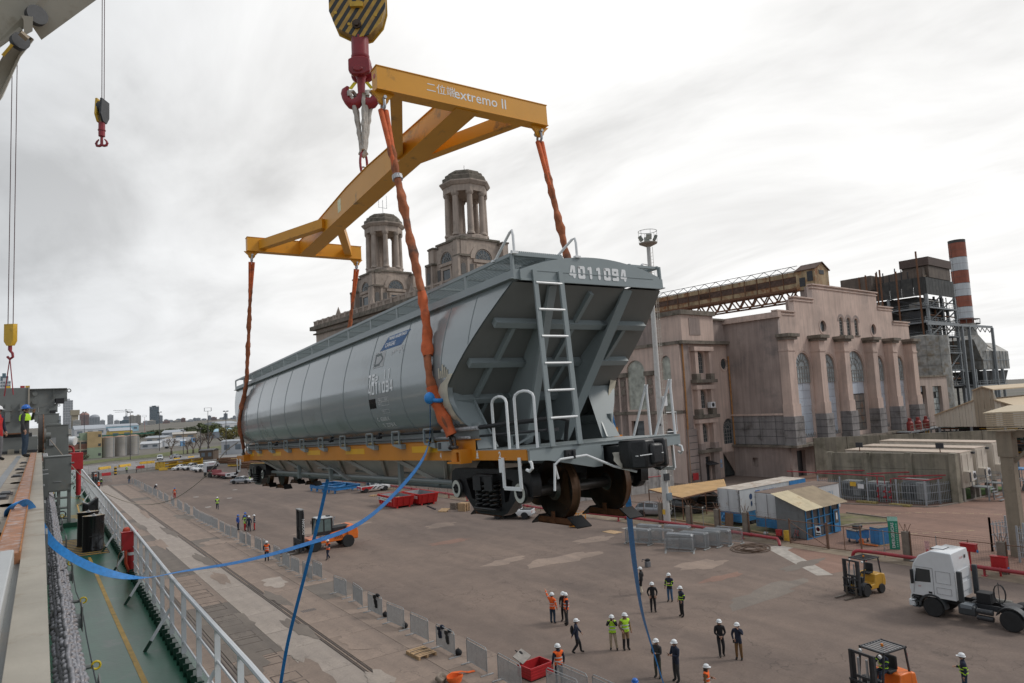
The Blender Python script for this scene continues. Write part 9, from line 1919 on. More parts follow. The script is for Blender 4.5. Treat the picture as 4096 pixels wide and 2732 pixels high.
for i,(x,y)in enumerate(((79.9,44.0),(80.2,41.2),(80.9,37.4))):
 t=thing('transformer',['leftmost finned grey transformer behind the palisade','middle finned grey transformer below the red pipework','rightmost and largest finned grey transformer behind the palisade'][i],'transformer',(x,y,0),0,'transformers below the concrete wall');s=1 if i<2 else 1.2
 ob('tank',Geo().bx(-.6*s,.6*s,-.9*s,.9*s,.4,2.1*s),TRG,t);ob('tank_lid',Geo().bx(-.65*s,.65*s,-.95*s,.95*s,2.1*s,2.17*s),mat('pale_lid',(.5,.5,.47),.5),t)
 for k in range(11):y_=-.85*s+k*.17*s;ob('cooling_fin',Geo().bx(-1.0*s,-.6*s,y_-.02,y_+.02,.5,1.9*s),TRG,t)
 ob('control_cabinet',Geo().bx(-1.25*s,-.9*s,-1.3*s,-.5*s,.6,2.0*s),TRG,t,bev=.02);ob('base_block',Geo().bx(-.9*s,.8*s,-1.1*s,1.1*s,0,.4),CONC,t)
t=thing('palisade_fence','silver palisade fence round the transformer yard','fence',(0,0,0));P_=[(78.2,47.5),(78.3,44.8),(78.5,41.7),(78.8,38.6),(79.4,35.9),(81.3,35.3),(83.0,34.8)]
for a,b in zip(P_,P_[1:]):
 a,b=V((*a,0)),V((*b,0));ob('palisade_post',Geo().beam(a,a+V((0,0,2.7)),.14,.14),SFN,t);n=int((b-a).length/.24);g=Geo()
 for k in range(n):p=lerp(a,b,k/n);g.beam(p+V((0,0,.1)),p+V((0,0,2.35)),.06,.03)
 ob('palisade_bars',g,SFN,t,kind='stuff')
 for z in(.4,1.3,2.1):ob('palisade_rail',Geo().beam(a+V((.05,0,z)),b+V((.05,0,z)),.05,.05),SFN,t)
for y,z in((43.2,1.7),(42.3,1.5)):ob('warning_plate',Geo().bx(78.2,78.24,y-.35,y+.35,z,z+.5),YEL if z>1.6 else WHITE,t)
for y in(41.5,37.8):ob('striped_curb',Geo().bx(77.4,78.1,y-1.1,y+1.1,0,.2),mat('curb_stripes',(.28,.22,.08),.8,var=.6,sc=6),t)
t=thing('sprinkler_pipework','red sprinkler pipes with valves above the transformers','pipes',(0,0,0))
for pts in([(78.9,52,2.9),(78.9,39.9,2.95),(78.8,39.8,.2)],[(78.9,39.3,.2),(78.9,39.2,2.7),(79.2,38.9,2.75),(79.2,35.6,2.75),(82,35.2,2.75)],[(79.0,48,3.1),(81.5,43,3.2)],[(79.2,42,3.1),(82,38.5,3.2)],[(79.2,38.5,3.0),(82.5,35,3.0)],[(78.7,40.6,.2),(78.7,40.6,2.9)]):ob('red_pipe',Geo().tube(pts,.07,7),PIPR,t)
for y in(40.6,39.9,39.3):
 for z in(.7,1.3,1.9):ob('valve',Geo().cyl((78.55,y,z),(78.95,y,z),.12,n=8),PIPR if z!=1.9 else STEEL,t)
CRM=mat('cream_panel',(.56,.50,.42),.6,var=.06,sc=.6,dirt=(.40,.33,.26),damt=.3,streak=.2)
for i,(x,y,h)in enumerate(((83.9,33.9,5.3),(87.8,33.9,5.5),(92.5,33.9,5.8))):
 t=thing('plant_room',['nearest cream plant room on stilts, beside the concrete wall','middle cream plant room on stilts with air conditioners','farthest cream plant room on stilts, behind scaffolding'][i],'cabin',(x,y,0),0,'cream plant rooms');ob('cabin_body',Geo().bx(0,3.0,0,13,1.5,h),CRM,t);
 for k in range(6):ob('roof_sheet',Geo().bx(-.1,3.1,k*2.17+.02,(k+1)*2.17-.02,h+.01,h+.08),mat('cream_roof',(.52,.42,.34),.7,var=.12),t)
 for a in(.2,1.6):ob('wall_panel',Geo().bx(a,a+1.25,-.05,-.005,1.6,h-.2),CRM,t)
 ob('ac_body',Geo().bx(.3,1.2,-.6,-.06,2.2,3.3),CRM,t);ob('ac_grille',Geo().bx(.3,.62,-.64,-.6,2.2,3.2),DARK,t);ob('ac_unit',Geo().bx(1.3,2.1,-.55,-.06,2.3,3.2),WHITE,t);ob('ac_fan',Geo().cyl((1.7,-.58,2.75),(1.7,-.55,2.75),.32,n=14),DARK,t)
 for x_ in(.2,2.8):
  for y_ in(.2,4,8):ob('stilt',Geo().bx(x_-.2,x_+.2,y_-.2,y_+.2,0,1.5),CONC,t)
 ob('stair_platform',Geo().bx(2.0,3.4,-1.6,-.05,1.4,1.5),GST,t);g=Geo()
 for s in(2.05,3.35):g.beam((s,-1.55,1.5),(s,-1.55,2.6),.06,.06).beam((s,-.1,1.5),(s,-.1,2.6),.06,.06).beam((s,-1.55,2.6),(s,-.1,2.6),.05,.05).beam((s,-1.55,2.05),(s,-.1,2.05),.05,.05).beam((s,-1.6,0),(s,-1.6,1.4),.12,.12)
 ob('stair_rail',g,GST,t,kind='stuff')
 for k in range(5):ob('stair_tread',Geo().bx(2.1,3.2,-1.9-.2*k,-1.65-.2*k,1.25-.28*k,1.29-.28*k),GST,t)
 ob('roof_lamp',Geo().box((2.9,-.15,h-.15),(.4,.3,.25)),DARK,t)
for x,y in((83.2,35.6),(81.9,44)):t=thing('flood_lamp','floodlight on the concrete wall, %s one'%('right' if y<40 else 'left'),'floodlight',(x,y,5.4));ob('lamp_head',Geo().box((0,0,.75),(.15,.8,.6)),DARK,t);ob('stalk',Geo().cyl((0,0,0),(0,0,.5),.05,n=6),RUST,t)
t=thing('scaffold_stair','grey scaffold stair in front of the farthest plant room','scaffold',(97.0,32.6,0))
for x in(-1.2,0,1.2):
 for y in(-.8,.8):ob('scaffold_leg',Geo().cyl((x,y,0),(x,y,4.2),.05,n=6),mat('scaffold_blue_grey',(.13,.16,.18),.5,.3),t)
for z in(.9,1.9,3.0,3.6,4.1):ob('scaffold_rail',Geo().beam((-1.2,-.8,z),(1.2,-.8,z),.05,.05).beam((-1.2,.8,z),(1.2,.8,z),.05,.05),MATS['scaffold_blue_grey'],t)
ob('scaffold_deck',Geo().bx(-1.2,1.2,-.8,.8,2.4,2.5),BLUE,t);ob('scaffold_stairs',Geo().beam((-1.2,-.4,0),(1.2,-.4,2.4),.7,.1),MATS['scaffold_blue_grey'],t)
t=thing('tan_warehouse','cream and tan striped warehouse gable above dark pipe racks','warehouse',(0,0,0));t.matrix_world=Mx.Identity(4)
def wob(nm,g,m,**k):return pob(nm,g,m,t,**k)
CW1=mat('ribbed_cream',(.60,.55,.46),.6,var=.04,sc=1);CW2=mat('ribbed_tan',(.38,.32,.24),.6,var=.05,sc=1)
gp=[(-5.5,7.2),(-11.85,9.65),(-11.85,11.35),(-13.4,11.95),(-14.95,11.35),(-14.95,9.65),(-21.3,7.2)]
def gh(y):return interp([(-21.3,7.2),(-14.96,9.65),(-14.94,11.35),(-13.4,11.95),(-11.86,11.35),(-11.84,9.65),(-5.5,7.2)],y)
for k in range(32):
 a,b=-21.3+k*.494,-21.3+(k+1)*.494;m=CW2 if(13<=k<19 or 8<=k<11)else CW1
 wob('ribbed_panel',Geo().prism([(a+.02,5.2),(b-.02,5.2),(b-.02,gh(b-.02)),(a+.02,gh(a+.02))],38+(.06 if k%2 else 0),38.1+(.06 if k%2 else 0),'x'),m)
for(a,b),(c,d)in zip(gp,gp[1:]):
 if abs(a-c)>.1:wob('roof_slope',Geo().prism([(a,b),(c,d),(c,d+.18),(a,b+.18)],37.7,85,'x'),mat('warehouse_roof',(.52,.40,.26),.6,var=.08))
for y in(-6,-11,-16,-21):
 for x in(38.3,46,54):wob('steel_post',Geo().bx(x-.15,x+.15,y-.15,y+.15,0,5.2),GST)
PGRN=mat('pipe_green',(.03,.09,.06),.5)
for k in range(70):
 x=rr.uniform(38.5,48);y=rr.uniform(-22,-7);z=rr.uniform(.5,5);wob('rack_pipe',Geo().cyl((x,y,z),(x,y+rr.uniform(2,6),z),rr.uniform(.06,.2),n=7),rr.choice((DARK,RUST,STEEL,PGRN,YEL,DARK,RUST)))
wob('dark_interior',Geo().bx(50,50.2,-22,-5,0,5.2),DARK)
t=thing('valve_platform','steel platform with red valves and railings at the foot of the hall','platform',(0,0,0));
def vpo(nm,g,m,**k):return pob(nm,g,m,t,**k)
vpo('platform_deck',Geo().bx(30,48,-4.5,-2,4.6,4.8),GST)
for x in range(30,49,3):
 vpo('platform_leg',Geo().bx(x-.12,x+.12,-4.4,-4.2,0,4.6),GST)
g=Geo()
for z in(5.3,5.9):g.beam((30,-4.5,z),(48,-4.5,z),.07,.07)
for x in range(30,49,2):g.beam((x,-4.5,4.8),(x,-4.5,5.9),.07,.07)
vpo('guard_rail',g,mat('rail_brown',(.22,.16,.12),.7),kind='stuff')
for x in(33,36.5,40):vpo('red_valve',Geo().lathe([(.55,4.8),(.55,6.2),(.3,6.5),(.3,7.0),(0,7.1)],14,c=(x,-3.2,0)),mat('valve_red',(.25,.035,.03),.6,var=.2));vpo('valve_pipe',Geo().cyl((x+1.3,-3.2,4.8),(x+1.3,-3.2,6.8),.2,n=8),STEEL)
for k in range(10):a=rr.uniform(31,47);vpo('platform_brace',Geo().beam((a,-4.3,0),(a+rr.uniform(-2,2),-4.0,4.6),.2,.2),rr.choice((GST,RUST,YEL)))
t=thing('gantry_column','tall concrete column carrying a corrugated canopy at the right edge','column',(60.6,21.2,0));CCOL=mat('column_concrete',(.27,.225,.17),.9,var=.12,sc=1.2,bump=.15,dirt=(.17,.14,.10),damt=.3,streak=.25)
ob('column_shaft',Geo().bx(-.42,.42,-.42,.42,0,9.0),CCOL,t,bev=.02);ob('column_head',Geo().bx(-.5,.5,-.5,.5,7.4,9.3),CCOL,t);ob('cross_arm',Geo().beam((0,0,9.0),(0,-7,9.6),.4,.5),CCOL,t);ob('knee_brace',Geo().beam((0,-.4,7.0),(0,-2.2,9.0),.2,.2),CCOL,t)
CCAN=mat('canopy_sheet',(.52,.42,.29),.6,var=.08)
for k in range(8):ob('canopy_sheet',Geo().beam((-.9,.9,9.4+k*.16),(-.9,-9,9.7+k*.16),.06,.07),CCAN,t)
ob('canopy_roof',Geo().add([(-1,1,10.75),(-1,-9,11.05),(4,-9,11.4),(4,1,11.1),(-1,1,10.65),(-1,-9,10.95),(4,-9,11.3),(4,1,11.0)],[[0,1,2,3],[7,6,5,4],[0,4,5,1],[3,2,6,7],[0,3,7,4]]),CCAN,t);ob('white_pipe',Geo().cyl((-.3,-.3,1.4),(-.3,-5,1.5),.1,n=8),WHITE,t)
t=thing('silver_palisade','short silver palisade fence in front of the concrete column','fence',(0,0,0))
for a,b in(((61.0,23.1),(64.0,22.0)),((61.0,23.1),(59.0,18.0)),((58.6,20.5),(57.5,14.0))):
 a,b=V((*a,0)),V((*b,0));n=int((b-a).length/.3);g=Geo()
 for k in range(n):p=lerp(a,b,k/n);g.beam(p+V((0,0,.1)),p+V((0,0,2.3)),.06,.03)
 ob('palisade_bars',g,SFN,t,kind='stuff');
 for z in(.4,1.3,2.1):ob('palisade_rail',Geo().beam(a+V((0,0,z)),b+V((0,0,z)),.05,.05),SFN,t)
 for p in(a,lerp(a,b,.5),b):ob('palisade_post',Geo().beam(p,p+V((0,0,2.6)),.12,.12),SFN,t)
def hz(p):return p
def tallbox(nm,label,cat,x,y,w,h,m,floors=0,d=None,fm=None,group=None,rz=None,z0=0,cols=0):
 t=thing(nm,label,cat,(x,y,0),math.atan2(-x,y)if rz is None else rz,group);d=d or w*.8
 ob('walls',Geo().bx(-w/2,w/2,0,d,z0,h),m,t)
 if floors:
  g=Geo();k=floors;fh=(h-2)/k
  for i in range(k):z=1+i*fh;g.bx(-w*.47,w*.47,-.35,0,z+fh*.38,z+fh*.82)
  ob('window_band',g,fm or FWIN,t,kind='stuff')
  g=Geo()
  for i in range(cols):q=-w/2+w*(i+1)/(cols+1);g.bx(q-w*.02,q+w*.02,-.7,0,1,h)
  if cols:ob('wall_piers',g,m,t,kind='stuff')
  ob('roof_room',Geo().bx(-w*.25,w*.2,d*.2,d*.6,h,h+h*.04+1.5),m,t)
 return t
FWIN=mat('far_window_band',(.15,.18,.21),.3,var=.3,sc=.2)
C0=mat('far_white_block',(.50,.51,.53),.8,var=.08,sc=.05);C1=mat('far_grey_block',(.36,.38,.41),.8,var=.1,sc=.05);C2=mat('far_brick_block',(.30,.19,.17),.8,var=.1,sc=.05);C3=mat('far_glass_block',(.10,.16,.20),.25,var=.15,sc=.05);C4=mat('far_cream_block',(.45,.42,.38),.8,var=.1,sc=.05)
CITY=[(-21,900,7,68,C3,14,'dark glass cap tower at the left picture edge'),(-19.5,880,9,62,C0,16,'white banded tower behind the hatch cover stack'),(51.7,1299,13.2,52.4,C0,34,'tall pale residential tower with balcony bands right of the hatch arms'),(38,1400,15.8,29.5,C1,10,'wide grey block left of the tall pale tower'),(27,1450,8.8,29.4,C0,9,'narrow pale block behind the hatch arms'),(71,1498,7.4,30.2,C2,9,'red-brown rounded block touching the tall pale tower'),(82.5,1447,15.5,29.6,C2,10,'broad red-brown block with a domed top'),(91.3,1347,15.5,24,C1,8,'grey flat-topped block right of the domed one'),(106.6,1396,7.7,18.4,C0,6,'small pale block beside the grey flat-topped one'),(61.2,1248,10.7,20,C4,6,'low cream block at the foot of the red-brown ones'),(143.7,1694,11.2,30,C0,12,'white tower standing alone in the middle left skyline'),(128,1394,8.5,17,C0,5,'low white block under the construction cranes'),(149.6,1492,15.5,16.3,C3,4,'low dark glass block by the cranes'),(157.6,1542,9.9,24.2,C1,6,'dark unfinished block under the tower cranes'),(141,1292,9.9,23,C4,8,'cream apartment block, left of a pair'),(152,1311,8.1,23.5,C4,8,'cream apartment block, right of a pair'),(213,1586,17.5,42,C3,30,'dark blue glass tower with jutting floor slabs'),(238.8,1683,7.7,23.6,C1,9,'grey tower half hidden by the blue glass one'),(293,1978,11,12,C1,4,'low grey block right of the glass tower'),(319,2076,11.7,9,C0,3,'low white skyline block before the brick one'),(305.6,1875,11.3,11.8,C1,4,'grey block left of the far brick tower'),(299.6,1775,9.6,15.7,C2,7,'red brick tower alone in the far skyline'),(385,2166,12,7.5,C0,3,'low pale block right of the far brick tower'),(359.6,1967,8.3,12,C1,4,'grey stepped block, left one'),(377.7,2015,11,14.4,C0,6,'pale stepped block, right one'),(420,2160,14,7.8,C0,3,'row of low pale roofs in the far skyline'),(375,1863,8,18.8,C1,7,'grey tower behind the mast with square head'),(393,1910,8.2,14.8,C1,5,'grey tower just right of the square-headed mast'),(365,1763,12.9,11.2,C2,4,'brick-coloured block below the grey pair'),(444,2052,10.3,8.6,C0,3,'small white block before the last towers'),(412,1855,9.4,22.3,C1,9,'tallest grey tower of the right skyline'),(430,1953,8.5,13.8,C1,5,'grey shoulder block of the right skyline'),(409.5,1753,7.2,15.4,C0,6,'white tower touching the wagon end'),(452,1948,14.6,6.4,C0,2,'low white roofs touching the wagon end'),(161,1290,9.4,10,C0,3,'low white terrace below the red mast'),(156,1190,11,10.3,C4,3,'low cream terrace by the red mast'),(220,1484,12.5,7,C2,2,'low brown roofs beneath the glass tower'),(254,1580,15,7,C4,2,'low cream roofs right of the glass tower'),(296,1674,16,5,C0,2,'pale low roofs before the wood')]
for x,y,w,h,m,fl,lb in CITY:
 H=13.3+(h-13.3)*2 if h>13.3 else h*1.35
 t=tallbox('city_building',lb,'building',x*2,y*2,w*2,H,m,fl,cols=3 if fl>6 else 0,group='distant city skyline')
 if 'domed' in lb or 'rounded' in lb:ob('domed_roof',Geo().ell((0,w*.8,H),(w*.95,w*.8,w*.6),14,8),m,t)
 if 'jutting' in lb:
  g=Geo();[g.bx(-w*1.04,w*1.04,-.9,w*1.4,z,z+.7)for z in range(4,int(H)+6,3)];ob('floor_slabs',g,C1,t,kind='stuff')
 if 'residential' in lb:
  g=Geo();[g.bx(-w*1.03,w*1.03,-1,w,z,z+1.1)for z in range(4,int(H),4)];ob('balcony_slabs',g,C0,t,kind='stuff')
for x,y,h in((306,3000,62),(320,3100,57)):
 t=thing('tower_crane','%s tower crane over the unfinished city block'%('taller' if h>60 else 'shorter'),'crane',(x,y,0));ob('crane_mast',Geo().bx(-1,1,-1,1,0,h),GST,t);ob('crane_jib',Geo().bx(-42,18,-.8,.8,h-4,h-2.6),GST,t);ob('crane_cab',Geo().bx(-2,2,-1,1,h-4,h),GST,t)
def lowb(nm,lb,cat,x0,y0,x1,y1,h,m,d,roof=None):
 a,b=V((x0,y0,0)),V((x1,y1,0));t=thing(nm,lb,cat,(a+b)/2,math.atan2(y1-y0,x1-x0));w=(b-a).length;ob('walls',Geo().bx(-w/2,w/2,0,d,0,h),m,t)
 ob('roof',Geo().prism([(-.3,h+.01),(d/2,h+d*.07+.2),(d+.3,h+.01)],-w/2-.3,w/2+.3,'x'),roof or C1,t)
 k=max(2,int(w/8));
 for i in range(k):q=-w/2+w*(i+.5)/k;ob('window',Geo().bx(q-w/k*.25,q+w/k*.25,-.06,-.01,h*.35,h*.75),FWIN,t)
 return t
LBL=mat('far_light_blue',(.30,.46,.55),.6,var=.15,sc=.1);YLB=mat('far_yellow_wall',(.52,.38,.10),.7,var=.15,sc=.1)
lowb('port_warehouse','long white port warehouse behind the brick works','warehouse',42,900,72,900,7.5,C0,60);lowb('port_building','yellow port building with a blue stair behind the silos','building',54,640,70,640,6.5,YLB,30);lowb('port_warehouse','light blue port sheds behind the yellow building','warehouse',86,1100,128,1100,8,LBL,40)
lowb('port_shed','grey gabled shed between silos and wood','shed',80,560,92,556,4.0,C1,22);lowb('port_shed','brown long shed with tan roof before the wood','shed',78,500,92,498,3.6,mat('far_tan_wall',(.34,.27,.20),.8,var=.2,sc=.2),14,C4);lowb('port_shed','pale concrete low building right of the silos','shed',56,455,66,450,3.2,C4,12);lowb('port_shed','grey-blue metal shed behind the bare trees','shed',95,480,106,474,4.2,C1,20,LBL);lowb('port_building','white flat building behind the olive tree','building',150,690,170,700,7,C0,30);lowb('tent_hall','white tent roof hall behind the lamp posts','tent',44,372,52,370,2.4,C0,12,C0);lowb('tent_hall','second low white roof right of the tent hall','tent',56,388,66,386,2.0,C0,10,C0)
for i,(x,y,l)in enumerate(((56,392,9),(64,402,8),(52,356,7))):t=thing('parked_lorry','%s white lorry parked among the far port sheds'%ORD[i],'lorry',(x,y,0),.2,'far parked lorries');ob('lorry_box',Geo().bx(0,l,0,2.5,1,3.6),C0,t);ob('lorry_cab',Geo().bx(l+.3,l+2.3,0,2.4,.6,3.0),mat('lorry_blue',(.15,.3,.5),.4),t);ob('lorry_wheels',Geo().cyl((1.5,-.05,.5),(1.5,2.5,.5),.5,n=10),BLACK,t)
lowb('site_office','white cabin at the wagon end by the thick tree','cabin',56.6,262,63,257,4.6,C0,5)
lowb('guard_hut','brown guard hut with white shutters at the road','hut',45,238.5,48.5,236,3.0,mat('hut_brown',(.11,.08,.06),.8,var=.2),4,DARK)
t=thing('brick_works','brick and concrete works building beside the silos','building',(0,310,0),.03);BRK=mat('far_red_brick',(.23,.12,.09),.9,var=.15,sc=.5);FRC=mat('frame_concrete',(.34,.30,.23),.9,var=.1,sc=.5)
for i in range(4):
 for j in range(2):ob('brick_panel',Geo().bx(1+i*5.2,5.9+i*5.2,0,1,.6+j*3.2,2.6+j*3.2),BRK,t);ob('window',Geo().bx(1+i*5.2,5.9+i*5.2,.1,.5,2.65+j*3.2,3.3+j*3.2),WDK,t)
for i in range(5):ob('frame_post',Geo().bx(.6+i*5.2,1+i*5.2,-.3,1,0,6.8),FRC,t)
for z in(0,3.3,6.6):ob('frame_beam',Geo().bx(.5,21.6,-.25,12,z,z+.5),FRC,t)
ob('stair_tower',Geo().bx(18.6,23.4,-1,8,4.2,10.2),mat('tower_yellow_brick',(.42,.31,.17),.9,var=.1,sc=.5),t);ob('tower_foot',Geo().bx(18.6,23.4,-1,8,0,4.2),mat('tower_green',(.27,.33,.24),.9,var=.1,sc=.5),t);[ob('window',Geo().bx(22.2,23.1,-1.06,-1.01,z,z+1),WDK,t)for z in(.9,4.6,8.1)]
ob('green_cabin',Geo().bx(16.4,18.6,0,6,7.1,9.9),MATS['tower_green'],t);ob('green_gantry',Geo().bx(-10,42,1,1.3,8.2,8.7),mat('gantry_green',(.03,.13,.10),.6),t)
SIL=mat('silo_concrete',(.36,.34,.32),.9,var=.1,sc=.15,streak=.25)
for i,(x,y)in enumerate(((25.9,313),(30.4,316),(35.1,319.6))):
 t=thing('storage_silo',['left','middle','right'][i]+' grey storage silo of the three beside the brick works','silo',(x,y,0),0,'grey storage silos');ob('shell',Geo().lathe([(2.2,0),(2.2,7.6)],24),SIL,t);ob('roof_cone',Geo().lathe([(2.25,7.6),(0,8.4)],24),mat('silo_roof_rust',(.34,.22,.16),.8),t);[ob('shell_ring',Geo().lathe([(2.21,z),(2.24,z+.04),(2.21,z+.08)],24),FRC,t)for z in(1.6,3.2,4.8,6.4)];ob('silo_ladder',Geo().box((1.7,-1.55,3.8),(.4,.05,7.6)),GST,t)
t=thing('water_tower','squat concrete water tower far left','water tower',(118,2500,0));ob('shaft',Geo().bx(-9,9,0,18,0,42),FRC,t);ob('tank',Geo().bx(-12,12,-3,21,42,58),FRC,t)
for lb,x,y,h,sq in(('lamp mast by the road verge in front of the right silo',29.5,276,16.6,0),('lamp mast between silos and the pale building',47,335,16.8,0),('lamp mast close to the wagon end',57.5,258.7,15.3,0),('dark lamp mast behind the brick works',22,386,18.9,0),('thin street lamp right of the bare trees',50.7,267,9.5,0),('thin street lamp before the bare trees',48.4,287,9,0),('red and white mast in front of the wood',73,593,16.4,1),('thick mast with square floodlight head',57.6,289,15.9,1)):
 t=thing('lamp_mast',lb,'lamp post',(x,y,0),0,'far lamp masts');ob('pole',Geo().cyl((0,0,0),(0,0,h),.14 if not sq else.22,.09,n=8),mat('mast_dark',(.07,.065,.07),.6)if 'red' not in lb else mat('mast_redwhite',(.42,.2,.18),.6),t)
 if sq:ob('lamp_frame',Geo().bx(-1.3,1.3,-.3,.3,h,h+.15).bx(-1.3,-1.2,-.3,.3,h,h+1.4).bx(1.2,1.3,-.3,.3,h,h+1.4).bx(-1.3,1.3,-.05,.05,h+1.3,h+1.4),GST,t)
 else:ob('lamp_head',Geo().bx(-.9,-.2,-.2,.2,h,h+.25).bx(.2,.9,-.2,.2,h,h+.25).bx(-.9,.9,-.05,.05,h-.1,h),DARK,t)
LEAF=[mat('leaf_hazed',(.12,.135,.085),.8,var=.4,sc=.5),mat('leaf_mid',(.095,.115,.045),.8,var=.4,sc=.5),mat('leaf_olive',(.17,.15,.05),.8,var=.35,sc=.5)];BARK=mat('bark',(.09,.07,.055),.9,var=.2)  # first leaf green is lightened: distance haze mixed into its colour
def crown(seed,n,r,rz,m,s=.5):
 q=random.Random(seed);g=Geo();cl=[(q.uniform(-.7,.7)*r,q.uniform(-.7,.7)*r,q.uniform(-.45,.7)*rz,q.uniform(.3,.6))for _ in range(11)]
 for _ in range(n):
  c=q.choice(cl);d=V((q.gauss(0,1),q.gauss(0,1),q.gauss(0,1))).normalized()*(q.random()**.4);p=V((c[0]+d.x*c[3]*r,c[1]+d.y*c[3]*r,c[2]+d.z*c[3]*rz));a=V((q.gauss(0,1),q.gauss(0,1),q.gauss(0,1))).normalized();b=a.cross(V((q.gauss(0,1),q.gauss(0,1),q.gauss(0,1)))).normalized();k=s*q.uniform(.6,1.3);g.poly([p-a*k,p+b*k*.7,p+a*k,p-b*k*.7])
 return mesh_of('crown',g,m,smooth=False)
def trunk(h,r):return Geo().cyl((0,0,0),(0,0,h*.6),r,r*.6,n=7).tube([(0,0,h*.4),(h*.15,0,h*.7),(h*.25,.1,h)],[r*.5,r*.4,r*.15],5).tube([(0,0,h*.45),(-h*.14,h*.08,h*.75),(-h*.2,h*.1,h)],[r*.5,r*.35,r*.1],5)
TR=[]
for i in range(3):
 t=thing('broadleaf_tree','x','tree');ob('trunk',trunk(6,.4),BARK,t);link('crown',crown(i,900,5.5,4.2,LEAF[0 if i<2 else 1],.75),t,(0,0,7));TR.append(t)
q=random.Random(3);used=set();WP=[]
def ORD2(i):return ORD[i]if i<50 else('fiftieth fifty-first fifty-second fifty-third fifty-fourth fifty-fifth fifty-sixth fifty-seventh fifty-eighth fifty-ninth sixtieth sixty-first sixty-second sixty-third sixty-fourth'.split()[i-49])
for k in range(64):
 f=k/63;d=q.uniform(560,700);u=lerp(.118,.262,f);u=u if not.184<u<.194 else.178;WP.append((math.sin(u)*d,math.cos(u)*d,q.uniform(.5,.72)))
for k in range(14):u=lerp(.95,1.06,k/13);d=330+q.uniform(0,50);WP.append((math.sin(u)*d,math.cos(u)*d,1.5))
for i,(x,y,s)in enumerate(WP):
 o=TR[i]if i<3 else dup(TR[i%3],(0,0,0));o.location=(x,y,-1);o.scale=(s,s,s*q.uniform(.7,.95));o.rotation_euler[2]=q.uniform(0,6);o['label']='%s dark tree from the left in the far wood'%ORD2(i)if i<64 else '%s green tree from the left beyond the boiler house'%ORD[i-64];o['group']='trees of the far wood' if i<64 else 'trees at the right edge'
t=thing('olive_tree','yellow-green leafy tree with thick trunk beside the wagon end','tree',(64.5,283,0));ob('trunk',trunk(6.5,.6),BARK,t);link('crown',crown(9,1500,4.4,3.0,LEAF[2],.34),t,(0,0,6.6));ob('dead_limb',Geo().tube([(-1,0,1.5),(-3.2,0,4),(-5,0,5.6)],[.5,.35,.15],6),BARK,t)
t=thing('round_tree','bright green round tree right of the square-headed mast','tree',(90,455,0));ob('trunk',trunk(5,.4),BARK,t);link('crown',crown(10,1200,6,4.5,LEAF[1],.6),t,(0,0,6))
def bare(seed,h):
 q=random.Random(seed);g=Geo()
 def br(p,d,l,r,n):
  e=p+d*l;g.cyl(p,e,r,r*.65,n=4,cap=False)
  if n:
   for _ in range(3 if n>1 else 4):br(e,(d+V((q.uniform(-.8,.8),q.uniform(-.8,.8),q.uniform(-.1,.6)))).normalized(),l*q.uniform(.6,.8),r*.6,n-1)
 br(V((0,0,0)),V((0,0,1)),h*.28,.3,5);return g
BT=[]
for i in range(2):t=thing('bare_tree','x','tree');ob('branches',bare(i,7.5),mat('bare_bark',(.17,.13,.11),.9,var=.2),t);ob('trunk_base',Geo().cyl((0,0,0),(0,0,1.6),.38,.28,n=8),BARK,t);BT.append(t)
for i,(x,y,s,lb)in enumerate(((44.9,291,.95,'bare round tree at the verge, leftmost and largest alone'),(50,288,.75,'small bare tree, second along the verge'),(52,287.8,.85,'bare tree in the middle of the verge row'),(54.2,287.7,.95,'bare tree left of the square-headed mast'),(60.5,303,1.15,'wide bare tree under the square-headed mast'),(62,272,.6,'low bare bush near the white cabin'))):
 o=BT[i]if i<2 else dup(BT[i%2],(0,0,0));o.location=(x,y,0);o.scale=(s*1.25,s*1.25,s);o.rotation_euler[2]=i*1.3;o['label']=lb;o['group']='bare trees on the verge'
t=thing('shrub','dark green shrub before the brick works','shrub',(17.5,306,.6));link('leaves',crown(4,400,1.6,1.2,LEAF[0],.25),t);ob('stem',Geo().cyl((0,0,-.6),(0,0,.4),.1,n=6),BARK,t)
for i,(a,b)in enumerate((((-3,208.5),(14.7,206.7)),((14.7,206.7),(19.8,206.2)),((22.9,204),(29,208.5)))):fence_run(['far boundary fence behind the ship rail','far yard fence left of the open gateway','far gate fence beside the yellow block'][i],[a,b],2.7)
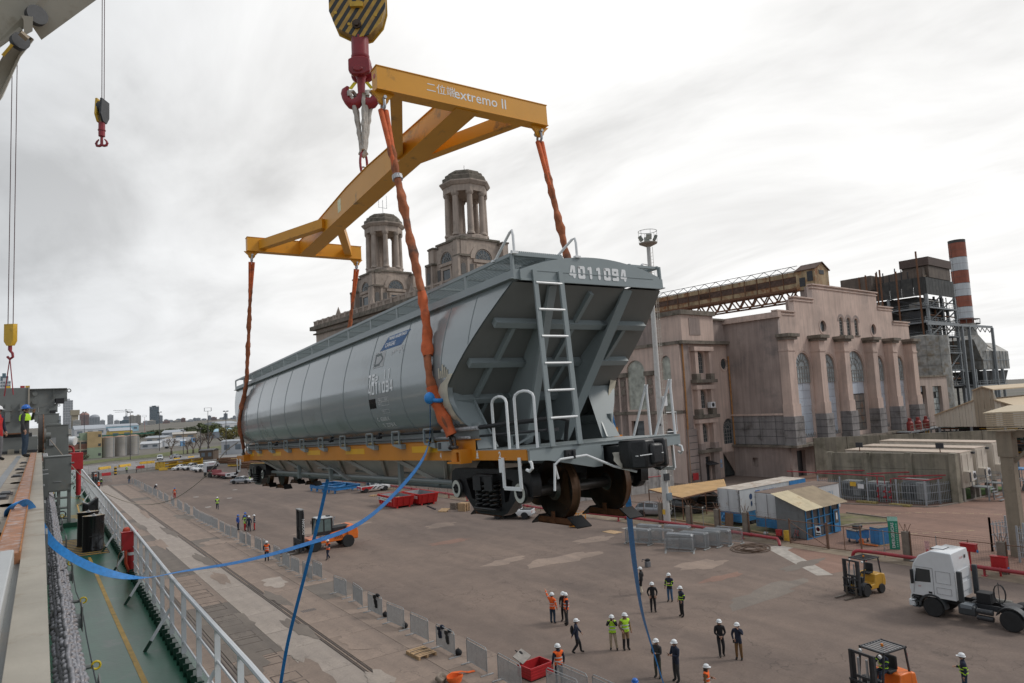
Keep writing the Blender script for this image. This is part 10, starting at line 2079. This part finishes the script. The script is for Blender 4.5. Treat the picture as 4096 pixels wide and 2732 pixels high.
for i,(x,y,rz,c)in enumerate(((18.3,232.5,.75,0),(23.8,236.5,.7,0),(30.6,243.2,.1,0),(29.6,204.5,-.3,0),(40,249,.3,0),(45,253,.3,0),(26.3,222,.3,1),(16.4,203.6,0,1))):t=thing('road_block',['yellow road block behind the left fence','yellow road block in the gateway view','yellow road block right of the gate post','short yellow block at the corner of the frame stack','yellow road block beyond the far frames','farthest yellow road block','red plastic block behind the gate','red plastic block by the striped gate post'][i],'road block',(x,y,0),rz,'road blocks at the gate');w=4.2 if i<3 else 2;ob('block',Geo().prism([(-.3,0),(.3,0),(.15,.75),(-.15,.75)],-w/2,w/2,'x'),YEL if not c else RED,t);ob('block_foot',Geo().bx(-w/2,w/2,-.32,.32,0,.15),YEL if not c else RED,t)
t=thing('gate_bollard','black and yellow striped bollard at the far gateway','bollard',(18.4,203.4,0));[ob('stripe_ring',Geo().cyl((0,0,z*.35),(0,0,z*.35+.34),.3,n=10),YEL if z%2 else BLACK,t)for z in range(6)]
t=thing('frame_stack','stack of long yellow steel frames by the parked cars','steel frames',(30.0,208,0),.52)
for y in(0,1.5,3):
 for z in(.15,.9,1.6):ob('frame_beam',Geo().bx(0,13,y-.12,y+.12,z,z+.35),YEL if z<1.2 else mat('frame_rust_yellow',(.30,.17,.05),.7,var=.3),t)
for x in(.3,4.5,9,12.6):ob('frame_post',Geo().bx(x-.2,x+.2,-.2,3.2,0,1.9),YEL,t)
for k in range(6):ob('steel_bar',Geo().bx(.5,12.5,k*.5,.3+k*.5,2.0,2.2),STEEL,t)
for i,(x,y,l)in enumerate(((45,214,11),(46,205,10),(44,196,9),(44.5,186,9),(44.5,178,8))):
 t=thing('pipe_stack','stack of rusty pipes and beams behind the yard fence, %s from the hut'%ORD[i],'pipe stack',(x,y,0),-.9,'rusty stacks behind the far fence')
 for a in range(5):
  for b in range(3-(a%2)):ob('stacked_pipe',Geo().cyl((0,a*.6+b*.05,.3+b*.5),(l,a*.6,.3+b*.5),.24,n=7),(RUST,mat('brown_timber',(.2,.12,.07),.9,var=.3),YEL)[(a+b+i)%3 if(a+b)%4==0 else(a+b)%2],t)
